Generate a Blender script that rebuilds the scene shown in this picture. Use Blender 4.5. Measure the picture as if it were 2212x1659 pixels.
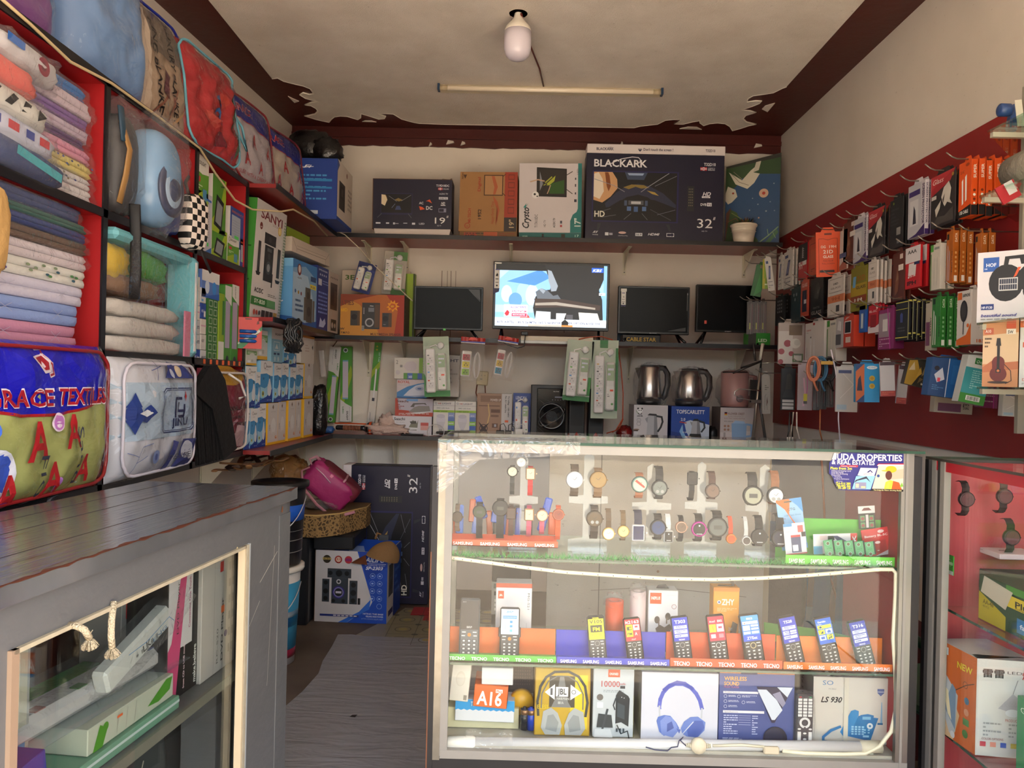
import bpy,bmesh,math,random
from mathutils import Vector,Matrix,noise
from mathutils.geometry import tessellate_polygon
from math import sin,cos,pi,radians as rad
S = bpy.context.scene
COL = S.collection
for _o in list(bpy.data.objects): bpy.data.objects.remove(_o)
# ---------------------------------------------------------------- camera, sky, sun, exposure
FP = 1661.0; ROLL = .024; CAMZ = 1.31
_y = Vector((14,1.5,-FP)).normalized()
_x = Vector((1,-ROLL,0)); _x = (_x - _y*_x.dot(_y)).normalized()
_z = _x.cross(_y)
CR = Matrix((_x,_y,_z))                      # camera axes -> world axes
CAMP = Vector((0,0,CAMZ))
cd = bpy.data.cameras.new('camera'); cam = bpy.data.objects.new('camera',cd); COL.objects.link(cam)
cd.sensor_width = 36; cd.lens = FP/2212*36; cd.clip_start = .02; cd.clip_end = 200
cam.matrix_world = Matrix.Translation(CAMP) @ CR.to_4x4()
S.camera = cam
W = bpy.data.worlds.new('sky'); S.world = W; W.use_nodes = True
wn = W.node_tree.nodes; wl = W.node_tree.links
sky = wn.new('ShaderNodeTexSky'); sky.sky_type = 'NISHITA'; sky.sun_disc = False
sky.sun_elevation = rad(48); sky.sun_rotation = rad(150); sky.dust_density = 3; sky.air_density = 1.2
wl.new(sky.outputs[0],wn['Background'].inputs[0]); wn['Background'].inputs[1].default_value = .56
sd = bpy.data.lights.new('sun','SUN'); sd.energy = 16; sd.color = (1,.95,.88); sd.angle = rad(1)
sun = bpy.data.objects.new('sun',sd); COL.objects.link(sun)
sun.rotation_euler = (rad(42),0,rad(-28))
VS = S.view_settings; VS.view_transform = 'Standard'; VS.look = 'None'; VS.gamma = 1; VS.exposure = .93
VS.use_curve_mapping = False
S.cycles.max_bounces = 12; S.cycles.diffuse_bounces = 5; S.cycles.glossy_bounces = 4
S.cycles.transmission_bounces = 6; S.cycles.transparent_max_bounces = 24
S.cycles.caustics_reflective = False; S.cycles.caustics_refractive = False
S.cycles.sample_clamp_indirect = 6

# ---------------------------------------------------------------- pixels of the photograph -> points of the room
def at(px,py,**k):
    d = CR @ Vector((px-1106,829.5-py,-FP))
    (a,v),= k.items(); i = 'xyz'.index(a)
    return CAMP + d*((v-CAMP[i])/d[i])

# ---------------------------------------------------------------- materials
MATS = {}
def lin(h):
    h = h.lstrip('#')
    if len(h) == 3: h = ''.join(c*2 for c in h)
    c = [int(h[i:i+2],16)/255 for i in (0,2,4)]
    return tuple((x/12.92 if x <= .04045 else ((x+.055)/1.055)**2.4) for x in c) + (1,)
def M(h,r=.5,met=0,nz=.06,ns=9.,bump=0,spec=.5,coat=0,emit=0,al=1,bs=60.):
    """plain procedural paint, card, metal or cloth: one colour, a little mottled by noise"""
    k = (h,r,met,nz,ns,bump,spec,coat,emit,al,bs)
    if k in MATS: return MATS[k]
    m = bpy.data.materials.new('paint_'+h.strip('#')); m.use_nodes = True; MATS[k] = m
    n = m.node_tree.nodes; l = m.node_tree.links; p = n['Principled BSDF']
    c = lin(h)
    p.inputs['Roughness'].default_value = r; p.inputs['Metallic'].default_value = met
    p.inputs['Specular IOR Level'].default_value = spec; p.inputs['Coat Weight'].default_value = coat
    t = n.new('ShaderNodeTexNoise'); t.inputs['Scale'].default_value = ns; t.inputs['Detail'].default_value = 3
    g = n.new('ShaderNodeTexCoord'); l.new(g.outputs['Object'],t.inputs['Vector'])
    mx = n.new('ShaderNodeMix'); mx.data_type = 'RGBA'
    mx.inputs['A'].default_value = tuple(x*(1-nz) for x in c[:3])+(1,); mx.inputs['B'].default_value = tuple(min(1,x*(1+nz)) for x in c[:3])+(1,)
    l.new(t.outputs['Fac'],mx.inputs['Factor']); l.new(mx.outputs['Result'],p.inputs['Base Color'])
    if emit:
        l.new(mx.outputs['Result'],p.inputs['Emission Color']); p.inputs['Emission Strength'].default_value = emit
    if al < 1: p.inputs['Alpha'].default_value = al
    if bump:
        t2 = n.new('ShaderNodeTexNoise'); t2.inputs['Scale'].default_value = bs; t2.inputs['Detail'].default_value = 3; l.new(g.outputs['Object'],t2.inputs['Vector'])
        b = n.new('ShaderNodeBump'); b.inputs['Strength'].default_value = bump; b.inputs['Distance'].default_value = .01
        l.new(t2.outputs['Fac'],b.inputs['Height']); l.new(b.outputs['Normal'],p.inputs['Normal'])
    return m
def clear(name,tint='ffffff',ior=1.45,r=.02,bump=0,bs=18.,haze=0,hazec='ffffff',k=1.):
    """clear sheet (glass pane, plastic film): see-through with a reflection that grows at grazing angles"""
    key = (name,tint,ior,r,bump,bs,haze,k)
    if key in MATS: return MATS[key]
    m = bpy.data.materials.new(name); m.use_nodes = True; MATS[key] = m
    n = m.node_tree.nodes; l = m.node_tree.links; n.remove(n['Principled BSDF']); out = n['Material Output']
    tr = n.new('ShaderNodeBsdfTransparent'); tr.inputs[0].default_value = lin(tint)
    gl = n.new('ShaderNodeBsdfGlossy'); gl.inputs['Roughness'].default_value = r; gl.inputs[0].default_value = (1,1,1,1)
    fr = n.new('ShaderNodeFresnel'); ge = n.new('ShaderNodeNewGeometry'); mr = n.new('ShaderNodeMapRange')     # same reflection from either side of the sheet
    mr.inputs['To Min'].default_value = ior; mr.inputs['To Max'].default_value = 1/ior; l.new(ge.outputs['Backfacing'],mr.inputs['Value']); l.new(mr.outputs[0],fr.inputs[0])
    mm = n.new('ShaderNodeMath'); mm.operation = 'MULTIPLY'; mm.inputs[1].default_value = k; mm.use_clamp = True; l.new(fr.outputs[0],mm.inputs[0])
    if bump:
        g = n.new('ShaderNodeTexCoord'); t2 = n.new('ShaderNodeTexNoise'); t2.inputs['Scale'].default_value = bs; t2.inputs['Detail'].default_value = 2; t2.inputs['Distortion'].default_value = 1.5
        l.new(g.outputs['Object'],t2.inputs['Vector']); b = n.new('ShaderNodeBump'); b.inputs['Strength'].default_value = bump; b.inputs['Distance'].default_value = .05
        l.new(t2.outputs['Fac'],b.inputs['Height']); l.new(b.outputs['Normal'],gl.inputs['Normal']); l.new(b.outputs['Normal'],fr.inputs['Normal'])
    mx = n.new('ShaderNodeMixShader'); l.new(mm.outputs[0],mx.inputs[0]); l.new(gl.outputs[0],mx.inputs[2])
    if haze:
        df = n.new('ShaderNodeBsdfDiffuse'); df.inputs[0].default_value = lin(hazec)
        m2 = n.new('ShaderNodeMixShader'); m2.inputs[0].default_value = haze; l.new(tr.outputs[0],m2.inputs[1]); l.new(df.outputs[0],m2.inputs[2]); l.new(m2.outputs[0],mx.inputs[1])
    else: l.new(tr.outputs[0],mx.inputs[1])
    l.new(mx.outputs[0],out.inputs[0])
    return m
def nodemat(name):
    m = bpy.data.materials.new(name); m.use_nodes = True
    return m,m.node_tree.nodes,m.node_tree.links,m.node_tree.nodes['Principled BSDF']

# ---------------------------------------------------------------- text outlines (2D, cached)
TXT = {}
def glyphs(s,bold=0,ital=0):
    k = (s,bold,ital)
    if k in TXT: return TXT[k]
    c = bpy.data.curves.new('t','FONT'); c.body = s; c.size = 1; c.resolution_u = 2; c.fill_mode = 'FRONT'
    c.offset = .022*bold; c.shear = .3*ital
    o = bpy.data.objects.new('t',c); me = o.to_mesh()
    vs = [(v.co.x,v.co.y) for v in me.vertices]; fs = [tuple(p.vertices) for p in me.polygons]
    o.to_mesh_clear(); bpy.data.objects.remove(o); bpy.data.curves.remove(c)
    if vs:
        a = min(v[0] for v in vs); b = max(v[0] for v in vs); d = min(v[1] for v in vs); e = max(v[1] for v in vs)
    else: a = d = 0; b = e = 1
    TXT[k] = (vs,fs,a,b,d,e)
    return TXT[k]

# ---------------------------------------------------------------- mesh builder
def TR(x=0,y=0,z=0): return Matrix.Translation((x,y,z))
def RZ(a): return Matrix.Rotation(rad(a),4,'Z')
def RX(a): return Matrix.Rotation(rad(a),4,'X')
def RY(a): return Matrix.Rotation(rad(a),4,'Y')
class G:
    def __init__(s): s.v = []; s.f = []; s.m = []; s.mats = []; s.sm = []
    def mi(s,m):
        if isinstance(m,str): m = M(m)
        if m not in s.mats: s.mats.append(m)
        return s.mats.index(m)
    def add(s,vs,fs,m,T=None,sm=False):
        b = len(s.v); i = s.mi(m)
        for v in vs:
            v = Vector(v); s.v.append(T @ v if T is not None else v)
        for f in fs: s.f.append(tuple(b+j for j in f)); s.m.append(i); s.sm.append(sm)
        return s
    def box(s,x0,y0,z0,x1,y1,z1,m,T=None,bev=0):
        if x1 < x0: x0,x1 = x1,x0
        if y1 < y0: y0,y1 = y1,y0
        if z1 < z0: z0,z1 = z1,z0
        if bev <= 0:
            vs = [(x,y,z) for z in (z0,z1) for y in (y0,y1) for x in (x0,x1)]
            return s.add(vs,[(0,2,3,1),(4,5,7,6),(0,1,5,4),(2,6,7,3),(0,4,6,2),(1,3,7,5)],m,T)
        bev = min(bev,(x1-x0)*.49,(y1-y0)*.49,(z1-z0)*.49)
        vs = []; idx = {}
        for i,x in enumerate((x0,x1)):
            for j,y in enumerate((y0,y1)):
                for k,z in enumerate((z0,z1)):
                    ix,iy,iz = (bev,-bev)[i],(bev,-bev)[j],(bev,-bev)[k]
                    for a in range(3):
                        idx[i,j,k,a] = len(vs)
                        vs.append((x+(ix if a != 0 else 0),y+(iy if a != 1 else 0),z+(iz if a != 2 else 0)))
        fs = []
        for a in range(3):
            for e in (0,1):
                o = [(0,0),(1,0),(1,1),(0,1)]; q = []
                for (p,r) in o:
                    c = [0,0,0]; c[a] = e; c[(a+1) % 3] = p; c[(a+2) % 3] = r; q.append(idx[c[0],c[1],c[2],a])
                fs.append(tuple(q if e else q[::-1]))
        for a in range(3):
            for p in (0,1):
                for r in (0,1):
                    c0 = [0,0,0]; c0[(a+1) % 3] = p; c0[(a+2) % 3] = r; c1 = c0[:]; c1[a] = 1
                    b,d = (a+1) % 3,(a+2) % 3
                    fs.append((idx[c0[0],c0[1],c0[2],b],idx[c1[0],c1[1],c1[2],b],idx[c1[0],c1[1],c1[2],d],idx[c0[0],c0[1],c0[2],d]))
        for i in (0,1):
            for j in (0,1):
                for k in (0,1): fs.append(tuple(idx[i,j,k,a] for a in range(3)))
        return s.add(vs,fs,m,T)
    def prism(s,pts,y0,y1,m,T=None):
        """outline in x,z pushed through y"""
        n = len(pts); vs = [(x,y0,z) for x,z in pts]+[(x,y1,z) for x,z in pts]
        return s.add(vs,[tuple(range(n)),tuple(range(2*n-1,n-1,-1))]+[(i,i+n,(i+1) % n+n,(i+1) % n) for i in range(n)],m,T)
    def slab(s,pts,z0,z1,m,T=None):
        n = len(pts); vs = [(x,y,z0) for x,y in pts]+[(x,y,z1) for x,y in pts]
        return s.add(vs,[tuple(range(n-1,-1,-1)),tuple(range(n,2*n))]+[(i,(i+1) % n,(i+1) % n+n,i+n) for i in range(n)],m,T)
    def lathe(s,prof,m,T=None,n=24,sx=1,sy=1,sm=True):
        vs = []; fs = []
        for r,z in prof:
            for i in range(n): vs.append((r*cos(2*pi*i/n)*sx,r*sin(2*pi*i/n)*sy,z))
        for j in range(len(prof)-1):
            for i in range(n): fs.append((j*n+i,j*n+(i+1) % n,(j+1)*n+(i+1) % n,(j+1)*n+i))
        if prof[0][0] > 1e-5: fs.append(tuple(range(n-1,-1,-1)))
        if prof[-1][0] > 1e-5: fs.append(tuple(range((len(prof)-1)*n,len(prof)*n)))
        return s.add(vs,fs,m,T,sm)
    def cyl(s,r,z0,z1,m,T=None,n=20): return s.lathe([(r,z0),(r,z1)],m,T,n,sm=n > 8)
    def tube(s,path,r,m,T=None,n=8,flat=1,close=False):
        P = [Vector(p) for p in path]; vs = []; fs = []; k = len(P); R = r if callable(r) else (lambda t: r)
        up = None
        for i,p in enumerate(P):
            t = (P[(i+1) % k if close else min(i+1,k-1)]-P[(i-1) if (close or i) else 0]).normalized()
            if up is None:
                up = Vector((0,0,1)) if abs(t.z) < .9 else Vector((0,1,0))
            a = t.cross(up)
            if a.length < 1e-6: a = t.cross(Vector((1,.3,0)))
            a.normalize(); b = a.cross(t).normalized(); up = b
            q = R(i/max(1,k-1))
            for j in range(n): vs.append(p+a*(cos(2*pi*j/n)*q)+b*(sin(2*pi*j/n)*q*flat))
        for i in range(k if close else k-1):
            for j in range(n):
                i2 = (i+1) % k; fs.append((i*n+j,i*n+(j+1) % n,i2*n+(j+1) % n,i2*n+j))
        if not close: fs += [tuple(range(n-1,-1,-1)),tuple(range((k-1)*n,k*n))]
        return s.add(vs,fs,m,T,True)
    def grid(s,fn,nu,nv,m,T=None,sm=True,closed=False):
        vs = [fn(i/nu,j/nv) for j in range(nv+1) for i in range(nu+1)]
        fs = [(j*(nu+1)+i,j*(nu+1)+i+1,(j+1)*(nu+1)+i+1,(j+1)*(nu+1)+i) for j in range(nv) for i in range(nu)]
        return s.add(vs,fs,m,T,sm)
    def blob(s,cx,cy,cz,rx,ry,rz,m,T=None,e=.5,nz=0,ns=6,seed=0,nu=20,nv=12,amp=None):
        """superellipsoid, lumpy by noise: sacks, pillows, folded cloth"""
        def sg(v,p): return math.copysign(abs(v)**p,v)
        vs = []; fs = []
        for j in range(nv+1):
            ph = -pi/2+pi*j/nv
            for i in range(nu):
                th = 2*pi*i/nu
                d = Vector((sg(cos(ph),e)*sg(cos(th),e),sg(cos(ph),e)*sg(sin(th),e),sg(sin(ph),e)))
                k = 1+nz*noise.noise(d*ns*.5+Vector((seed*7.1,seed*3.3,seed)))+(nz*.6*noise.noise(d*ns+Vector((seed,0,seed*5))) if nz else 0)
                vs.append((cx+rx*d.x*k,cy+ry*d.y*k,cz+rz*d.z*k))
        for j in range(nv):
            for i in range(nu): fs.append((j*nu+i,j*nu+(i+1) % nu,(j+1)*nu+(i+1) % nu,(j+1)*nu+i))
        return s.add(vs,fs,m,T,True)
    def art(s,dsl,w,h,T,off=.0005,dl=.00012,warp=None,rough=.45,mk=None,emit=0):
        """printed graphics on a face: dsl in fractions of the face; T maps (u, 0, v) metres, front is -y"""
        lay = [off]
        asp = w/h
        def put(pts,fs,c):
            if warp and len(pts) and not getattr(put,'raw',0):
                out = []; fo = []
                st = []
                for f in fs:
                    if len(f) > 3:
                        q = [Vector((pts[i][0],pts[i][1],0)) for i in f]
                        for tr in tessellate_polygon([q]): st.append([(q[i].x,q[i].y) for i in tr])
                    else: st.append([pts[i] for i in f])
                while st:
                    a_,b_,c_ = st.pop()
                    L = [math.hypot(a_[0]-b_[0],a_[1]-b_[1]),math.hypot(b_[0]-c_[0],b_[1]-c_[1]),math.hypot(c_[0]-a_[0],c_[1]-a_[1])]
                    m_ = max(L)
                    if m_ > .07:
                        i = L.index(m_)
                        if i == 1: a_,b_,c_ = b_,c_,a_
                        elif i == 2: a_,b_,c_ = c_,a_,b_
                        md = ((a_[0]+b_[0])/2,(a_[1]+b_[1])/2); st.append([a_,md,c_]); st.append([md,b_,c_])
                    else: k_ = len(out); out += [a_,b_,c_]; fo.append((k_,k_+1,k_+2))
                pts,fs = out,fo
            if mk: mt = mk(c)
            else: mt = M(c,rough,emit=emit)
            y = -lay[0]
            if warp: vs = [(u*w,warp(u,v)+y,v*h) for u,v in pts]
            else: vs = [(u*w,y,v*h) for u,v in pts]
            s.add(vs,fs,mt,T)
        def gridrect(x0,y0,x1,y1,c):
            put([(x0,y0),(x1,y0),(x1,y1),(x0,y1)],[(0,1,2,3)],c); return
        def line(t,c,P):
            for a,b in zip(P,P[1:]):
                dx,dy = (b[0]-a[0])*w,(b[1]-a[1])*h; L = math.hypot(dx,dy)
                if L < 1e-9: continue
                nx,ny = -dy/L*t/2,dx/L*t/2*asp
                ex,ey = dx/L*t/2*.6,dy/L*t/2*asp*.6
                lay[0] += .00002
                put([(a[0]-ex+nx,a[1]-ey+ny),(a[0]-ex-nx,a[1]-ey-ny),(b[0]+ex-nx,b[1]+ey-ny),(b[0]+ex+nx,b[1]+ey+ny)],[(0,1,2,3)],c)
        for cmd in dsl.replace('\n',';').split(';'):
            cmd = cmd.strip()
            if not cmd: continue
            a = cmd.split(' '); k = a[0]
            if k[0] == 'T':
                x,y,sz,fw = map(float,a[1:5]); c = a[5]; tx = ' '.join(a[6:])
                vs,fs,x0,x1,y0,y1 = glyphs(tx,'b' in k,'i' in k)
                H = sz*h/.73; sx = H
                if fw:
                    sx = fw*(h if ('u' in k or 'd' in k) else w)/max(x1-x0,1e-3)
                ox = x0*sx if 'c' not in k else (x0+x1)/2*sx
                if 'u' in k or 'd' in k: H = sz*w/.73; sx = sx if fw else H; ox = x0*sx if 'c' not in k else (x0+x1)/2*sx
                P = []
                for p,q in vs:
                    p = p*sx-ox; q = q*H
                    if 'u' in k: p,q = -q,p
                    elif 'd' in k: p,q = q,-p
                    P.append((x+p/w,y+q/h))
                put(P,fs,c)
            elif k == 'R': gridrect(*map(float,a[1:5]),a[5])
            elif k in ('C','E'):
                x,y,r = map(float,a[1:4]); r2 = r*asp if k == 'C' else float(a[4]); c = a[4] if k == 'C' else a[5]
                n = 20; put([(x+r*cos(2*pi*i/n),y+r2*sin(2*pi*i/n)) for i in range(n)],[tuple(range(n))],c)
            elif k == 'O':
                x,y,r,t = map(float,a[1:5]); n = 24
                P = [(x+q*cos(2*pi*i/n),y+q*asp*sin(2*pi*i/n)) for q in (r,r-t) for i in range(n)]
                put(P,[(i,(i+1) % n,n+(i+1) % n,n+i) for i in range(n)],a[5])
            elif k == 'P':
                q = list(map(float,a[2:])); P = list(zip(q[::2],q[1::2])); put(P,[tuple(range(len(P)))],a[1])
            elif k == 'L':
                q = list(map(float,a[3:])); line(float(a[1]),a[2],list(zip(q[::2],q[1::2])))
            elif k == 'N':      # rows of small print as dashes
                x0,y0,x1,y1 = map(float,a[1:5]); n = int(a[5]); rr = random.Random(len(cmd)*7+n)
                for i in range(n):
                    yy = y1-(y1-y0)*(i+.5)/n; hh = (y1-y0)/n*.22; x = x0
                    while x < x1-.005:
                        e = min(x1,x+(x1-x0)*rr.uniform(.06,.22)); put([(x,yy-hh),(e,yy-hh),(e,yy+hh),(x,yy+hh)],[(0,1,2,3)],a[6]); x = e+(x1-x0)*.035
                        if rr.random() < .12: break
            elif k == 'K':      # bar code
                x0,y0,x1,y1 = map(float,a[1:5]); rr = random.Random(5); x = x0; ver = abs(x1-x0)*w >= abs(y1-y0)*h
                t = 0
                while t < 1:
                    e = min(1,t+rr.uniform(.012,.045))
                    if ver: put([(x0+(x1-x0)*t,y0),(x0+(x1-x0)*e,y0),(x0+(x1-x0)*e,y1),(x0+(x1-x0)*t,y1)],[(0,1,2,3)],a[5])
                    else: put([(x0,y0+(y1-y0)*t),(x1,y0+(y1-y0)*t),(x1,y0+(y1-y0)*e),(x0,y0+(y1-y0)*e)],[(0,1,2,3)],a[5])
                    t = e+rr.uniform(.015,.04)
            elif k == 'G':      # grid of small keys / icons
                x0,y0,x1,y1 = map(float,a[1:5]); nx,ny = int(a[5]),int(a[6]); f = float(a[7])
                for i in range(nx):
                    for j in range(ny):
                        dx,dy = (x1-x0)/nx,(y1-y0)/ny; u = x0+dx*(i+.5); v = y0+dy*(j+.5)
                        put([(u-dx*f/2,v-dy*f/2),(u+dx*f/2,v-dy*f/2),(u+dx*f/2,v+dy*f/2),(u-dx*f/2,v+dy*f/2)],[(0,1,2,3)],a[8])
            lay[0] += dl
        return s
    def build(s,name,parent=None,Mw=None,**props):
        me = bpy.data.meshes.new(name); me.from_pydata([tuple(v) for v in s.v],[],s.f)
        for m in s.mats: me.materials.append(m)
        me.polygons.foreach_set('material_index',s.m); me.polygons.foreach_set('use_smooth',s.sm); me.update()
        o = bpy.data.objects.new(name,me); COL.objects.link(o)
        if parent is not None: o.parent = parent
        if Mw is not None: o.matrix_world = Mw if parent is None else o.matrix_world;
        if Mw is not None and parent is not None: o.matrix_local = Mw
        for k,v in props.items(): o[k] = v
        return o
ART_F = lambda w,d,h: TR(-w/2,0,0)
def faceT(side,w,d,h):
    """(matrix, face width, face height) for the faces of a box standing on z=0 with its front at y=0"""
    if side == 'F': return TR(-w/2,0,0),w,h
    if side == 'L': return TR(-w/2,d,0) @ RZ(-90),d,h
    if side == 'R': return TR(w/2,0,0) @ RZ(90),d,h
    if side == 'T': return TR(-w/2,0,h) @ RX(-90),w,d
    if side == 'B': return TR(-w/2,d,0) @ RX(90),w,d
def tag(o,label,cat,group=None,kind=None):
    if label: o['label'] = label
    if cat: o['category'] = cat
    if group: o['group'] = group
    if kind: o['kind'] = kind
    return o
def empty(name,Mw,label,cat,group=None):
    o = bpy.data.objects.new(name,None); COL.objects.link(o); o.matrix_world = Mw; o.empty_display_size = .05
    return tag(o,label,cat,group)
def struct(g,name):
    o = g.build(name); o['kind'] = 'structure'; return o
def carton(name,label,cat,w,h,d,col,Mw,F='',L='',R='',T='',group=None,bev=.0015,rough=.5,extra=None,edge=None,parent=None,lid=None):
    """a printed cardboard box: front w x h, depth d, standing on z=0, front face at y=0 looking to -y"""
    g = G(); g.box(-w/2,0,0,w/2,d,h,M(col,rough),bev=bev)
    for sd,a in (('F',F),('L',L),('R',R),('T',T)):
        if a: t,a1,a2 = faceT(sd,w,d,h); g.art(a,a1,a2,t,rough=rough)
    if extra: extra(g)
    o = g.build(name,parent=parent,Mw=Mw)
    if label: tag(o,label,cat,group)
    return o
def copy_tree(o,parent=None):
    c = o.copy(); COL.objects.link(c)
    if parent is not None: c.parent = parent
    for ch in list(o.children):
        if ch.name in COL.objects: copy_tree(ch,c)
    return c
def frontM(px,py,Y,z=None,roll=0,yaw=0):
    """frame of a thing facing the shop front (-y) whose bottom centre shows at pixel px,py"""
    p = at(px,py,y=Y)
    if z is not None: p.z = z
    return TR(*p) @ RZ(yaw) @ RY(roll)
def pxw(px0,px1,Y): return abs(px1-px0)*Y/FP

# ================================================================ room
YB = 4.85; XR = 1.61; ZC = 2.9; XL = -1.213; XB = -1.40; XS = -1.087
def xleft(y): return -1.466-(4.85-y)*.075
def plaster(name,c1,c2,scl=3.,bump=.25,dirt=.5):
    m,n,l,p = nodemat(name)
    g = n.new('ShaderNodeTexCoord'); t = n.new('ShaderNodeTexNoise'); t.inputs['Scale'].default_value = scl; t.inputs['Detail'].default_value = 6; l.new(g.outputs['Object'],t.inputs['Vector'])
    r = n.new('ShaderNodeValToRGB'); r.color_ramp.elements[0].position = .3; r.color_ramp.elements[1].position = .75
    r.color_ramp.elements[0].color = lin(c2); r.color_ramp.elements[1].color = lin(c1); l.new(t.outputs['Fac'],r.inputs[0])
    mp = n.new('ShaderNodeMapping'); mp.inputs['Scale'].default_value = (9,9,30); mp.inputs['Rotation'].default_value = (0,0,.3); l.new(g.outputs['Object'],mp.inputs[0])
    t3 = n.new('ShaderNodeTexNoise'); t3.inputs['Scale'].default_value = 5; t3.inputs['Detail'].default_value = 8; l.new(mp.outputs[0],t3.inputs['Vector'])
    r3 = n.new('ShaderNodeValToRGB'); r3.color_ramp.elements[0].position = .25; r3.color_ramp.elements[0].color = (.25,.2,.16,1); r3.color_ramp.elements[1].position = .31; r3.color_ramp.elements[1].color = (1,1,1,1)
    l.new(t3.outputs['Fac'],r3.inputs[0])
    mx = n.new('ShaderNodeMix'); mx.data_type = 'RGBA'; mx.blend_type = 'MULTIPLY'; mx.inputs['Factor'].default_value = dirt
    l.new(r.outputs[0],mx.inputs['A']); l.new(r3.outputs[0],mx.inputs['B']); l.new(mx.outputs['Result'],p.inputs['Base Color'])
    p.inputs['Roughness'].default_value = .75
    t2 = n.new('ShaderNodeTexNoise'); t2.inputs['Scale'].default_value = 25; t2.inputs['Detail'].default_value = 6; l.new(mp.outputs[0],t2.inputs['Vector'])
    b = n.new('ShaderNodeBump'); b.inputs['Strength'].default_value = bump; b.inputs['Distance'].default_value = .012; l.new(t2.outputs['Fac'],b.inputs['Height']); l.new(b.outputs[0],p.inputs['Normal'])
    return m
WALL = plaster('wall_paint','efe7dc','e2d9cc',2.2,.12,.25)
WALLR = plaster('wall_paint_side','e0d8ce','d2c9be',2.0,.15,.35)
CEIL = plaster('ceiling_plaster','eee6dc','dcd2c6',5,.5,.3)
DRED = M('4a1009',.45,nz=.12,ns=4,bump=.15,bs=25)
g = G()
def concrete():
    m,n,l,p = nodemat('floor_concrete'); g = n.new('ShaderNodeTexCoord')
    t = n.new('ShaderNodeTexNoise'); t.inputs['Scale'].default_value = 2.2; t.inputs['Detail'].default_value = 8; l.new(g.outputs['Object'],t.inputs['Vector'])
    r = n.new('ShaderNodeValToRGB'); e = r.color_ramp.elements; e[0].position = .35; e[0].color = lin('4b4038'); e[1].position = .7; e[1].color = lin('6f6358'); l.new(t.outputs['Fac'],r.inputs[0]); l.new(r.outputs[0],p.inputs['Base Color'])
    p.inputs['Roughness'].default_value = .7; return m
g.box(-2.0,.3,-.1,1.8,YB+.1,0,concrete()); struct(g,'floor')
g = G(); g.box(-2,YB,-.1,1.8,YB+.12,ZC+.1,WALL)
g.art('L .0012 8a7d6c .395 .68 .395 .60 .394 .545;L .001 9a8d7c .404 .68 .404 .57;L .0012 8a7d6c .41 .68 .411 .56 .411 .50;L .001 9a8d7c .418 .68 .418 .6;L .0012 8a7d6c .60 .68 .60 .56;L .001 9a8d7c .622 .68 .622 .6;L .0012 8a7d6c .665 .68 .665 .54;C .3 .83 .0016 b8ab98;C .25 .36 .0015 8a7d6c;L .001 7a6c5c .27 .34 .275 .35',3.8,3.1,TR(-2,YB,-.1))
struct(g,'wall_back')
g = G(); g.slab([(xleft(YB),YB),(xleft(.3),.3),(xleft(.3)-.15,.3),(xleft(YB)-.15,YB)],-.1,ZC+.1,WALL); struct(g,'wall_left')
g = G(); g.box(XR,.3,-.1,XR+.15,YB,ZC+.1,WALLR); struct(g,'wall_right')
g = G(); g.box(-2.1,.15,ZC,XR+.15,YB+.1,ZC+.12,DRED); struct(g,'ceiling')
# dark red painted band on top of the back wall
g = G(); z1 = ZC; n = 60; rr = random.Random(3)
pts = [(xleft(YB)+.0,ZC)]+[(xleft(YB)+(XR-xleft(YB))*i/n,2.785+rr.uniform(-.004,.004)) for i in range(n+1)]+[(XR,ZC)]
g.prism(pts,YB-.012,YB,DRED)
g.prism([(xleft(YB),2.835),(XR,2.835),(XR,2.862),(xleft(YB),2.862)],YB-.022,YB-.01,DRED)
for x,w,z in ((-.49,.05,2.815),(-.40,.03,2.81),(-.60,.02,2.80),(.6,.02,2.83),(1.44,.05,2.835)):
    g.prism([(x,z-.015),(x+w,z-.004),(x+w*.9,z+.006),(x+.01,z+.012)],YB-.024,YB-.011,CEIL)
struct(g,'trim_1')
# plaster panel of the ceiling with its scalloped edge
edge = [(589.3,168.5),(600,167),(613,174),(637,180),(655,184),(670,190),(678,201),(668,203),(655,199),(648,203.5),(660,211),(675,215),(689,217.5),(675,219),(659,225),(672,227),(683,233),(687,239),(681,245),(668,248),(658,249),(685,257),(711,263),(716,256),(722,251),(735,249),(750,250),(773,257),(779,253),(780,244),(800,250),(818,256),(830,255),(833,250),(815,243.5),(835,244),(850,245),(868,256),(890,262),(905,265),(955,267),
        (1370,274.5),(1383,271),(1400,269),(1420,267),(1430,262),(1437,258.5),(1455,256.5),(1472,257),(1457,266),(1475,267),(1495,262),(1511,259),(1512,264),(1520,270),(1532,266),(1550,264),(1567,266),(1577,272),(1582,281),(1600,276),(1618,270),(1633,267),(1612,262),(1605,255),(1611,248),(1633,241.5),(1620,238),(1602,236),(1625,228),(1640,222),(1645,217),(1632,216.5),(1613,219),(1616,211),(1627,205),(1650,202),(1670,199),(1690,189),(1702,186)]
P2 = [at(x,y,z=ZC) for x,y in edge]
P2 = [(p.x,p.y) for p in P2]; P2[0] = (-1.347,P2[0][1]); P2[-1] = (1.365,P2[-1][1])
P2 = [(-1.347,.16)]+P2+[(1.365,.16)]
def slabT(g,pts,z0,z1,m,m2):
    g.add([(a,b,z0) for a,b in pts],[tuple(range(len(pts)))[::-1]],m)
    k = len(pts); g.add([(a,b,z0) for a,b in pts]+[(a,b,z1) for a,b in pts],[(i,(i+1) % k,(i+1) % k+k,i+k) for i in range(k)],m2)
g = G(); slabT(g,P2,ZC-.005,ZC,CEIL,M('efe4d4',.7)); g.tube([(x,y,ZC-.003) for x,y in P2[1:-1]],.0045,M('fbf2e4',.7),None,5)
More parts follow.
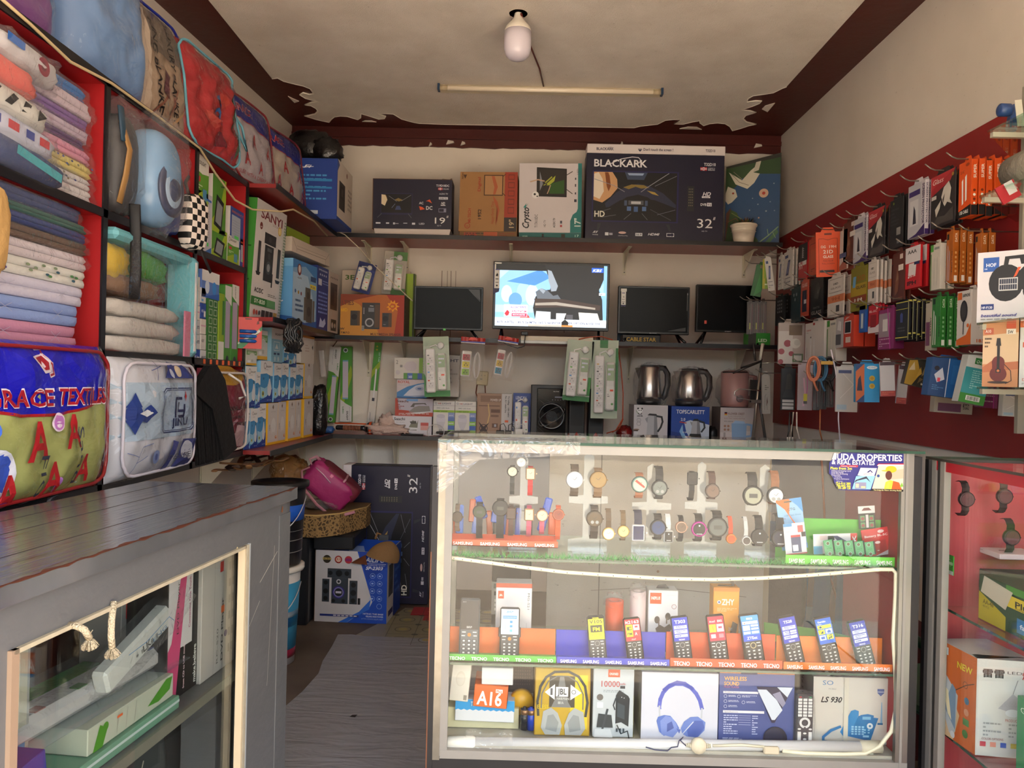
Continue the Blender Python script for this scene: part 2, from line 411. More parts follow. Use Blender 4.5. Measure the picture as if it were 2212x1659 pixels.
for isl in ([(622,208),(632,213),(646,219),(636,222),(631,217)],[(782,263),(788,261),(803,261),(813,264)],[(1646,236),(1653,229),(1674,223),(1658,242)],[(1468,278.5),(1486,274.5),(1505,275),(1516,280)]):
    q = [at(x,y,z=ZC-.003) for x,y in isl]; slabT(g,[(p.x,p.y) for p in q],ZC-.004,ZC,CEIL,CEIL)
struct(g,'trim_2')
# outside: sunlit sandy ground, an unseen roof slab added to block the sun, a building across the street
g = G();
def sand():
    m,n,l,p = nodemat('sandy_ground'); gg = n.new('ShaderNodeTexCoord'); t = n.new('ShaderNodeTexNoise'); t.inputs['Scale'].default_value = .8; t.inputs['Detail'].default_value = 8; l.new(gg.outputs['Object'],t.inputs['Vector'])
    r = n.new('ShaderNodeValToRGB'); r.color_ramp.elements[0].color = lin('b09c84'); r.color_ramp.elements[1].color = lin('d4c4ae'); l.new(t.outputs['Fac'],r.inputs[0]); l.new(r.outputs[0],p.inputs['Base Color']); p.inputs['Roughness'].default_value = .9; return m
g.box(-20,-26,-.25,20,.3,-.1,sand()); struct(g,'ground')
g = G(); g.box(-20,-15,-.1,20,-14.6,4.2,M('c9b79c',.9)); g.box(-20,-14.6,2.9,20,-13.2,3.0,M('8a7a68',.8))
for i in range(6): g.box(-14+5*i,-14.62,-.1,-12.2+5*i,-14.5,2.3,M(['6b4a34','3c5a74','7c7468'][i % 3],.6))
struct(g,'wall_street')
g = G(); g.box(-2.6,-1.9,2.95,2.3,.2,3.0,M('8c8278',.7)); struct(g,'ceiling_sun_blocker')  # out of view, added so that no direct sun falls inside

# ---------------------------------------------------------------- red panel on the side wall and lamp fittings
RED = M('a3202a',.5,nz=.05,spec=.3); BRED = M('b8282c',.5,nz=.05)
HB = empty('hook_board',TR(0,0,0),'long dark red board on the side wall carrying rows of wire hooks','display board')
g = G(); g.box(XR-.012,2.0,1.102,XR,4.83,2.25,M('8c1f20',.45,nz=.04)); g.build('board_sheet',HB)
WHT = M('e8e4da',.4); CRM = M('e9dcc0',.4)
# batten with fluorescent tube
t = empty('tube_light',TR(.131,4.12,ZC-.005),'long unlit fluorescent tube light on the white ceiling','light')
g = G(); g.box(-.598,-.02,-.028,.598,.03,0,M('d8ccae',.35),bev=.003); g.build('housing',t)
for sx in (-1,1):
    g = G(); g.box(sx*.598,-.05,-.04,sx*.586,-.012,-.006,M('1d3a58',.4)); g.build('tube_socket',t)
g = G(); g.lathe([(.013,-.586),(.013,.586)],M('efe3cc',.2,spec=.8),TR(0,-.033,-.024) @ RY(90),16)
for sx in (-1,1): g.lathe([(.0137,-.02),(.0137,.02)],M('b9a98a',.5),TR(sx*.565,-.033,-.024) @ RY(90),16)
g.build('tube',t)
p = at(1121,2,y=3.3); bz = at(1118,130,y=3.3).z; kx = at(1119,60,y=3.3).x
t = empty('bulb_lamp',TR(kx,3.3,ZC-.005),'unlit white globe bulb hanging from a socket on the ceiling','light')
zt = 2.895; f = lambda py: at(1118,py,y=3.3).z-zt
g = G(); g.lathe([(.04,-.0),(.04,f(-8)),(.034,f(4)),(.018,f(10)),(.018,f(26)),(.0165,f(28))],M('d9ccb0',.4),None,24); g.build('socket',t)
g = G(); g.lathe([(.014,f(27)),(.0165,f(30)),(.02,f(40)),(.034,f(49)),(.050,f(58)),(.0575,f(67)),(.058,f(70))],M('e8e2d4',.35),None,28); g.build('bulb_neck',t)
g = G(); g.lathe([(.058,f(69)),(.0585,f(90)),(.0575,f(108)),(.050,f(120)),(.035,f(127)),(.012,f(130)),(0.0001,f(130.5))],M('d9d3e0',.25,spec=.6),None,28); g.build('bulb_globe',t)
a = Vector((kx+.03,3.3,ZC-.02)); g = G(); q0 = at(1126,30,z=ZC-.018); q1 = at(1148,105,z=ZC-.018); q2 = at(1174,186,z=ZC-.018)
g.tube([q0,(q0+q1)/2+Vector((-.006,0,0)),q1,(q1+q2)/2+Vector((.008,0,0)),q2],.0045,M('5c1a10',.5)); tag(g.build('lamp_wire'),'dark brown cord running from bulb to tube light','cord')

# ---------------------------------------------------------------- shelving
BLK = M('17161a',.35,nz=.1); RUN = M('8e2a2a',.35,nz=.06)      # red laminate with black edge
REDP = M('a82226',.42,nz=.05)
def board(g,x0,y0,x1,y1,z,t=.018,edge='x',m=RUN):
    g.box(x0,y0,z-t,x1,y1,z,m)
    if edge == 'x': g.box(x1,y0,z-t-.004,x1+.006,y1,z+.002,BLK)
    elif edge == 'y': g.box(x0,y0-.006,z-t-.004,x1,y0,z+.002,BLK)
u = empty('display_shelf',TR(0,0,0),'tall red cubbyhole shelf with black edges along the side wall','shelf')
LV = [.985,1.375,1.783,2.163]; CO = [1.60,2.219,2.84,3.37]
for k,z in enumerate(LV):
    g = G(); board(g,XB-.0,CO[0],XL,CO[-1],z,m=REDP); g.build('shelf_board',u)
for k,y in enumerate(CO):
    g = G(); g.box(XB,y-.009,.975,XL,y+.009,2.163,REDP); g.box(XL,y-.012,.965,XL+.006,y+.012,2.16,BLK); g.build('divider',u)
g = G(); g.box(XB-.012,CO[0],.96,XB,CO[-1],2.163,M('961c20',.45)); g.build('back_panel',u)
g = G()
for i in range(7): yy = 2.93+i*.062; g.box(XL+.0062,yy,1.356,XL+.008,yy+.018,1.374,M('e86a3a',.5))
g.build('price_stickers',u)
g = G(); g.box(xleft(3.0)+.02,CO[0],2.145,XB,CO[-1],2.163,REDP); g.build('top_board',u)
BRK = M('d9d2bc',.4)
def bracket(par,x,y,z,d=.24,h=.18,side=0,slant=0):
    """pressed steel shelf bracket: upright leg on the wall, arm under the board"""
    g = G()
    T = TR(x,y,z) @ (RZ(90) if side else RZ(0)) @ RZ(slant)
    g.box(-.011,-.004,-h,.011,0,0,BRK,T); g.box(-.011,-d,-.004,.011,0,0,BRK,T)
    g.add([(-.002,-.004,-.004),(-.002,-d*.85,-.004),(-.002,-.004,-h*.8),(.002,-.004,-.004),(.002,-d*.85,-.004),(.002,-.004,-h*.8)],[(0,1,2),(5,4,3),(1,4,5,2)],BRK,T)
    g.lathe([(.004,0),(.004,.003)],M('777',.3),T @ TR(0,-.004,-h*.88) @ RX(90),8)
    return g.build('bracket',par)
def shelfthing(label,name='wall_shelf'):
    return empty(name,TR(0,0,0),label,'shelf')
for z,lab,brs,hh in ((2.165,'top red shelf board under the television cartons',(652,800,880,1104,1349,1607),.14),
                        (1.566,'middle red shelf board under the televisions',(797,876,1358,1590),.22),
                        (.985,'lowest wall shelf board running behind the glass showcase',(780,857),.38)):
    s = shelfthing(lab)
    g = G(); board(g,xleft(YB),4.5,XR-(.09 if z > 2 else 0),YB,z,edge='y',m=RUN); g.build('shelf_board',s)
    for px in brs:
        q = at(px,560 if z > 2 else (790 if z > 1.2 else 1020),y=YB); bracket(s,q.x,YB-.001,z-.018,h=hh)
for z,lab in ((2.163,'red corner shelf board above the cartons, joined to the cubbyhole shelf'),(1.575,'red corner shelf board carrying the loudspeaker cartons'),(.985,'red corner shelf board carrying the bulb boxes')):
    s = shelfthing(lab)
    g = G(); g.slab([(xleft(3.37),3.38),(XS,3.38),(XS,4.494),(xleft(4.494),4.494)],z-.018,z,RUN)
    g.box(XS,3.375,z-.022,XS+.006,4.5,z+.002,BLK); g.build('shelf_board',s)
    if z < 1.2:
        for y in (3.75,4.35): bracket(s,xleft(y)+.005,y,z-.018,h=.3,side=1)
        bracket(s,at(655,1040,y=YB).x,YB-.001,z-.018,h=.34)
g = G(); rr = random.Random(5)
for k in range(5):
    pts = [];
    for i in range(13):
        tt = i/12; pts.append((XL-.02+k*.012+.10*sin(tt*3+k),3.20+tt*.55,.955-k*.008-.022*sin(tt*pi)-.012*rr.random()))
    g.tube(pts,.014,M(['6b4a2a','4a3220','7d5a34','332519','9a7048'][k],.7,bump=.4,bs=80),None,6,flat=.35)
tag(g.build('frayed_cardboard'),'torn brown cardboard strip sagging under the bulb shelf','cardboard')

# ================================================================ grey counter on the passage side
def atp(px,py,P0,N):
    d = CR @ Vector((px-1106,829.5-py,-FP)); P0 = Vector(P0); N = Vector(N)
    return CAMP+d*(N.dot(P0-CAMP)/N.dot(d))
CA = Vector((-.621,2.182,0)); CU = Vector((-.1063,-.9943,0)); CN = Vector((.9943,-.1063,0))
# counter frame: local x runs from the far end towards the shop front, local -y faces the passage
CM = Matrix((( CU.x*-1,-CN.x,0,0),(CU.y*-1,-CN.y,0,0),(0,0,1,0),(0,0,0,1)))
CM.translation = CA                            # local +x = away from camera
GR = M('66686b',.38,nz=.12,ns=6,bump=.15,bs=30)
def grey_top():
    m,n,l,p = nodemat('grey_enamel_top'); g = n.new('ShaderNodeTexCoord'); mp = n.new('ShaderNodeMapping'); mp.inputs['Scale'].default_value = (3,40,1); l.new(g.outputs['Object'],mp.inputs[0])
    t = n.new('ShaderNodeTexNoise'); t.inputs['Scale'].default_value = 2; t.inputs['Detail'].default_value = 6; l.new(mp.outputs[0],t.inputs['Vector'])
    r = n.new('ShaderNodeValToRGB'); e = r.color_ramp.elements; e[0].position = .30; e[0].color = lin('5a2a1c'); e[1].position = .335; e[1].color = lin('4e5155'); x = r.color_ramp.elements.new(.8); x.color = lin('686a6e')
    l.new(t.outputs['Fac'],r.inputs[0]); l.new(r.outputs[0],p.inputs['Base Color']); p.inputs['Roughness'].default_value = .16; p.inputs['Specular IOR Level'].default_value = .9
    b = n.new('ShaderNodeBump'); b.inputs['Strength'].default_value = .25; b.inputs['Distance'].default_value = .006; l.new(t.outputs['Fac'],b.inputs['Height']); l.new(b.outputs[0],p.inputs['Normal']); return m
RUST = M('4e2412',.7,nz=.3,ns=40)
ct = empty('counter',CM,'grey painted wooden counter with chipped glossy top and glass front','counter')
LC = 1.9; DW = .455                             # length towards the camera, width
g = G()
g.slab([(0,0),(0,DW),(-.55,DW+.0),(-LC,DW+.06),(-LC,0)][::-1],.967,1.0,grey_top())
rr = random.Random(2); pp = [(-LC*i/90,.9995+rr.uniform(-.004,.0006)) for i in range(91)]
g.prism([(-LC,1.0006),(0,1.0006)]+pp,-.0008,.003,RUST)
g.add([(-LC*i/90+dx,rr.uniform(.0,.012)*(dx != 0 or 1)*(i % 3 != 0),1.0008) for i in range(91) for dx in (0,)]+[(-LC*i/90,-.0008,1.0008) for i in range(91)],[(i,i+1,i+92,i+91) for i in range(90)],RUST)
for yy in (.13,.27,.37): g.box(-LC,yy,1.0001,0,yy+.0018,1.0004,M('3a2c26',.6))
g.build('counter_top',ct)
g = G(); GL = clear('glass_pane','f6faf8',1.45,.01,k=1.)
g.box(-1.045,.035,.20,-.27,.038,.90,GL); g.build('glass_front',ct)
g = G()
g.box(-LC,.02,.890,-.003,.045,.967,GR)                  # fascia
g.box(-.265,.02,0,-.003,.045,.89,GR); g.box(-.075,.018,0,-.003,.02,.93,GR)
g.box(-LC,.02,0,-1.045,.045,.89,GR); g.box(-1.045,.02,0,-.265,.045,.12,GR)
g.box(-.003,.02,0,-.02,DW-.02,.967,GR)                   # far end panel
g.box(-1.9,DW-.03,0,-.02,DW-.02,.967,M('43191c',.5))     # maroon back panel
g.box(-1.2,.05,.10,-.02,DW-.03,.12,GR)
WH = M('b9b6ac',.5)
for pts in ([(-.25,.967,-.10,.94)],): pass
g.art('L .0016 d8d5cb .9610 .0 .9611 .9;L .001 d8d5cb .9 .80 .955 .86;L .0009 c9c6bc .93 .5 .945 .88;L .0008 c9c6bc .87 .70 .90 .75;C .83 .92 .002 efe2b0;P 8a5530 .965 .968 .968 .985 .971 .98 .97 .965',LC,.97,TR(-LC,.0195,0))
g.build('cabinet_frame',ct)
g = G(); BEAD = M('b8b09a',.5,nz=.2,ns=60)
g.box(-.281,.012,.12,-.270,.03,.892,BEAD); g.box(-.293,.012,.12,-.286,.03,.892,M('d9c9a8',.5)); g.box(-.265,.014,.12,-.259,.03,.892,M('b9c2c6',.3))
g.box(-1.045,.012,.885,-.283,.03,.892,BEAD); g.box(-1.05,.012,.1,-1.035,.03,.892,M('9c8672',.6))
g.build('glazing_bead',ct)
g = G(); g.box(-1.2,.055,.548,-.02,DW-.03,.566,GR); g.box(-1.2,.048,.545,-.02,.056,.568,M('77756c',.5,nz=.15)); g.build('shelf',ct)
def CP(s,d,z): return CM @ Vector((-s,d,z))

# ================================================================ glass showcase in the middle
ALU = M('8a8985',.35,met=.85,nz=.08); ALW = M('8e8c86',.35,nz=.08,ns=20); BLKW = M('1c1b1d',.5,nz=.2)
SY,SB = 1.85,2.20; SX0,SX1 = -.168,.95; ST = 1.165
sc = empty('glass_showcase',TR(0,0,0),'glass showcase with silver frame on red base displaying watches and phones','showcase')
GLS = clear('showcase_glass','fcfefd',1.5,.008,k=.45)
GEDGE = M('1f4a3a',.15,spec=.8)
g = G(); g.box(SX0-.02,SY-.012,ST-.0005,SX1+.022,SB+.005,ST+.006,GLS); g.box(SX0-.02,SY-.0125,ST-.0005,SX1+.022,SY-.012,ST+.006,GEDGE); g.build('glass_top',sc)
g = G(); g.box(SX0+.015,SY,.43,SX1-.02,SY+.004,ST-.022,GLS); g.build('glass_front',sc)
g = G(); g.box(SX0-.012,SY+.004,.43,SX0-.008,SB-.01,ST-.02,GLS); g.build('glass_side',sc)
g = G()
g.box(SX0-.018,SY-.004,.40,SX0-.001,SY+.006,ST-.001,M('8f8b80',.3,met=.7,nz=.3,ns=30))   # corner angle
g.box(SX0-.001,SY-.005,.41,SX0+.017,SY+.008,ST-.02,ALW)
g.box(SX1-.029,SY-.005,.41,SX1,SY+.008,ST-.001,ALU); g.box(SX1-.020,SY-.007,.41,SX1-.014,SY-.004,ST-.001,ALW)
g.box(SX0,SY-.004,ST-.022,SX1,SY+.01,ST-.001,ALU); g.box(SX0,SY-.006,.405,SX1,SY+.01,.425,ALW)
g.box(SX0-.012,SB-.012,ST-.022,SX1,SB,ST-.001,ALU); g.box(SX0,SB-.012,ST-.036,SX1,SB-.006,ST-.02,M('2e2c33',.4))
g.box(SX0-.012,SB-.012,.40,SX0+.004,SB,ST-.01,ALU)
g.build('aluminium_frame',sc)
g = G(); g.box(SX0-.033,SY-.003,0,SX0-.0185,SY+.02,ST-.06,BLKW); g.box(SX0-.033,SB-.02,0,SX0-.013,SB,ST-.03,BLKW)
g.box(SX1+.0005,SY-.003,0,SX1+.02,SB,ST-.008,BLKW); g.box(SX0-.018,SY-.002,.37,SX1,SB,.403,BLKW)
g.box(SX0-.0335,SY-.0035,.02,SX0-.031,SY+.01,.9,M('7a4a2c',.6)); g.build('timber_frame',sc)
g = G(); g.box(SX0-.018,SY+.001,.02,SX1,SB-.02,.37,M('a0343c',.45,nz=.05)); g.build('red_base',sc)
g = G(); g.box(SX1-.016,SY+.012,.43,SX1-.004,SB-.012,ST-.024,M('9c2028',.45)); g.build('side_panel',sc)
TZ1,TZ2,TZ3 = .884,.628,.447
g = G(); g.box(SX0,SY+.018,TZ1-.006,SX1-.017,SB-.03,TZ1,clear('shelf_glass','f0f8f4',1.45,.01)); g.box(SX0,SY+.0175,TZ1-.006,SX1-.017,SY+.018,TZ1,GEDGE); g.build('glass_shelf',sc)
g = G(); g.box(SX0,SY+.018,TZ2-.006,SX1-.017,SB-.03,TZ2,clear('shelf_glass','f0f8f4',1.45,.01)); g.box(SX0,SY+.0175,TZ2-.006,SX1-.017,SY+.018,TZ2,GEDGE); g.build('glass_shelf',sc)
g = G(); g.box(SX0,SY+.01,TZ3-.044,SX1-.017,SB-.02,TZ3-.014,M('a8a498',.6,nz=.15,ns=20)); g.build('floor_board',sc)
# tube lamp lying along the bottom of the case
p0 = at(960,1596,y=1.872); p1 = at(1903,1606,y=1.872)
t = empty('tube_light',TR(0,0,0),'dusty tube lamp lying along the bottom front of the glass showcase','light')
ax = (p1-p0); ln = ax.length; Tm = TR(p0.x,1.872,p0.z-.008) @ RY(math.degrees(math.atan2(p0.z-p1.z,p1.x-p0.x)))
g = G(); g.lathe([(.0125,.02),(.0125,ln-.02)],M('d7d7d9',.2,spec=.8,nz=.03),Tm @ RY(90),16); g.build('tube',t)
g = G(); g.lathe([(.0145,0),(.0145,.07),(.009,.085)],M('e8e6df',.4),Tm @ RY(90),16); g.lathe([(.009,ln-.06),(.0145,ln-.045),(.0145,ln)],M('c9c3ae',.5,nz=.3,ns=40),Tm @ RY(90),16); g.build('end_cap',t)
g = G(); g.box(.03,-.005,-.034,ln-.02,.02,-.0145,M('c9c9bd',.5,nz=.25,ns=25),Tm); g.build('batten',t)
# rope light with its inline switch
def pix(pts,Y): return [at(a,b,y=Y) for a,b in pts]
rl = empty('rope_light',TR(0,0,0),'sagging cream rope light looped across the showcase and down its corner','rope light')
g = G(); path = pix([(962,1203),(1030,1212),(1120,1224),(1220,1236),(1340,1244),(1440,1250),(1540,1252),(1640,1249),(1740,1243),(1830,1236),(1900,1230),(1928,1230),(1935,1238),(1934,1290),(1929,1380),(1934,1450),(1936,1530),(1925,1580),(1900,1612),(1868,1628),(1820,1629),(1740,1627),(1690,1622)],1.861)
g.tube(path,.0048,M('e9e2c9',.35,nz=.1,spec=.7),None,8)
rr = random.Random(1)
for i in range(34):
    a = path[0].lerp(path[1],0); k = i/34*9.4; j = int(k); q = path[j].lerp(path[j+1],k-j); g.box(q.x-.0012,q.y-.0052,q.z-.001,q.x+.0012,q.y-.0046,q.z+.0012,M('4a463c',.5))
g.build('rope_tube',rl)
g = G(); q = at(1509,1611,y=1.858); g.lathe([(.0,-.008),(.018,-.007),(.0195,0),(.018,.007),(0,.008)],M('d8cfb6',.6,nz=.25,ns=60),TR(q.x,1.859,q.z) @ RX(90),12)
for s in (-1,1):
    for k in range(3): g.lathe([(.006-k*.0008,0),(.006-k*.0008,.0025)],M('d8cfb6',.6),TR(q.x+s*(.0195+k*.004),1.859,q.z) @ RY(90*s),8)
g.build('inline_switch',rl)
g = G(); g.tube(pix([(1540,1611),(1600,1609),(1650,1613)],1.859),.0035,M('ddd6c0',.5),None,6); q = at(1668,1620,y=1.859); g.box(q.x-.022,1.852,q.z-.009,q.x+.016,1.866,q.z+.009,M('cfc2a8',.6,nz=.25),bev=.003); g.build('connector',rl)
g = G(); g.tube(pix([(1482,1611),(1470,1600),(1476,1592),(1467,1600),(1464,1613),(1450,1615),(1442,1622),(1415,1620),(1395,1614)],1.856),.0014,M('33355a',.5),None,5); g.build('loose_wire',rl)
# clear tape and film wrapped on the glass top's corner
FILM = clear('plastic_film','ffffff',1.5,.09,bump=.5,bs=14,k=1.3,haze=.05)
rr = random.Random(8)
g = G(); g.grid(lambda u,v: (SX0-.021+.34*u,SY-.0135-.0012*noise.noise(Vector((u*9,v*6,1))),ST+.008-.055*v*(1-.45*u)),30,6,FILM)
g.grid(lambda u,v: (SX0-.021+.36*u,SY-.013+.12*v,ST+.0075+.001*noise.noise(Vector((u*9,v*6,4)))),30,6,FILM)
g.grid(lambda u,v: (SX0-.021+.10*u*(1-v*.9),SY-.0135,ST-.04-.08*v),6,6,FILM)
tag(g.build('clear_tape'),'crinkled clear tape wrapping the chipped corner of the showcase glass top','tape')
g = G(); a = at(1005,1590,y=1.852)
g.grid(lambda u,v: (a.x+.115*u,1.8545+.003*noise.noise(Vector((u*6,v*6,2))),a.z+.012-.045*v+.006*sin(u*9)),16,10,FILM); tag(g.build('crumpled_film'),'crumpled clear film caught on the tube lamp in the showcase','plastic film')

# ================================================================ second showcase along the side wall
s2 = empty('glass_showcase',TR(0,0,0),'glass display case with red end panel along the side wall','showcase')
X2,Y2,YN = 1.012,1.868,1.0; XE = 1.42
g = G(); g.box(X2-.012,YN,1.150,XE,Y2+.02,1.156,GLS); g.box(X2-.0125,YN,1.150,X2-.012,Y2+.02,1.156,M('38332c',.4)); g.box(X2-.012,Y2+.02,1.150,XE,Y2+.0205,1.156,GEDGE); g.build('glass_top',s2)
g = G(); g.box(X2,YN,.36,X2+.004,Y2-.04,1.14,GLS); g.build('glass_front',s2)
g = G(); g.box(X2-.004,Y2-.012,.0,X2+.012,Y2+.006,1.149,ALW); g.box(X2-.005,Y2-.032,.0,X2+.008,Y2-.022,1.149,ALU); g.box(X2-.006,Y2-.052,.0,X2+.01,Y2-.034,1.149,ALW); g.box(X2-.003,YN,1.126,X2+.01,Y2,1.149,M('a81f2c',.4)); g.box(X2-.003,YN,.33,X2+.01,Y2,.36,ALW); g.build('aluminium_frame',s2)
g = G(); g.box(X2-.012,Y2+.006,0,X2+.02,Y2+.022,1.149,BLKW); g.box(XE-.02,Y2,0,XE,Y2+.022,1.149,BLKW); g.build('timber_frame',s2)
g = G(); g.box(X2+.012,Y2-.008,.02,XE,Y2+.004,1.145,M('a8434a',.4)); g.build('end_panel',s2)
g = G(); g.box(XE-.01,YN,.02,XE,Y2-.008,1.145,M('9c3a40',.4)); g.build('back_panel',s2)
g = G(); g.box(X2,YN,.02,XE-.01,Y2-.01,.33,M('b8333c',.4)); g.build('red_base',s2)
for z,gl in ((.80,1),(.505,1)):
    g = G(); g.box(X2+.02,YN,z-.006,XE-.01,Y2-.01,z,clear('shelf_glass','f0f8f4',1.45,.01)); g.box(X2+.0195,YN,z-.006,X2+.02,Y2-.01,z,GEDGE); g.build('glass_shelf',s2)
g = G(); g.box(XR-.45,2.75,0,XR-.02,3.7,.42,M('4a0d10',.6)); tag(g.build('low_cabinet'),'dark red low cabinet against the side wall behind the showcases','cabinet')

# ================================================================ cartons and televisions on the back wall
def bx(name,label,cat,x0,x1,yt,yb,Y,z,d,col,group=None,roll=0,yaw=0,snap=True,**k):
    """carton whose front face covers the pixel rectangle x0..x1, yt..yb at depth Y"""
    w = pxw(x0,x1,Y); h = (yb-yt)*Y/FP
    return carton(name,label,cat,w,h,d,col,frontM((x0+x1)/2,yb,Y,z,roll,yaw),group=group,**k),w,h
SPACE = '''R .055 .225 .66 .785 0b0a10;P d9a878 .056 .784 .056 .46 .12 .43 .18 .50 .23 .60 .225 .70 .19 .784;P f3e6d2 .056 .76 .056 .50 .10 .47 .13 .56 .12 .70 .09 .78;P 8a4a1c .135 .78 .15 .62 .165 .56 .18 .62 .17 .74 .16 .78
P 2a2f4a .14 .42 .22 .55 .30 .63 .38 .655 .46 .63 .56 .55 .655 .42 .655 .38 .50 .47 .36 .49 .25 .46 .15 .36;P 8f7a3a .27 .61 .33 .645 .42 .64 .46 .61 .40 .60 .36 .62 .31 .59;P b59a4a .44 .58 .50 .56 .53 .52 .48 .54
P 07070b .055 .225 .055 .36 .18 .38 .30 .50 .38 .53 .45 .50 .56 .38 .66 .33 .66 .225;P 3a4a66 .28 .785 .30 .70 .42 .70 .445 .785;P 9fb4d8 .30 .775 .31 .75 .41 .75 .42 .775;L .004 9a9aa6 .06 .70 .20 .63 .28 .56;L .004 a8a8b4 .60 .78 .45 .62 .40 .56;L .003 8a8a96 .655 .75 .50 .63
R .31 .41 .42 .46 55585f;R .33 .42 .40 .45 c9ccd2;R .28 .40 .30 .46 4a5a7a;R .43 .40 .45 .46 4a5a7a;R .30 .34 .33 .39 5a7ab0;R .35 .33 .38 .39 4a6aa0;R .41 .34 .44 .39 5a7ab0;L .005 5a5a62 .06 .30 .18 .36;L .004 6a6a72 .28 .24 .33 .31;L .004 6a6a72 .45 .24 .41 .31;L .004 55555f .47 .36 .62 .24;L .003 777780 .12 .26 .22 .29;L .003 77778a .52 .30 .65 .36'''
ICONS = '''Tbi .055 .075 .028 .04 dfe2ea AV;T .055 .05 .012 .04 dfe2ea MODE;R .145 .05 .17 .085 dfe2ea;R .175 .055 .2 .08 aab;E .27 .085 .028 .014 d8b8b4;T .24 .045 .012 .07 dfe2ea USB Movie Play;R .365 .05 .415 .085 dfe2ea;Tbc .39 .058 .02 .04 14123a 16:9;Tbi .455 .06 .028 .085 e8eaf2 HDMI;R .59 .048 .645 .09 dfe2ea;R .594 .054 .62 .084 14123a;E .63 .07 .012 .018 14123a'''
def ark_big(lid=True):
    return '''R .045 .21 .672 .80 1d1a55;'''+SPACE+''';P 2a2c36 .09 .19 .115 .19 .10 .11 .085 .11;P 2a2c36 .61 .19 .585 .19 .61 .11 .625 .11;Tb .055 .845 .085 .385 f4f4f8 BLACKARK;L .005 f0f0f6 .17 .875 .25 .935 .33 .96 .375 .955 .39 .93 .385 .90 .37 .885
Tb .065 .265 .07 .075 f0efe0 HD;R .735 .35 .785 .64 26262c;G .742 .40 .778 .62 3 7 .5 77705a;Tb .85 .875 .035 .085 eef0f6 T32D10;R .825 .82 .872 .86 c23a44;R .825 .833 .872 .847 e8e8f0;R .842 .82 .854 .86 e8e8f0;R .846 .82 .85 .86 c23a44;R .825 .8375 .872 .8425 c23a44;T .88 .842 .013 .05 d8dbe6 DESIGNED IN;Tb .88 .822 .016 .05 d8dbe6 ENGLAND
Tbi .845 .53 .045 .06 f2f3f8 HD;R .84 .505 .9 .525 f2f3f8;T .85 .508 .013 .04 14123a ready;Tb .832 .415 .03 .042 f2f3f8 DVB;R .878 .41 .912 .45 f2f3f8;Tb .882 .417 .022 .026 14123a T2;T .81 .16 .11 .11 f7f7fb 32;L .004 f7f7fb .932 .285 .927 .255;L .004 f7f7fb .94 .285 .935 .255;T .845 .115 .015 .04 cfd2e0 HD TV;'''+ICONS
NAVY = '14122f'
def ark_carton(label,w,h,d,Mw):
    t = empty('television_carton',Mw,label,'carton')
    g = G(); g.box(-w/2,0,0,w/2,d,h,M(NAVY,.4),bev=.002); g.art(ark_big(),w,h,faceT('F',w,d,h)[0]); g.build('box_body',t)
    g = G(); lh = h*.105; g.box(-w/2+.002,-.003,h,w/2+.003,d+.002,h+lh,M('e6dede',.5),bev=.002)
    g.art('Tb .07 .32 .30 .125 1a1840 BLACKARK;L .002 1a1840 .15 .6 .17 .68 .19 .6;P 1a1840 .37 .45 .40 .45 .385 .22;R .37 .48 .40 .54 1a1840;Tb .41 .34 .30 .215 1a1840 Don\'t touch the screen !;Tb .86 .34 .30 .07 1a1840 T32D10',w,lh,TR(-w/2,-.003,h)); g.build('box_lid',t)
    return t
Y0 = 4.525; ZT = 2.165
ark_carton('big navy television carton with white lid on the top shelf',pxw(1265,1562,Y0),187*Y0/FP,.13,frontM(1412,517,Y0,ZT))
AC19 = '''R .095 .28 .50 .72 22204a;R .105 .32 .49 .70 0b0a10;P e8d8b8 .106 .69 .106 .50 .15 .46 .18 .58 .16 .68;P 8a5a24 .15 .69 .18 .60 .19 .5 .17 .66;P 8f7a4a .27 .58 .32 .62 .38 .58 .33 .55;L .005 8a8a96 .20 .66 .30 .55;L .005 8a8a96 .48 .68 .36 .56;L .005 7a8ab0 .24 .42 .28 .50;P 3a4a78 .28 .38 .36 .38 .34 .46 .30 .46;L .008 55585f .11 .30 .06 .22;L .008 55585f .45 .30 .49 .22;Tb .585 .50 .05 .055 e8e8ee AC;Tb .675 .39 .075 .08 f0f0f4 DC;P e0582a .67 .56 .72 .60 .75 .52 .70 .56;P e0582a .585 .46 .60 .38 .66 .40 .63 .44
Tb .80 .86 .045 .165 e8e8f0 T19D10DC;R .825 .79 .88 .84 c23a44;R .825 .81 .88 .82 e8e8f0;R .848 .79 .856 .84 e8e8f0;T .89 .80 .03 .07 d8dbe6 ENGLAND;Tb .84 .70 .03 .11 d8dbe6 AC/DC TV;R .835 .60 .95 .65 d8dbe6;Tb .845 .61 .025 .09 14122f DVB T2;Tbi .865 .50 .05 .05 f0f0f4 HD;R .86 .475 .92 .49 f0f0f4;R .835 .34 .93 .42 8a8ca8;R .84 .35 .90 .41 14122f;T .79 .11 .13 .13 f7f7fb 19;L .005 f7f7fb .945 .27 .94 .23;L .005 f7f7fb .958 .27 .953 .23;T .82 .055 .025 .05 d8dbe6 HD TV
R .04 .09 .10 .12 d8dbe6;R .17 .09 .21 .12 d8dbe6;R .26 .08 .285 .12 d8dbe6;R .29 .09 .33 .105 aab;R .39 .10 .44 .115 d8dbe6;R .50 .08 .54 .12 d8dbe6;Tb .59 .085 .035 .07 d8dbe6 LED'''
w = pxw(803,975,Y0); h = 108*Y0/FP
t = empty('television_carton',frontM(889,510,Y0+.005,ZT,-.4),'navy 19 inch television carton with torn brown edges on the top shelf','carton')
lh = 15*Y0/FP
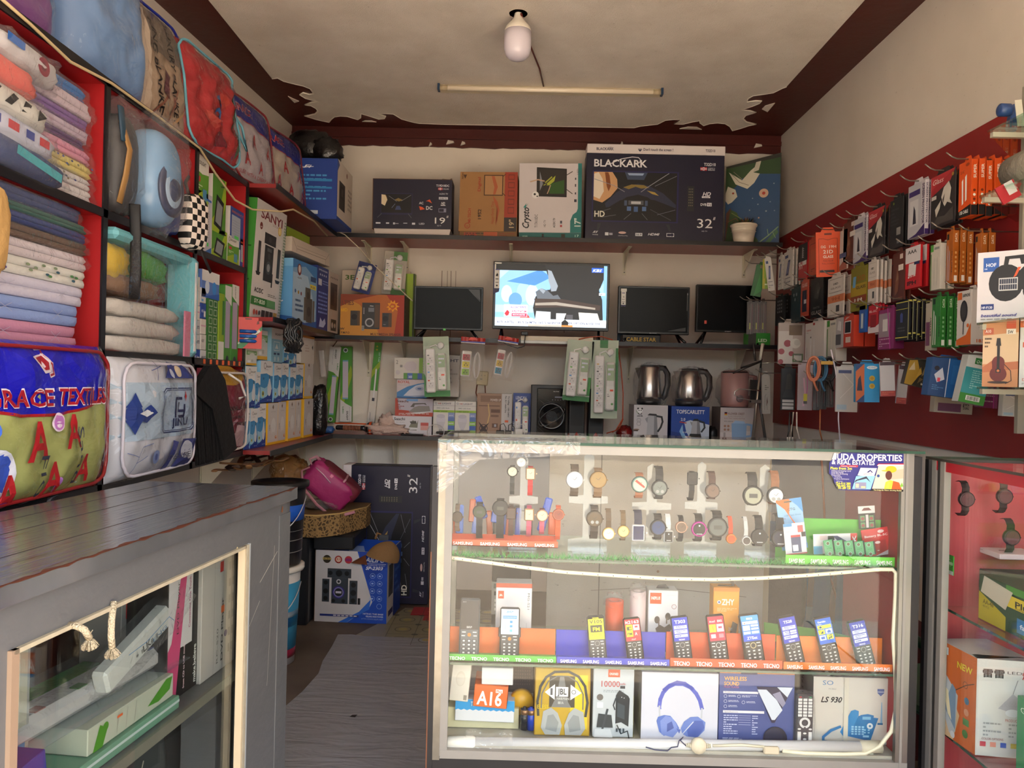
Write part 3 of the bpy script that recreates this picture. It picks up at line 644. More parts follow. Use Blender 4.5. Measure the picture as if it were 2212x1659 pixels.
g = G(); g.box(-w/2,0,lh,w/2,.15,lh+h,M('6d4a2c',.6,nz=.2)); g.box(-w/2+.004,-.001,lh,w/2,.14,lh+h-.003,M(NAVY,.4)); g.art(AC19,w-.004,h-.004,TR(-w/2+.004,-.001,lh)); g.build('box_body',t)
g = G(); g.prism([(-w/2+.01,lh),(-w/2+.02,0),(w/2-.015,0),(w/2-.005,lh)],.004,.14,M('d9cfc9',.5)); g.build('bottom_flap',t)
g = G(); g.prism([(w/2-.09,lh+h-.002),(w/2-.06,lh+h+.010),(w/2-.02,lh+h+.008),(w/2-.004,lh+h+.014),(w/2-.004,lh+h-.005)],.03,.036,M('5a4026',.8)); g.prism([(-w/2+.02,lh+h),(-w/2+.1,lh+h+.006),(w/2-.1,lh+h+.003),(w/2-.09,lh+h-.002)],.02,.03,M('5a4026',.8)); g.build('torn_edge',t)
MI = '''R .78 0 1 1 a63c26;R .78 0 1 .235 2e2624;R .84 .87 .95 .96 7a2c1e;R .85 .885 .94 .945 a63c26;R .84 .73 .95 .83 7a2c1e;R .85 .745 .94 .815 a63c26;R .84 .59 .95 .69 7a2c1e;R .85 .605 .94 .675 a63c26;R .84 .45 .95 .55 7a2c1e;R .85 .465 .94 .535 a63c26;R .84 .30 .95 .41 7a2c1e;R .85 .315 .94 .395 a63c26;Tbu .95 .06 .085 .14 c9b08a 19"
R .42 .60 .75 .95 4a2e1a;R .435 .615 .735 .935 b8895a;P b5603a .55 .93 .60 .93 .66 .75 .62 .62 .58 .62 .60 .74;L .012 4a2e1a .75 .93 .79 .96;L .012 4a2e1a .75 .64 .79 .60;Tbu .36 .67 .05 .24 a8442a Digital;Tbu .20 .14 .05 .24 a8442a MI-TECH;O .145 .09 .05 .012 a8442a;Tbc .145 .07 .03 .04 a8442a nt;Tbu .38 .20 .055 .17 3a2416 19S2;Tui .60 .12 .05 .38 a8442a Happy Family Time;P b5603a .58 .60 .66 .50 .70 .35 .66 .18 .63 .10 .67 .20 .65 .38 .60 .50;P 4a2e1a .09 .88 .12 .95 .06 .95;Tbu .06 .88 .03 .1 4a2e1a NOH'''
w = pxw(991,1118,Y0); h = 128*Y0/FP; lh = 13*Y0/FP
t = empty('television_carton',frontM(1053,512,Y0,ZT,0,-3),'brown cardboard television carton with red strip on the top shelf','carton')
g = G(); g.prism([(-w/2,lh),(-w/2+.004,lh+h),(w/2-.006,lh+h),(w/2,lh)],0,.20,M('a97c4c',.6,nz=.1)); g.art(MI,w-.006,h,TR(-w/2+.003,0,lh)); g.art('T .1 .3 .2 .3 8a3a22 MI-TECH;T .1 .1 .1 .3 5a3a22 19S2',.2,h,TR(-w/2,.2,lh) @ RZ(-90)); g.build('box_body',t)
g = G(); g.box(-w/2+.006,.004,0,w/2,.19,lh,M('7d5a34',.6)); g.art('R .08 .1 .3 .8 a8442a;N .1 .2 .5 .8 2 3a2416;R .42 .1 .66 .9 b5542a;N .68 .2 .95 .8 2 8a3a22',w-.006,lh,TR(-w/2+.006,.004,0)); g.build('bottom_flap',t)
CRY = '''R .94 0 1 1 1f7a78;P 1f7a78 .82 0 .82 .17 .86 .26 .92 .30 .945 .36 1 .36 1 0;Tbu .985 .09 .10 .12 d8e8e4 17";P 1a1614 .28 .52 .28 .94 .76 .92 .76 .51;P 2a241e .30 .55 .30 .91 .74 .90 .74 .54;P 2f5a1c .48 .56 .48 .70 .72 .76 .72 .56;P 8a8f9a .33 .60 .33 .88 .38 .70;L .02 a8b03a .42 .72 .52 .80;P b5bd3a .38 .68 .46 .72 .58 .82 .56 .74 .48 .68;L .02 c9a88a .18 .73 .30 .76 .40 .74;L .018 1a1a1a .44 .70 .38 .62 .36 .56;L .014 c9a88a .50 .68 .47 .60 .45 .56;C .26 .54 .055 f0f0f0;C .25 .55 .018 222;C .29 .52 .012 222;L .012 3a2e24 .76 .83 .85 .88;L .012 3a2e24 .76 .62 .85 .56
Tbiu .16 .06 .11 .30 1a1a22 Crysto;P 2a8a86 .07 .36 .12 .42 .11 .38 .15 .42 .10 .35;Tu .30 .07 .05 .19 2a2a30 T17A10DC;Tu .43 .08 .035 .10 2a2a30 HD TV;Tbu .58 .07 .035 .14 2a2a30 AC/DC TV;R .66 .08 .69 .11 b23a3a;Nu;R .66 .13 .69 .17 445;Tu .95 .84 .03 .08 445 LED;R .89 .76 .91 .79 334;R .89 .66 .91 .70 334;R .89 .55 .91 .58 334;R .88 .44 .92 .48 334'''.replace('Nu;','')
w = pxw(1121,1256,Y0); h = 150*Y0/FP; lh = 13*Y0/FP
t = empty('television_carton',frontM(1188,513,Y0,ZT,-.8),'white television carton with teal strip and a goalkeeper picture on the top shelf','carton')
g = G(); g.box(-w/2,0,lh,w/2,.14,lh+h,M('d9d3d6',.45),bev=.002); g.art(CRY,w,h,TR(-w/2,0,lh)); g.build('box_body',t)
g = G(); g.box(-w/2+.002,.003,0,w/2,.138,lh,M('1c6664',.5)); g.art('T .06 .3 .3 .08 cfe cryst;R .37 .2 .40 .8 1a1a1a;R .68 .2 .74 .8 2a2a1a;T .9 .3 .4 .06 cfe 17',w,lh,TR(-w/2,.003,0)); g.build('bottom_flap',t)
# hi-fi speaker carton standing at the corner with a black bag on top
Mw = TR(-1.14,4.11,ZT)
carton('speaker_carton','blue and white speaker carton on the top shelf corner under a black bag','carton',.29,.325,.36,'1c3f92',Mw,
       F='Tbi .12 .84 .05 .4 e8ecf6 Hi-Fi;L .01 e8ecf6 .1 .82 .55 .86;N .2 .3 .8 .75 7 4a9ad8;R .3 .62 .9 .66 2f86c8;R .3 .5 .9 .53 2f86c8;R .25 .08 .4 .14 cde;R .5 .08 .65 .14 cde;T .2 .02 .03 .4 cde made',
       R='R 0 .02 1 1 d8cdbf;R 0 0 1 .06 1c3f92;R .12 .22 .5 .68 3a3634;R .2 .4 .42 .62 24201f;R .25 .45 .37 .58 4a4644;P 1c3f92 0 1 0 .8 .12 .93;C .6 .88 .04 8a5a4a;G .68 .3 .95 .7 3 5 .5 8a8078')
g = G(); BP = M('0c0b0c',.28,bump=.6,bs=40,spec=.7); c = at(690,335,y=4.25)
g.blob(c.x-.05,4.27,ZT+.325+.085,.13,.12,.10,BP,e=.8,nz=.25,ns=5,seed=2); g.blob(c.x+.06,4.2,ZT+.325+.06,.075,.08,.075,BP,e=.8,nz=.35,ns=7,seed=5)
tag(g.build('plastic_bag'),'crumpled black plastic bag sitting on the hi-fi carton','bag')
# painted panel with doves and the potted plant in the corner
p0 = at(1567,517,y=4.72); p1 = at(1686,518,y=4.60); w = (Vector((p1.x,p1.y))-Vector((p0.x,p0.y))).length
t = TR(p0.x,4.74,ZT) @ RZ(math.degrees(math.atan2(-.12,p1.x-p0.x)))
g = G(); h = .555; sl = .05
g.prism([(0,0),(w,0),(w,h+.01),(0,h-sl)],0,.012,M('2a2a22',.6))
g.art('P 1c4a78 .0 .02 .99 .02 .99 .98 .0 .90;P 2c4a22 .0 .60 .0 .90 .99 .985 .99 .80 .6 .82 .3 .78 .2 .70;P 5a3320 .0 .02 .02 .40 .10 .46 .12 .30 .2 .02;P 33501f .0 .02 .10 .44 .22 .40 .30 .28 .45 .20 .62 .08 .60 .02;P 3c6a4a .55 .03 .75 .06 .95 .20 .98 .16 .8 .03;L .02 7aa07a .62 .05 .8 .13 .97 .22;L .012 7aa07a .8 .13 .78 .2;L .012 7aa07a .88 .16 .93 .10;P d8d2c0 .05 .86 .18 .72 .40 .66 .52 .72 .62 .82 .50 .84 .60 .93 .45 .86 .30 .76;P c9c3b0 .50 .84 .55 .95 .64 .96 .60 .86;L .01 8a8270 .1 .84 .25 .74 .42 .70;L .01 8a8270 .14 .86 .3 .77;P d8d2c0 .0 .62 .04 .70 .18 .66 .22 .58 .12 .52 .05 .50 .0 .54;C .14 .62 .02 a03a20;C .70 .60 .085 d8b49a;C .70 .60 .03 b83a2a;C .6 .48 .015 7a90b0;C .82 .5 .012 7a90b0;C .75 .4 .015 9ab;C .5 .55 .01 9ab;C .88 .7 .012 9ab;C .45 .42 .013 89a;C .9 .4 .012 7a90b0;C .62 .33 .015 c8a08a;L .012 7a8a3a .12 .40 .30 .33 .42 .26;L .012 7a4a2a .05 .30 .2 .34 .35 .22',w,h*.985,TR(0,0,0))
tag(g.build('painted_board',Mw=t),'painted board with white doves and blue lake leaning in the corner','painting')
pc = at(1608,514,y=4.58); t = empty('potted_plant',TR(pc.x,4.60,ZT),'white ribbed plastic pot with small dry plant on the top shelf','potted plant')
PW = M('e6dccb',.35); k = 4.6/FP
g = G(); g.lathe([(.055,0),(.058,.008),(.056,.012),(.066,.07),(.067,.07),(.069,.09),(.073,.108),(.078,.110),(.08,.118),(.076,.123),(.062,.122),(.06,.10)],PW,None,28)
for z in (.078,.09,.1): g.lathe([(.066+z*.02,z),(.071+z*.02,z+.003),(.066+z*.02,z+.006)],PW,None,28)
g.build('pot',t)
g = G(); rr = random.Random(4); GC = [M(c,.6) for c in ('4a5a30','6a3a24','35471f','7a5a34')]
for i in range(90):
    a = rr.uniform(0,2*pi); e = rr.uniform(.15,1.2); L = rr.uniform(.03,.07); d = Vector((cos(a)*cos(e),sin(a)*cos(e),sin(e))); b = Vector((rr.uniform(-.04,.04),rr.uniform(-.03,.03),.11)); n2 = d.cross(Vector((0,0,1))).normalized()*.005
    g.add([b-n2,b+d*L*.5+n2*1.6,b+d*L,b+d*L*.5-n2*1.6],[(0,1,2,3)],GC[i % 4])
g.build('foliage',t)

# ---------------------------------------------------------------- televisions
TVB = M('101012',.25,nz=.05); SCR = M('060607',.25,nz=.02,spec=.15)
def tv(label,x0,x1,yt,yb,Y,arts='',legs='v',emit=0,sticker='',logo='',z=1.566,roll=0):
    w = pxw(x0,x1,Y); h = (yb-yt)*Y/FP; c = at((x0+x1)/2,yb,y=Y)
    t = empty('television',TR(c.x,Y,c.z) @ RY(roll),label,'television')
    g = G(); b = w*.022; g.box(-w/2,0,0,w/2,.035,h,TVB,bev=.003); g.box(-w*.3,.035,h*.1,w*.3,.07,h*.75,TVB,bev=.01)
    if logo: g.art('Tc .5 .012 .016 .1 d8d8dc '+logo,w,h,TR(-w/2,0,0))
    g.build('cabinet',t)
    g = G(); g.box(-w/2+b,-.0015,b*1.3,w/2-b,.002,h-b,SCR);
    if arts: g.art(arts,w-2*b,h-2.3*b,TR(-w/2+b,-.0015,b*1.3),rough=.3,emit=emit,dl=.00008)
    g.build('screen',t)
    if sticker: g = G(); g.art(sticker,w,h,TR(-w/2,-.002,0)); g.build('sticker',t)
    dz = c.z-z
    for s in (-1,1):
        g = G()
        if legs == 'v':
            for q in (-1,1): g.tube([(s*w*.33,.03,.004),(s*w*.36+s*.03,.03+q*.07,-dz+.006)],.008,TVB,None,6)
        else:
            for q in (-1,1): g.tube([(s*w*.42,.03,.004),(s*w*.42+.01*q,.03+q*.06,-dz+.006)],.007,TVB,None,6)
        g.build('stand_foot',t)
    return t
tv('small switched off television with torn film corner beside the orange speaker carton',893,1042,619,713,4.60,arts='P 2a2a2c .80 .98 .97 .98 .98 .70;L .006 4a4a4a .80 .98 .98 .68',sticker='R .43 -.01 .47 .03 6ad86a')
NEWS = '''R 0 0 1 1 7fb2dc;R 0 .12 .55 1 86b8e2;P a8cdea 0 .7 .12 .9 .45 .95 .3 1 0 1;E .10 .52 .05 .14 b6d4ee;E .25 .55 .06 .16 9cc4e8;E .33 .50 .06 .18 b8d6ef;E .18 .42 .06 .12 5f96c8;R 0 .22 .5 .34 a9c2d6;P 4a86c0 .1 .72 .4 .92 .5 .8 .35 .66;R 0 .90 .95 1 0c0d10
P 1a1b1e .44 1 .46 .86 .50 .72 .49 .60 .42 .58 .36 .48 .34 .30 .36 .12 .97 .12 .96 .45 .93 .6 .97 .78 .97 1;P 8d98a4 .465 .92 .50 .90 .53 .78 .56 .66 .545 .58 .50 .57 .49 .66 .475 .74;P 5a626c .36 .56 .41 .62 .47 .58 .52 .50 .56 .52 .60 .42 .56 .36 .50 .44 .44 .40 .39 .36;P 8d98a4 .39 .60 .41 .62 .45 .58 .43 .53;P 3a2c28 .35 .45 .60 .45 .95 .36 .94 .28 .60 .32 .36 .30;P 9a9288 .36 .38 .55 .40 .90 .32 .90 .29 .55 .35 .36 .34;P b9c2c8 .37 .25 .50 .24 .50 .12 .36 .12;P d8dadc .55 .22 .64 .22 .62 .12 .55 .12;P e8e4da .75 .24 .92 .23 .94 .12 .76 .12;R .64 .12 .70 .2 4a4a50;P c23a2c .21 .12 .28 .23 .32 .12
P 9ec6d0 .93 .62 .97 .72 .97 .52;R 0 0 1 .12 d7e4ee;R 0 .035 1 .095 f2f6fa;Tb .02 .045 .035 .93 3a4c78 BETI: AIRTEL *185*5*2# MTN *165*5*6# ENTER UNDER OPTION & USE THE;R .0 .12 .34 .135 e8eef4
R .08 .15 .29 .345 e9dff0;Tb .14 .29 .03 .14 3a3a9a HALLO QUALITY PROPERTIES;T .14 .265 .014 .13 556 CALL 0754 381 208;Tb .15 .22 .035 .13 c02a4a A PLOT AT 3M;R .15 .155 .285 .205 c8325a;Tb .16 .17 .025 .11 f4e0ea MUKONO MUSTERI;P c02a3a .085 .2 .11 .26 .13 .22 .12 .17 .10 .16
R .86 .89 .965 .965 1f5ad0;Tbi .868 .902 .045 .085 f2f6ff KBS;R .93 .52 .985 .56 dfe3e8;N .935 .525 .98 .555 1 555;P 0c0d10 .6 .08 .63 .12 .66 .08 .66 0 .6 0;R .3 0 .6 .03 b9b4a8;R .6 0 .7 .03 c8803a'''
o = tv('large switched on television showing a news programme on the middle shelf',1063,1314,567,713,4.60,arts=NEWS,legs='i',emit=.75,sticker='R .008 .60 .055 .93 e8e6e0;R .01 .93 .07 .985 e8e6e0;P 2a2650 .008 .60 .055 .60 .05 .55 .008 .52;R .0 .52 .01 .95 2a2650;N .012 .95 .06 .975 1 333;R .018 .87 .05 .885 35347a;P 222 .022 .80 .042 .80 .032 .83 .042 .78 .022 .78;R .02 .73 .045 .745 555;R .02 .68 .045 .69 555;C .032 .64 .008 222')
STK = 'R .04 .60 .105 .88 e6e4de;R .035 .88 .115 .94 e6e4de;P 2a2650 .04 .60 .105 .60 .10 .555 .07 .57 .04 .555;R .05 .84 .09 .855 35347a;P 222 .06 .77 .08 .77 .07 .80 .08 .75;R .05 .71 .09 .72 888;R .05 .66 .09 .67 888;C .07 .63 .01 222'
tv('switched off television with white sticker in front of the blue picture',1334,1488,619,722,4.58,sticker=STK,arts='P 1a1a1c .70 .03 .97 .12 .97 .03;L .004 888 .985 .5 .985 .9;L .006 aaa .99 .86 .985 .9',legs='v',logo='BLACKARK')
tv('switched off television with small orange sticker, partly hidden by hanging packets',1503,1642,616,718,4.60,sticker='R .13 .17 .165 .24 e0584a',logo='SMART',legs='v')
bx('picture_panel','dark blue landscape picture standing behind a switched off television','picture',1334,1427,602,722,4.70,1.567,.012,'163a52',F='P 1f5270 0 .82 1 .85 1 1 0 1;P 3a7a98 .1 .9 .5 .86 .9 .92 .5 .95;P 10100e .35 .84 .5 .93 .62 .9 .8 .85 .7 .8 .4 .8')
bx('cable_box','flat dark box with yellow lettering under a television','box',1345,1425,722,739,4.56,1.567,.1,'15130f',F='Tb .1 .2 .5 .8 b8962a CABLE STAR;')
g = G(); a = at(1203,732,y=4.49); g.box(a.x-.21,4.47,a.z-.014,a.x+.21,4.492,a.z+.012,M('d6c8b0',.4)); g.box(a.x-.21,4.468,a.z-.03,a.x+.235,4.49,a.z-.015,M('8f8a84',.3,met=.6)); tag(g.build('light_batten'),'cream batten fixed along the edge of the television shelf','batten')
carton('green_box','small green and white box at the end of the television shelf','box',.13,.075,.1,'2c8a2a',frontM(1640,740,4.56,1.567),F='R 0 0 .35 1 3a3a34;Tb .45 .3 .25 .4 d8ead0 LED')

# ================================================================ corner shelf: side facing cartons
def sbM(x0,x1,yt,yb,X,z=None,X1=None):
    """frame, width and height of a face turned to the passage (+x) seen between px x0 (near) and x1 (far)"""
    X1 = X if X1 is None else X1
    ym = (yt+yb)/2; a = at(x0,ym,x=X); b = at(x1,ym,x=X1); hz = at(x0,yt,x=X).z; z = at(x0,yb,x=X).z if z is None else z
    c = (a+b)/2; c.z = z; ang = math.degrees(math.atan2(b.y-a.y,b.x-a.x))
    return TR(*c) @ RZ(ang),math.hypot(b.x-a.x,b.y-a.y),hz-z
def sb(name,label,cat,x0,x1,yt,yb,X,z,d,col,X1=None,roll=0,lean=0,**k):
    Mw,w,h = sbM(x0,x1,yt,yb,X,z,X1)
    return carton(name,label,cat,w,h,d,col,Mw @ RY(roll) @ RX(lean),**k)
SAN = '''R 0 0 1 1 d9d4d2;Tbc .5 .86 .075 .72 7a1c22 SANYI;Tc .68 .835 .02 .3 a8908a SOUND;L .004 e8e4e2 .34 .97 .40 .82;C .17 .79 .045 7a2a22;T .15 .775 .012 .05 eee BT;E .78 .82 .06 .04 e0b84a;E .78 .82 .045 .03 f0dc9a
R .30 .66 .68 .755 2c2a2c;R .33 .34 .62 .65 262628;R .12 .40 .20 .66 2a2a2c;R .76 .40 .86 .66 2a2a2c;P 1a1a1c .08 .40 .24 .40 .20 .37 .12 .37;P 1a1a1c .72 .38 .9 .38 .86 .35 .76 .35;R .6 .30 .64 .42 222;C .475 .46 .085 444a50;C .475 .46 .05 8a9298;C .475 .56 .04 3a3c40;C .475 .705 .04 3c3c40;R .40 .60 .55 .63 55585c;L .003 888 .16 .44 .16 .62
Tb .08 .225 .04 .28 2a2a2c AC/DC;N .52 .21 .9 .24 2 8a8480;R 0 .115 .55 .185 2f7a34;P 5f9a60 .5 .115 .8 .115 .78 .185 .5 .185;Tb .10 .135 .035 .34 e6eee0 SY-B20;C .12 .055 .035 b0483a;C .2 .055 .03 b0483a;C .28 .055 .03 445;R .35 .02 .46 .085 2c2626;R .48 .02 .59 .085 3a2e26;R .61 .02 .72 .085 2c2420;R .74 .02 .86 .085 b8923a
G .90 .03 .99 .93 3 34 .55 3a7a4a'''
t = empty('speaker_carton',TR(-1.20+.0,3.605,1.576) @ RZ(87) @ RX(3),'tall white and green speaker carton on the corner shelf','carton')
g = G(); g.box(-.185,0,0,.185,.15,.535,M('3c8a34',.5),bev=.002); g.art(SAN,.37,.535,TR(-.185,0,0)); g.art('R 0 0 1 1 3f8c34;L .04 1a4a1c .5 .3 .9 .32;L .04 1a4a1c .5 .6 .9 .6;L .03 1a4a1c .6 .9 .8 .92;R 0 0 .3 .25 e0dcd8',.15,.535,TR(-.185,.15,0) @ RZ(-90)); g.build('box_body',t)
g = G(); g.add([(-.185,.0,.535),(.10,.0,.535),(.09,.06,.548),(-.185,.07,.552)],[(0,1,2,3)],M('5a4a34',.7)); g.build('box_flap',t)
LB = '''R 0 0 1 1 7fa8cf;P a9c4dd 0 0 0 .8 .6 .8 .95 .3 .95 .1 .5 .05;P 3f7fc0 0 1 0 .86 .5 .94 1 .78 1 1;P 2a5fa8 0 0 0 .12 .5 .06 1 .12 1 0;E .25 .86 .08 .09 7a2a24;E .25 .87 .05 .06 e0d0c8;T .18 .72 .03 .16 7a2a24 ALLONS;R .72 .74 .95 .82 2f4a7a;R .7 .62 .96 .69 e8d23a;Tb .72 .635 .035 .2 2f4a7a SP-2302;C .10 .52 .03 2f5fa0;C .22 .51 .03 c89a3a;C .33 .50 .03 8a4a5a;R .45 .10 .56 .46 6a645c;R .50 .30 .72 .62 5c564e;R .55 .08 .80 .46 54504a;R .82 .10 .90 .44 6a645c;C .66 .25 .08 3a3632;C .61 .5 .06 3a3632;N .1 .2 .4 .42 3 4a6a94'''
sb('speaker_carton','light blue speaker carton on the corner shelf beside the tall green and white one','carton',632,684,556,694,-1.135,1.576,.2,'5f9fd6',X1=-1.10,F=LB,L='R 0 .88 1 1 79b6e4;R .15 .6 .45 .72 1c2c6a;R .1 .35 .4 .5 e8d23a;Tb .2 .38 .08 .1 333 1;L .03 e6eef6 .5 .9 .7 .95;L .03 e6eef6 .5 .6 .75 .66;L .03 e6eef6 .5 .3 .75 .36;P 2a5fa8 0 0 1 0 1 .12 0 .2')
sb('speaker_carton','navy blue carton with white spec lines between two speaker cartons','carton',685,709,571,704,-1.10,1.576,.2,'24357f',X1=-1.085,F='Tb .1 .93 .025 .8 d8dcec SPEAKER;G .15 .84 .85 .9 4 1 .5 c8cee4;R .08 .70 .38 .80 c9cbd6;N .45 .72 .95 .80 2 8fa0d8;N .1 .25 .9 .62 6 7a92d8;P b8c4e8 .2 .05 .6 .05 .8 .12 .7 .2 .5 .14 .3 .2')
sb('speaker_carton','white and brown carton at the inner end of the corner shelf','carton',710,731,584,712,-1.085,1.576,.2,'b9aaa0',X1=-1.07,F='Gx;R .15 .38 .85 .82 4a3a34;R .2 .45 .5 .75 2e2622;R .55 .5 .8 .7 5c4a42;G .1 .88 .9 .93 5 1 .5 6a5a54;R .25 .03 .8 .22 2e2a28;C .4 .12 .1 b8aca4;C .65 .12 .08 b8aca4'.replace('Gx;',''))
carton('flat_carton','open white cardboard box lying on top of the speaker cartons','carton',.52,.075,.22,'cfc0b2',TR(-1.12,4.10,1.945) @ RZ(83),F='L .004 6a5a4e .02 .9 .12 .3 .12 .1;L .004 6a5a4e .12 .3 .88 .4 .98 .95;L .004 6a5a4e .88 .4 .88 .0;L .003 8a7a6e .12 .5 .88 .6')
carton('flat_carton','black ended yellow green box tucked under the shelf above the speaker cartons','carton',.3,.055,.2,'8aa02c',TR(-1.17,4.02,2.022) @ RZ(83),L='R 0 0 1 1 151515;N .1 .2 .6 .8 3 bbb')
# flat packs standing against the back wall behind the orange speaker carton
PY = 4.72
carton('light_panel_box','white panel box with green numerals standing behind the orange carton','box',pxw(735,885,PY),.42,.03,'d9c8b4',frontM(810,720,PY+.04,1.567),F='Tb .05 .86 .07 .32 4a6a1c 3E-03;R .0 .6 .5 .63 3a4a1c;L .012 2a2a2a .30 .66 .30 .74 .42 .76;T .3 .52 .04 .3 6a9a4a LED')
carton('light_panel_box','yellow green box edge standing beside the power strip pack','box',pxw(873,893,PY),.40,.05,'9ab82c',frontM(884,722,PY,1.567),F='R 0 0 .15 1 6a8a1c;R .8 0 1 1 3a4a14')
def blister(label,cx,yt,yb,wpx,Y,card,art='',roll=0,n=4,group=None,ang=0,cyl=True,z=None,name='power_strip_pack',sock='e6e2df',side=None,hang=True,capcol='e6e4e2'):
    """power strip with its plug and coiled lead in a clear blister on a printed card, hanging or leaning"""
    k = Y/FP; w = wpx*k; h = (yb-yt)*k; c = at(cx,yb,y=Y)
    if z is not None: c.z = z
    t = empty(name,TR(*c) @ RY(roll) @ RX(ang),label,'power strip')
    g = G(); g.box(-w/2,.0,0,w/2,.0015,h,M(card,.4),bev=.0005); g.art(art,w,h,TR(-w/2,0,0))
    g.build('backing_card',t)
    g = G(); sw = w*.36; sx = -w*.22; g.box(sx-sw/2,-.032,h*.07,sx+sw/2,-.004,h*.80,M(sock,.35),bev=.006)
    a = ''
    for i in range(n):
        y = .10+.76*i/n; a += 'R .18 %.3f .86 %.3f d8d4d2;C .5 %.3f .05 55504e;C .34 %.3f .035 55504e;C .66 %.3f .035 55504e;R .2 %.3f .42 %.3f %s;' % (y,y+.60/n*.95,y+.36/n*1.2,y+.22/n,y+.22/n,y+.64/n,y+.76/n,['c8502a','4a8ac8','6ab04a','8a8a8a','333333','c89a3a'][i % 6])
    g.art(a,sw,h*.73,TR(sx-sw/2,-.032,h*.07)); g.build('power_strip',t)
    g = G(); g.box(w*.03,-.028,h*.10,w*.38,-.004,h*.72,M('d9d6cf',.3),bev=.008)
    g.art('R .1 .05 .9 .5 e3e0d8;R .45 .40 .8 .44 e8502a;N .2 .28 .8 .36 2 444;C .7 .14 .12 5a9a4a;R .1 .62 .9 .95 9ab08a;N .2 .7 .8 .9 2 dde',w*.35,h*.62,TR(w*.03,-.028,h*.10)); g.build('cable_box',t)
    g = G(); g.lathe([(.0,0),(w*.13,.003),(w*.13,.02),(w*.09,.026),(0,.027)],M(capcol,.35),TR(w*.19,-.004,h*.85) @ RX(90),16); g.tube([(w*.19,-.02,h*.79),(0,-.02,h*.86),(sx,-.02,h*.83),(sx,-.02,h*.78)],.004,M('eee',.4)); g.build('plug',t)
    g = G(); g.grid(lambda u,v: (-w*.46+w*.92*u,-.004-.033*min(1,8*min(u,1-u))*min(1,8*min(v,1-v)),h*(.03+.92*v)),24,40,clear('blister_film','ffffff',1.45,.05,bump=.45,bs=22,k=.9)); g.build('blister',t)
    if Y < 4.5: g = G(); g.box(-.002,0,h*.97,.002,4.5-Y,h*.98,M('8f867c',.3,met=.8)); g.build('hanging_hook',t)
    return t
blister('blue power strip pack leaning above the orange speaker carton',778,566,632,40,4.64,'2a3a86','Tbd .66 .6 .2 .5 e6e6f0 LENCAN;R 0 .8 1 1 1c2a6a',roll=14,n=2,z=at(785,632,y=4.64).z)
blister('white and green power strip pack above the orange speaker carton',848,543,636,50,4.66,'b8b0a4','R .4 .8 1 1 5a8a4a;R .4 0 1 .15 4a7a3a',roll=4,n=4,z=at(848,636,y=4.66).z)
ORA = '''R 0 0 1 1 b8652a;P c88a34 .0 .0 .62 0 .55 .3 .30 .75 .1 .9 0 .7;P 8a3a1c 0 1 0 .7 .2 .85 .6 1;P a8301c .85 0 1 0 1 1 .72 1 .9 .6;Tb .02 .74 .11 .19 6a3a28 LTIES;Tb .01 .58 .08 .10 e8b01c 68D;Tb .0 .13 .055 .07 1a1410 W;Tb .02 .04 .05 .13 1a1410 P.M.P.O;Tb .48 .015 .055 .48 5a2a1c MULTIMEDIA SPEAKER
P f0a01c .72 .70 .76 .74 .74 .80 .78 .80 .79 .88 .82 .82 .85 .88 .86 .80 .91 .82 .88 .76 .93 .72 .88 .70 .90 .62 .85 .66 .82 .58 .80 .66 .75 .62 .76 .68;P c85a1c .76 .71 .80 .80 .86 .78 .87 .71 .82 .64;Tb .79 .70 .05 .05 f0c82a NEW
R .16 .24 .31 .60 3a3634;P 54402e .27 .24 .31 .24 .31 .60 .27 .58;C .22 .45 .045 1e1c1c;R .34 .16 .62 .80 35363a;R .54 .2 .61 .76 5a4434;C .46 .32 .07 a8aab0;C .46 .32 .048 3a3a3e;R .44 .58 .53 .68 7a7e86;Tb .46 .71 .03 .06 d8d8d8 Altec;G .355 .52 .385 .68 1 5 .5 c8c8cc;R .34 .12 .38 .24 9a9a96;G .342 .13 .378 .23 3 4 .6 444;R .66 .22 .81 .56 33343a;P 5a4434 .76 .22 .81 .22 .81 .56 .76 .54;C .71 .42 .045 1c1c20;T .68 .27 .02 .04 ccc Altec'''
bx('speaker_carton','orange multimedia speaker carton on the middle shelf','carton',734,872,633,722,4.50,1.568,.22,'6a5c50',F=ORA,R='R 0 0 1 1 5c5048;N .1 .3 .5 .7 4 766a60',bev=.002)
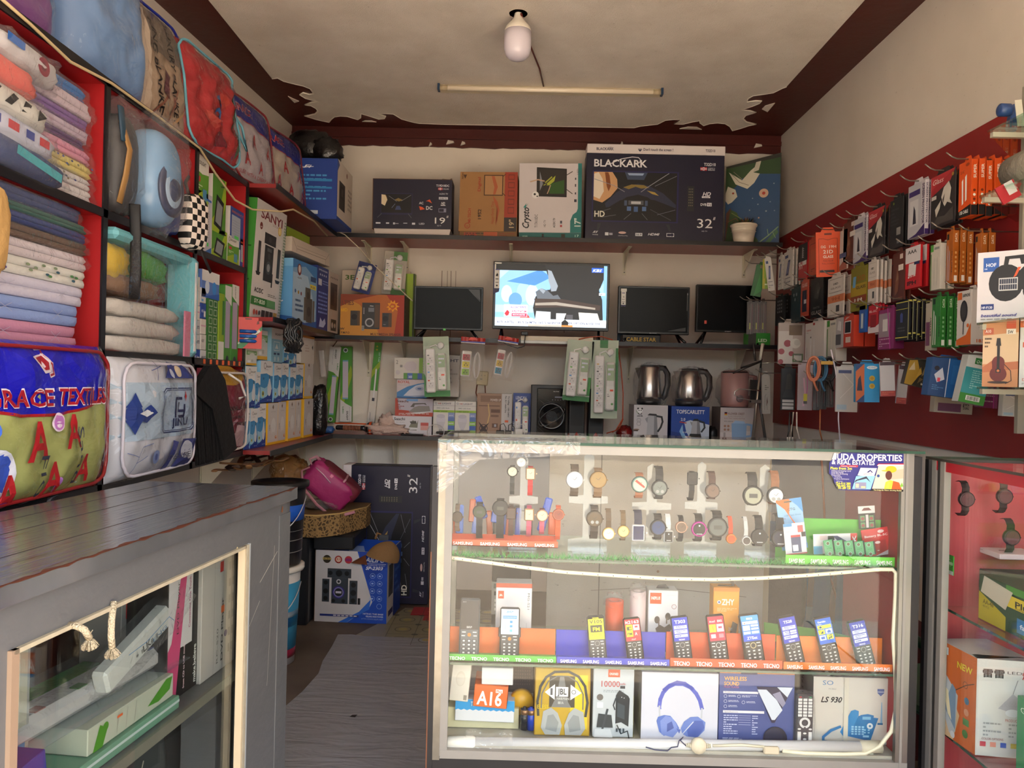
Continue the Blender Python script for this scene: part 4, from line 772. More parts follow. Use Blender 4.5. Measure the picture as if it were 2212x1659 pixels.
# ---------------------------------------------------------------- bulb boxes
def ledart(kind,w,h):
    if kind == 'y': return 'R 0 0 1 1 cfc9c8;R 0 0 1 .06 e8b82c;P 2a2422 .42 .90 .50 .96 .58 .90 .50 .84;P 8a6a50 .50 .84 .50 .96 .58 .90;T .3 .78 .02 .45 9a9290 LED BULB;E .55 .42 .24 .22 dcdad9;R .45 .14 .65 .30 cfccca;L .01 a8a4a2 .31 .42 .45 .22;L .01 a8a4a2 .79 .42 .65 .22;Tu .22 .35 .12 .14 4a4644 12W;E .8 .17 .1 .04 c87a4a;E .82 .18 .06 .025 e0c0a0'
    if kind == 'g': return 'R 0 0 1 1 d8d6d2;R 0 .60 1 .85 7aa86a;R 0 .0 1 .12 d8a82c;E .55 .5 .3 .22 d6d8d4;R .45 .2 .65 .34 b9bab8;R .1 .16 .4 .28 f4f4f4;N .1 .66 .9 .8 3 e8f0e0'
    if kind == 'l': return 'R 0 0 1 1 8fc4dd;R 0 .68 1 1 e0dcdc;Tb .3 .80 .06 .6 222 EXLIGHT;L .02 e8f0f4 .2 .35 .7 .35 .7 .6 .2 .6 .2 .35;P e8f0f4 .3 .4 .6 .4 .45 .55;R .2 .22 .4 .28 2a4a7a;R .5 .22 .7 .28 2a4a7a;C .3 .1 .08 cfe4ee;C .6 .1 .08 cfe4ee'
    return 'R 0 0 1 1 3f8fc8;R 0 .64 1 1 e2e0e0;P 3f8fc8 0 .60 0 .68 .5 .70 1 .60;P 9ccbe4 0 .12 0 .38 .35 .34 .8 .44 1 .30 1 .2 .5 .08;P 1c3f94 0 0 0 .06 .5 .14 1 .34 1 0;O .34 .88 .10 .02 5a2a2c;Tb .46 .845 .04 .42 222 EXLIGHT;T .3 .78 .018 .3 667 DP-8000;T .08 .66 .02 .3 3a5a8a DP-8008;E .72 .32 .17 .17 d8dce2;P d8dce2 .60 .42 .68 .58 .76 .58 .85 .42;R .69 .57 .75 .66 555;Tb .18 .55 .05 .1 2a6a9a 1;C .2 .21 .09 e0d83a;C .2 .21 .055 3a4a5a;G .5 .03 .9 .08 3 1 .4 c8d8ee'
bulbs = [  # x0 x1 yt yb kind side row
 (520,540,882,975,'b','b'),(540,556,882,968,'b','b'),(556,574,871,964,'b','b'),(578,600,870,960,'y','b'),(600,617,867,957,'y','b'),(622,638,864,953,'y','b'),(638,650,863,949,'y','b'),(656,676,861,944,'y','b'),
 (526,551,789,881,'b','m'),(551,562,802,881,'b','m'),(562,589,777,870,'b','m'),(591,608,783,869,'b','m'),(608,623,783,866,'b','m'),(626,639,792,863,'b','m'),(639,655,785,861,'b','m'),(657,676,779,861,'y','m'),
 (529,552,750,788,'g','t'),(556,578,711,776,'g','t'),(586,611,706,782,'l','t'),(613,624,752,782,'b','t'),(624,640,748,791,'b','t'),(650,679,722,784,'w','t')]
RN = {'b': 'bottom','m': 'middle','t': 'top'}
KN = {'b': 'blue and white','y': 'pale grey with yellow edges','g': 'green and white','l': 'light blue','w': 'large plain white'}
for x0,x1,yt,yb,kd,row in bulbs:
    Xb = -1.208+(x0-520)/155*.055; Xe = -1.208+(x1-520)/155*.055
    Mw,w,h = sbM(x0,x1,yt,yb,Xb,.986 if row == 'b' else None,Xe)
    if Mw.translation.y-w/2 < 3.385: Mw = TR(0,3.385-(Mw.translation.y-w/2),0) @ Mw
    col = {'b': '8cc4e4','y': 'e8b42c','g': 'b8b8a8','l': '9ccbe0','w': 'e0d8d0'}[kd]
    carton('bulb_box','%s light bulb box in the %s row on the corner shelf' % (KN[kd],RN[row]),'box',w*.97,h*.985,.075,col,Mw,F=ledart(kd,w,h) if kd != 'w' else 'R 0 0 1 1 d9d2cc;P d08a3a 0 .92 1 .92 1 1 0 1;P 222 .8 .6 .9 .7 .9 .5;N .3 .4 .6 .7 3 c0a8a0',group='%s bulb boxes in the %s row' % (KN[kd],RN[row]),bev=.001)
# hanging black cable coil, battery card
c = at(627,725,x=-1.06); t = empty('cable_coil',TR(c.x+.02,c.y,c.z),'coil of black cable hanging from the corner shelf edge','cable'); g = G(); rr = random.Random(6)
for k in range(9):
    q = [(rr.uniform(-.012,.012)+.006*k-.03,(.040+.002*(k % 3))*cos(a)*.9,.075*sin(a)+rr.uniform(-.004,.004)) for a in [2*pi*i/24 for i in range(24)]]
    g.tube(q,.006,M('1b1a1c',.35,spec=.6),None,6,close=True)
g.build('coil',t)
g = G(); g.box(-.03,-.02,.045,.01,.02,.075,M('262628',.3)); g.build('tie',t)
c = at(533,753,x=-1.195); h = 68*c.y/FP; w = .115
t = empty('battery_card',TR(-1.19,c.y+.0,c.z) @ RZ(25),'red card with three blue batteries hanging from the cubbyhole shelf','batteries')
g = G(); g.box(-w/2,0,0,w/2,.002,h,M('c8281f',.4),bev=.0005); g.art('P 2f7a44 0 0 .3 0 1 .6 1 .74 .85 .6 0 .12;P d8d0c8 0 .06 .0 .11 .9 .62 .95 .55;R .38 .93 .62 .96 2a1410;P 6a1a14 .8 .78 .9 .8 .88 .9 .82 .88',w,h,TR(-w/2,0,0)); g.build('backing_card',t)
for k in range(3): g = G(); g.lathe([(.0075,0),(.0075,.066),(.0035,.068),(.0035,.071)],M(['1f56a8','2a62b4','1f56a8'][k],.3),TR(-.036,-.009,h*.24+k*.021) @ RY(90),14); g.build('battery',t)

# ================================================================ wall behind the lowest shelf
FILM2 = clear('thin_film','ffffff',1.45,.09,bump=.5,bs=26,k=.35,haze=.05,hazec='e8e8ee')
FILM3 = clear('bag_film','f4f2f0',1.5,.10,bump=.8,bs=16,haze=.07,k=.6)
ZS = .986; HMT = M('8f867c',.3,met=.8)
def strip(name,label,cx0,y0,cx1,y1,wpx,Y,th,col,F,ang=None,cat='light'):
    """long flat pack from top point (cx0,y0) to bottom point (cx1,y1)"""
    a = at(cx0,y0,y=Y); b = at(cx1,y1,y=Y); v = a-b; w = wpx*Y/FP
    return carton(name,label,cat,w,v.length,th,col,TR(*b) @ RY(math.degrees(math.atan2(v.x,v.z))),F=F)
LEDP = 'R 0 0 1 1 4f9a34;P 9ab82a 0 .08 0 .3 .9 .75 1 .7 1 .6;P dcdcda 0 .68 0 1 1 1 1 .60 .5 .66;R .42 .10 .82 .62 cfc8d8;R .42 .60 .82 .62 7ab0c8;R .42 .10 .82 .12 7ab0c8;Tbd .5 .96 .16 .12 222 EXLIGHT;Td .3 .96 .08 .2 889 LED EMERGENCY LIGHT;Tbd .78 .78 .12 .09 3a8a3a LED;Nx;C .6 .04 .2 d0dce0;C .6 .04 .13 4a5a4a'.replace('Nx;','')
strip('led_tube_pack','tall green and white led tube pack hanging on the wall by a brown wire',725,749,711,912,24,4.78,.03,'6a9a4a',LEDP)
strip('led_tube_pack','green led tube pack with its white end down beside the other',748,748.5,747,911,25,4.80,.03,'6a9a4a',LEDP.replace('R 0 0 1 1 4f9a34','R 0 0 1 1 4f9a34').replace('P dcdcda 0 .68 0 1 1 1 1 .60 .5 .66','P dcdcda 0 0 0 .30 .5 .24 1 .2 1 0').replace('R .42 .10 .82 .62 cfc8d8','R .2 .30 .68 .82 cfc8d8').replace('R .42 .60 .82 .62','R .2 .80 .68 .82').replace('R .42 .10 .82 .12','R .2 .30 .68 .32').replace('Tbd .5 .96','Tbd .55 .14').replace('Td .3 .96','Td .8 .2').replace('Tbd .78 .78','Tbd .2 .2').replace('C .6 .04','C .45 .95'))
strip('led_tube_pack','narrow green led tube pack leaning on the wall',817.5,740,801,913,16,4.80,.02,'d9d4cc','R 0 .40 1 1 4f9a34;P 9ab82a 0 .55 0 .65 1 .78 1 .7;R .45 .30 .65 .66 e6e4e6;P e6e4e6 .45 .66 .55 .68 .65 .66;R .35 .27 .7 .31 334;C .4 .95 .12 d8c83a;C .4 .91 .12 d8c83a;Td .7 .88 .2 .12 dfe LED TUBE;Tu .4 .03 .2 .1 667 EXLIGHT')
g = G(); g.tube(pix([(741,700),(736,720),(727,738),(719,749)],4.76),.003,M('5a3a24',.6)); tag(g.build('hanging_wire'),'brown wire holding the green tube pack on the wall','wire')
t = empty('strip_lamp_bag',TR(*at(700,818,y=4.70)) @ RY(-7),'small white strip lamp in a clear bag with a red header, hanging in the corner','lamp')
h = 100*4.7/FP; g = G(); g.box(-.016,-.014,.01,.016,0,h*.62,M('e2dedc',.3),bev=.004); g.build('lamp_body',t); g = G(); g.grid(lambda u,v: (-.03+.06*u+.005*sin(v*9),-.02*sin(u*pi),h*v),6,14,FILM3); g.build('bag',t); g = G(); g.box(-.02,-.01,h*.92,.02,-.006,h*1.05,M('b8403a',.5)); g.build('header_card',t)
g = G(); a = at(684,925,y=4.35); rr = random.Random(3)
g.blob(a.x,4.40,ZS+.14,.045,.05,.145,M('141416',.3,bump=.8,bs=50,spec=.8),e=.7,nz=.2,ns=6,seed=9)
tag(g.build('cable_bag'),'black cable bundle in a plastic bag standing in the shelf corner','bag')
# torch lying on the shelf
a = at(712,925,y=4.46); b = at(797,917,y=4.46); t = empty('torch',TR(a.x,4.62,ZS+.032) @ RZ(-3),'long black and orange rechargeable torch lying on the lowest shelf','torch'); L = b.x-a.x
g = G(); g.lathe([(.012,0),(.015,.01),(.015,L*.72),(.02,L*.78)],M('2a2a2c',.25,spec=.7),RY(90),18); g.build('torch_body',t)
for k in range(12): g = G() if k == 0 else g; g.lathe([(.0158,L*.20+k*.009),(.0158,L*.20+k*.009+.005)],M('a86a4a',.5),RY(90),14)
g.build('grip_ribs',t)
g = G(); g.lathe([(.02,L*.78),(.036,L*.86),(.040,L*.90)],M('1d1d1f',.3),RY(90),20); g.lathe([(.041,L*.90),(.041,L*.96)],M('d8521c',.35),RY(90),20); g.lathe([(.040,L*.96),(.040,L*1.0),(.03,L*1.0),(.01,L*.95)],M('d8d8dc',.1,met=.9),RY(90),20); g.build('torch_head',t)
g = G(); g.box(-.01,-.01,.022,L*.8,.01,.03,M('c8521c',.4),bev=.003); g.build('orange_rail',t)
g = G(); a = at(690,930,y=4.45); g.blob(a.x,4.56,ZS+.022,.06,.03,.022,M('2a5a9a',.35,bump=.5),e=.6,nz=.15,seed=3); g.box(a.x-.06,4.54,ZS+.0,a.x-.02,4.58,ZS+.035,M('d8d0c4',.4),bev=.008); tag(g.build('blue_sachet'),'crumpled blue and white sachet at the shelf corner','packet')
CL = M('c9b0a4',.8,nz=.1,bump=.5,bs=120); a = at(832,938,y=4.5); g = G()
g.grid(lambda u,v: (a.x-.13+.26*u,4.56+.12*v,ZS+.004+.10*math.exp(-((u-.5)/.28)**2)*math.exp(-((v-.6)/.5)**2)*(1+.5*noise.noise(Vector((u*7,v*5,2))))+.025*abs(noise.noise(Vector((u*11,v*8,5))))),40,26,CL)
g.blob(a.x-.0,4.60,ZS+.03,.12,.05,.035,CL,e=.9,nz=.5,ns=7,seed=4,nu=30,nv=16); g.blob(a.x-.01,4.62,ZS+.07,.05,.04,.05,CL,e=.9,nz=.5,ns=6,seed=14)
tag(g.build('crumpled_rag'),'crumpled pinkish beige rag lying on the lowest shelf','cloth')
# iron and bulb boxes
HIL = 'R 0 0 1 1 dcd8d2;R 0 .86 1 .875 b8b0b0;O .12 .93 .05 .015 556;Tb .22 .905 .045 .13 b03a2a HI;Tb .40 .905 .045 .44 5a5a68 LIGHT;Tb .15 .78 .03 .6 8a8a90 SMD LED Bulb;R 0 .67 1 .735 9ac03a;Tb .12 .685 .03 .55 3a5a1c LED 225W;R .70 .0 1 .67 5f7ab8;R .70 .18 1 .30 4a6ab8;R .70 .30 1 .42 8ac04a;R .70 .54 1 .66 8a9ac8;R .7 .05 1 .17 8ac04a;Tb .72 .34 .04 .24 e8ecf4 3600;Tb .74 .57 .03 .2 e8ecf4 45W;E .36 .44 .22 .18 d0ccd4;E .36 .56 .2 .06 c2bec8;P c9c5cb .16 .40 .56 .40 .50 .26 .42 .18 .30 .18 .22 .26;R .28 .12 .44 .18 a8a4a0'
ROY = 'R 0 0 1 1 cfc2c4;P 3f7fba 0 0 0 .30 .35 .62 .7 .78 1 .86 1 0;P 2a5f9a 0 0 0 .1 .3 .04 1 .2 1 0;Tb .03 .80 .14 .40 b8402e ROYAL;T .05 .68 .06 .38 9a8a9a Deluxe Dry Iron;P c9cede .22 .12 .40 .42 .62 .68 .85 .78 .97 .76 .97 .12 .60 .06;P 9aa6c4 .22 .12 .60 .06 .97 .12 .97 .2 .6 .14;E .75 .52 .14 .12 a8b2cc;E .75 .52 .07 .05 5a72a8'
SA1 = 'R 0 0 1 1 b9b2c0;P b0402e 0 0 1 0 1 .22 .5 .28 .1 .36 .06 1 0 1;Tb .05 .78 .14 .30 5a2a24 Saachi;R .3 .85 .6 .98 6a9ad0;N .04 .4 .24 .7 3 8a3a2a;P 8a8480 .36 .24 .5 .50 .62 .60 .90 .60 .94 .28 .6 .20;P d8d8dc .28 .16 .6 .14 .95 .24 .94 .30 .55 .22;P 5a5450 .40 .52 .48 .74 .80 .76 .84 .64 .76 .70 .52 .66 .50 .52;N .1 .04 .9 .18 2 d8c8c4'
SA2 = 'R 0 0 1 1 d2cfd6;Tb .04 .76 .15 .28 33333c Saachi;T .1 .64 .05 .2 888 iron;P 7a7a6a .42 .4 .52 .78 .62 .60 .66 .80 .64 .38;P 4a4a44 .44 .7 .60 .74 .62 .60 .48 .58;P d8dadc .34 .26 .62 .28 .66 .38 .44 .38;P 5a5a58 .34 .26 .62 .24 .62 .28;R .72 .26 .92 .62 cf9a94;R .72 .50 .92 .66 b8504a;N .05 .06 .5 .16 1 aab;L .012 c8c8d0 .9 .1 .96 .9'
bx('iron_box','white iron box at the bottom of the pile beside the rag','box',847,932,893,934,4.60,ZS,.14,'cfccd4',F=SA2,R='R 0 0 1 1 b8b4bc')
bx('iron_box','red and grey iron box, second from the bottom of the pile','box',853,935,855,893,4.60,ZS+.112,.14,'b9a4a4',F=SA1,R='R 0 0 1 1 6a4a4a')
bx('iron_box','blue and white iron box, third from the bottom of the pile','box',857,922,814,854,4.60,ZS+.220,.14,'a8b0c4',F=ROY)
bx('bulb_box','white box with a big bulb picture, topmost of the iron box pile','box',851,920,767,813,4.60,ZS+.334,.12,'d6d0c8',F='T .06 .7 .18 .06 555 2;P cfc4c8 .22 .62 .3 .62 .4 .8 .6 .84 .7 .7 .7 .5 .6 .36 .4 .4 .3 .56 .22 .56;R .18 .54 .26 .66 8a8a86;R .78 .28 .9 1 8ab84a;R .3 0 1 .28 5f9a4a;R .42 0 .58 .28 4a6ab8;R .74 0 .88 .28 4a6ab8;Tb .45 .05 .12 .12 e8ecf4 3600;L .01 ccc .92 0 .92 1;C .12 .3 .07 c4bcc0;N .9 .3 .98 .9 5 aaa')
bx('bulb_box','white bulb box end standing behind the biggest hanging power strip','box',921,991,769,859,4.74,ZS+.23,.08,'d2ccc6',F='R 0 .1 1 1 cfc9c4;Tbd .12 .9 .12 .4 5a5a68 HI LIGHT;Tb .72 .84 .07 .25 5a5a68 HT;N .7 .3 .95 .7 4 b0a8a4')
for x0,x1,lab in ((935,981,'first of two matching bulb boxes beside the iron boxes'),(982,1027,'second matching bulb box, next to the brown patterned box')):
    bx('bulb_box','white and green '+lab,'box',x0,x1,859,934,4.60,ZS,.11,'d8d4cc',F=HIL)
bx('sheet_carton','bronze patterned carton with white side behind the chargers','box',1029,1105,840,932,4.66,ZS,.14,'b09a88',F='R 0 0 .74 1 a8866e;R .70 0 1 1 d2ccc8;R .05 .70 .65 .72 6a4a3a;R .1 .8 .68 .95 8a6a54;Tb .38 .82 .06 .3 e0d0c4 POWER UP;L .03 d8b878 .30 .25 .36 .5 .32 .75;R .4 .55 .66 .63 6a4a3a;R .4 .45 .62 .5 7a5a48;R .44 .2 .6 .3 6a4a3a;R .5 .22 .56 .28 b8b8c0;O .2 .18 .12 .02 3a2a2a;P 3a2a2a .05 .34 .2 .22 .36 .32 .26 .18 .36 .04 .2 .12 .05 .04 .14 .18;Tbd .8 .95 .04 .4 222 Pw. A11 wash Dry;Tbd .88 .95 .04 .5 222 TU 60kg - 100-240V;R .8 .33 .9 .38 e86a3a')
# wall socket with its brown wires
t = empty('wall_socket',TR(*at(1041,832,y=YB-.001)) @ RY(4),'cream wall socket with brown wires on the back wall','socket')
g = G(); g.box(-.036,-.022,0,.036,0,.088,M('d8caa4',.4),bev=.005); g.art('C .4 .7 .03 554;C .7 .7 .03 554;R .3 .4 .5 .46 776',.072,.088,TR(-.036,-.022,0)); g.build('face_plate',t)
g = G(); g.tube([(-.03,-.01,0),(-.032,-.02,-.05),(-.01,-.04,-.1),(0,-.05,-.16)],.0035,M('7a3a1c',.5)); g.tube([(.02,-.01,0),(.03,-.02,-.06)],.003,M('7a3a1c',.5)); g.build('socket_wire',t)
# hanging blister packs on the shelf edge
blister('big white power strip in a tall blister pack, hanging over the iron boxes',945,727,857,56,4.44,'b9c4b0','R 0 0 1 .1 3f8a44;R 0 .85 1 1 a8b8a0;P 3f8a44 0 0 .1 .3 0 .4',roll=-3,n=4,hang=1)
blister('shorter white power strip blister pack above the black speaker',1243,735,866,58,4.42,'b4c0aa','R 0 0 1 .08 2f7a3a;R .6 .1 1 .4 4a9a4a',roll=4,n=4)
blister('longest power strip blister pack with six sockets, nearest the orange cable',1304,735,904,57,4.42,'b4c0aa','R .9 .1 1 .9 2f7a3a;R .3 .9 .6 1 2f7a3a',roll=0,n=6)
def sockbag(label,cx,yt,yb,wpx,roll,cols):
    Y = 4.44; k = Y/FP; w = wpx*k; h = (yb-yt)*k; t = empty('socket_bag',TR(*at(cx,yb,y=Y)) @ RY(roll),label,'extension socket')
    g = G(); g.box(-w*.42,-.03,h*.08,-w*.02,-.006,h*.68,M('e8e4e0',.35),bev=.005)
    for i,c in enumerate(cols): y = h*(.12+.17*i); g.box(-w*.37,-.032,y,-w*.07,-.03,y+h*.14,M(c,.4)); g.art('C .3 .4 .08 222;C .7 .4 .08 222;C .5 .7 .08 222',w*.3,h*.14,TR(-w*.37,-.032,y))
    g.build('socket_block',t)
    g = G()
    for j in range(3): g.tube([(w*.22+(w*.13-.003*j)*sin(a)*1.0,-.018+.004*j,h*.36+h*.3*cos(a)) for a in [2*pi*i/20 for i in range(20)]],.0035,M('e6e2e0',.4),None,6,close=True)
    g.build('coiled_lead',t)
    g = G(); g.grid(lambda u,v: (-w/2+w*u,-.02-.02*sin(u*pi)+.003*noise.noise(Vector((u*8,v*12,roll))),h*.88*v),14,24,FILM3)
    g.build('bag',t)
    g = G(); g.box(-.002,-.02,h*.98,.002,4.5-Y,h*.99,HMT); g.build('hanging_hook',t)
    g = G(); g.grid(lambda u,v: (-w/2+w*u,-.018-.006*sin(u*17),h*(.86+.14*v)),12,3,M('b02c24',.4)); g.art('P 2a3a9a 0 0 1 0 1 .4 0 .25;P e8e4e0 0 0 1 0 1 .14 0 .1;P d8443a .3 .5 .7 .6 .6 1 .4 1',w,h*.14,TR(-w/2,-.027,h*.86)); g.build('header_card',t)
    return t
sockbag('red and green extension socket in a clear bag with red header',1016,729,822,52,3,['8ab83a','d8c83a','a8343a'])
sockbag('extension socket with red, yellow and blue sockets in a clear bag',1083,727,820,44,9,['2a7a9a','c8a83a','a8343a'])
g = G(); g.tube(pix([(1135,722),(1132,748),(1118,752),(1098,746),(1088,740),(1097,731)],4.43),.003,M('17171a',.4)); q = at(1133,722,y=4.43); g.box(q.x-.02,4.42,q.z-.006,q.x+.02,4.45,q.z+.014,M('17171a',.4),bev=.003); tag(g.build('power_lead'),'thin black lead plugged in below the large television','cable')
# lencan pack
blister('blue power strip pack standing beside the black loudspeaker',1126,836,932,38,4.60,'24408c','Tbc .45 .86 .07 .6 e0e4f0 LENCAN;R 0 .0 .35 .6 1c3478;Tbu .2 .05 .2 .3 e0e4f0 LENCAN',n=2,z=ZS,capcol='c8c8cc')
# chargers and phones on the shelf
for x,w,c,lab in ((1080,17,'151517','small black charger plug standing on the shelf'),(1098,13,'1c1c1e','tall black charger with looped lead beside the white one'),(1121,17,'e4e2de','white charger block with a cable loop before the blue pack')):
    p = at(x,934,y=4.53); t = empty('charger',TR(p.x,4.53,ZS),lab,'charger'); k = 4.53/FP
    g = G(); g.box(-w*k/2,0,0,w*k/2,.03,(20 if x > 1110 else 16)*k,M(c,.35),bev=.003)
    if x == 1098: g.box(w*k/2,.002,0,w*k/2+.02,.028,.04,M('dcdad8',.4),bev=.002)
    g.build('plug_body',t)
    g = G(); g.tube([(0,.015,.04),(0,.015,.075),(.02,.01,.085),(.035,.0,.06),(.03,-.01,.01),(.0,-.02,.004)],.0022,M('1a1a1c' if x < 1110 else 'e8e6e4',.4)); g.build('charger_lead',t)
t = empty('mobile_phone',TR(at(912,0,y=4.53).x,4.53,ZS),'black mobile phone lying flat at the front of the lowest shelf','phone'); g = G(); g.box(-.065,0,0,.065,.06,.01,M('141416',.2),bev=.003); g.build('phone_body',t); g = G(); g.tube([(.065,.02,.005),(.09,.0,.004),(.12,.03,.003),(.16,.01,.012)],.002,M('dcd8d4',.4)); g.build('charging_lead',t)
t = empty('mobile_phone',TR(at(1000,0,y=4.53).x,4.54,ZS+.02) @ RY(-3),'black mobile phone propped by a loop of cable in front of the bulb boxes','phone'); g = G(); g.box(-.10,0,0,.10,.07,.012,M('18181a',.2),bev=.004); g.build('phone_body',t)
g = G()
for j in range(2): g.tube([(-.10+.05*cos(a),-.005+j*.006,.01+.045*sin(a)) for a in [2*pi*i/18 for i in range(18)]],.0025,M('c8c4c4',.4),None,6,close=True)
g.build('coiled_lead',t)
# black loudspeaker with its two satellites
t = empty('loudspeaker',frontM(1189,934,4.56,ZS),'big black loudspeaker with round woofer on the lowest shelf','loudspeaker'); w = pxw(1158,1222,4.56); h = 116*4.56/FP
g = G(); g.box(-w/2-.03,0,0,w/2,.25,h,M('2b2826',.4),bev=.003); g.box(-w/2+.004,-.006,.004,w/2,.004,h-.02,M('0d0d0e',.12,spec=.8),bev=.003)
g.art('Tb .56 .92 .016 .2 ddd ALL STAR;L .006 222 .0 .9 .5 .7;L .006 222 .0 .8 .4 .62;L .008 1e1e20 0 .25 .5 .0;L .008 1e1e20 0 .15 .4 .0;R .62 .80 .95 .83 889;G .5 .75 .95 .77 5 1 .4 889',w,h-.02,TR(-w/2,-.006,.004)); g.build('speaker_cabinet',t)
g = G(); g.lathe([(w*.46,0),(w*.47,-.012),(w*.40,-.018),(w*.36,-.004)],M('1a1a1c',.2,spec=.8),TR(w*.02,-.006,h*.42) @ RX(-90),32)
g.lathe([(w*.36,.004),(w*.30,-.006),(w*.25,.01),(w*.22,.02)],M('0a0a0a',.35),TR(w*.02,-.004,h*.42) @ RX(-90),32); g.build('woofer_ring',t)
g = G(); g.lathe([(w*.24,-.004),(w*.18,-.012),(w*.08,-.02),(0,-.022)],M('55575a',.35,met=.6,bump=1,bs=200),TR(w*.02,.002,h*.42) @ RX(-90),24); g.tube([(w*.02+w*.5*cos(a)*cos(.6)-w*.2*sin(a)*sin(.6),-.028,h*.42+w*.5*cos(a)*sin(.6)+w*.2*sin(a)*cos(.6)) for a in [2*pi*i/40 for i in range(40)]],.0022,M('333',.2,spec=.8),None,6,close=True); g.build('woofer_cone',t)
for x0,x1,lab in ((1228,1262,'first slim black satellite speaker with a red cone foot'),(1270,1303,'second slim black satellite speaker behind the longest blister pack')):
    t = empty('satellite_speaker',frontM((x0+x1)/2,934,4.58,ZS),lab,'loudspeaker'); w = pxw(x0,x1,4.58)
    g = G(); g.box(-w/2,0,0,w/2,.1,.30,M('1c1b1b',.3),bev=.004); g.box(-w/2+.01,-.002,.08,w/2-.01,.002,.28,M('101010',.6)); g.build('speaker_cabinet',t)
    g = G(); g.lathe([(.024,0),(.02,.01),(.008,.035),(0,.042)],M('c0201c',.25,spec=.7),TR(0,-.02,0),18); g.build('cone_foot',t)
g = G(); g.tube(pix([(1250,733),(1275,728),(1300,727),(1322,734),(1336,755),(1342,800),(1346,850),(1345,905),(1330,930),(1310,936)],4.47),.0035,M('b0481c',.45),None,8); g.tube(pix([(1346,905),(1338,925),(1322,934)],4.5),.0035,M('b0481c',.45)); tag(g.build('orange_cable'),'orange cable looping down from the television shelf','cable')
g = G(); p = at(1350,938,y=4.6); g.blob(p.x,4.62,ZS+.04,.045,.05,.045,M('7a1414',.2,bump=.5,spec=.7),e=.7,nz=.3,seed=6); g.art('Tbi 0 0 1 1 e0d4d0 MY NEW',.05,.02,TR(p.x-.03,4.555,ZS+.02)); tag(g.build('red_packet'),'red plastic packet between the satellite speaker and the first kettle box','packet')
# kettle boxes with wrapped kettles on them
PAN = '''R 0 0 1 1 d2cfd2;E .18 .84 .075 .06 f4f4f4;C .12 .90 .025 111;C .24 .90 .025 111;C .15 .85 .016 111;C .21 .85 .016 111;E .18 .76 .06 .025 111;E .18 .77 .035 .02 f4f4f4;L .01 3a8a3a .06 .84 .12 .76;Tbc .18 .68 .05 .16 222 panda;O .15 .58 .06 .008 667;T .12 .57 .02 .06 556 2.0L;O .15 .48 .06 .008 667;P b9bbc0 .38 .18 .72 .18 .68 .70 .42 .72;P 8a8c92 .60 .18 .72 .18 .68 .70 .60 .70;P 9a9ca2 .42 .68 .33 .62 .40 .5;P 222226 .40 .72 .70 .70 .66 .76 .46 .77;L .055 222226 .68 .70 .82 .68 .85 .55 .80 .40 .72 .28;P 1e1e22 .36 .10 .74 .10 .72 .18 .38 .18;P 1e1e22 .40 .04 .70 .04 .74 .10 .36 .10;E .08 .32 .09 .02 8a7060;P d8d8dc .0 .30 .15 .30 .12 .18 .0 .16;P 3a2a24 .0 .30 .14 .30 .13 .27 .0 .27;E .10 .12 .14 .02 c8c8cc;P 3a2620 .18 .14 .3 .18 .34 .12 .24 .10'''
TOP = '''R 0 0 1 1 1c48a4;P 1236842 0 0 0 .3 1 .1 1 0;P 8ac0ec .3 .5 .22 .3 .30 .12 .6 .02 .9 0 .6 .05 .40 .15 .32 .3;P c9d8ea .34 .56 .5 .62 1 .5 1 .1 .7 .04 .5 .1 .4 .3;Tbc .5 .80 .11 .74 e6e8f2 TOPSCARLETT;Tb .25 .60 .08 .12 d8dce8 2.0;P b83a2a .22 .58 .4 .55 .4 .52 .22 .55;P b9bcc4 .52 .24 .78 .24 .74 .60 .56 .60;P 888b92 .68 .24 .78 .24 .74 .60 .68 .60;P 2a2a2c .56 .60 .74 .60 .70 .66 .60 .66;L .045 2a3038 .74 .60 .86 .56 .88 .42 .80 .30;P 1a1a1c .46 .14 .80 .14 .78 .24 .50 .24;P 9a9ea6 .49 .58 .56 .56 .54 .46;Tb .3 .26 .04 .12 e8ecf6 SC-20'''.replace('P 1236842','P 123684')
FLO = '''R 0 0 1 1 c9c0c0;R .12 .84 .20 .87 111;R .12 .81 .20 .84 b02020;R .12 .78 .20 .81 d8b02a;Tb .23 .80 .06 .48 8a6a62 FLOWER CREST;T .23 .74 .03 .44 9a8278 ELECTRONICS;T .12 .68 .035 .6 a0706a ELECTRIC HEAD KETTLE;Tb .12 .60 .025 .25 555 PC-2310;C .14 .48 .035 a8806a;C .24 .48 .035 a8806a;C .14 .38 .035 a8806a;C .24 .38 .035 a8806a;P d8d0d0 .0 .3 1 .36 1 0 0 0;P 8fb4dc .36 .0 .76 .0 .78 .56 .33 .56;P a8c8e8 .36 .56 .74 .56 .70 .62 .44 .64;L .06 8fb4dc .78 .54 .92 .52 .92 .22 .78 .2;C .6 .05 .07 2a2036;L .008 333 .78 .12 .92 .02;P 3a2a2a .06 .10 .2 .10 .18 .16 .08 .16;R .10 .12 .16 .3 b0a8a8'''
def kbox(x0,x1,yt,label,art,sidec):
    return bx('kettle_box',label,'box',x0,x1,yt,952,4.55,ZS,.2,sidec,F=art,L='R 0 0 1 1 '+sidec)
kbox(1368,1441,874,'white kettle box with a panda and steel kettle picture',PAN,'c8c4c4'); kbox(1449,1531,875,'blue kettle box with a silver kettle picture',TOP,'1a3a86'); kbox(1555,1628,875,'pale kettle box with a light blue kettle picture',FLO,'7a6a66')
STL = M('b4aca6',.22,met=1,nz=.04)
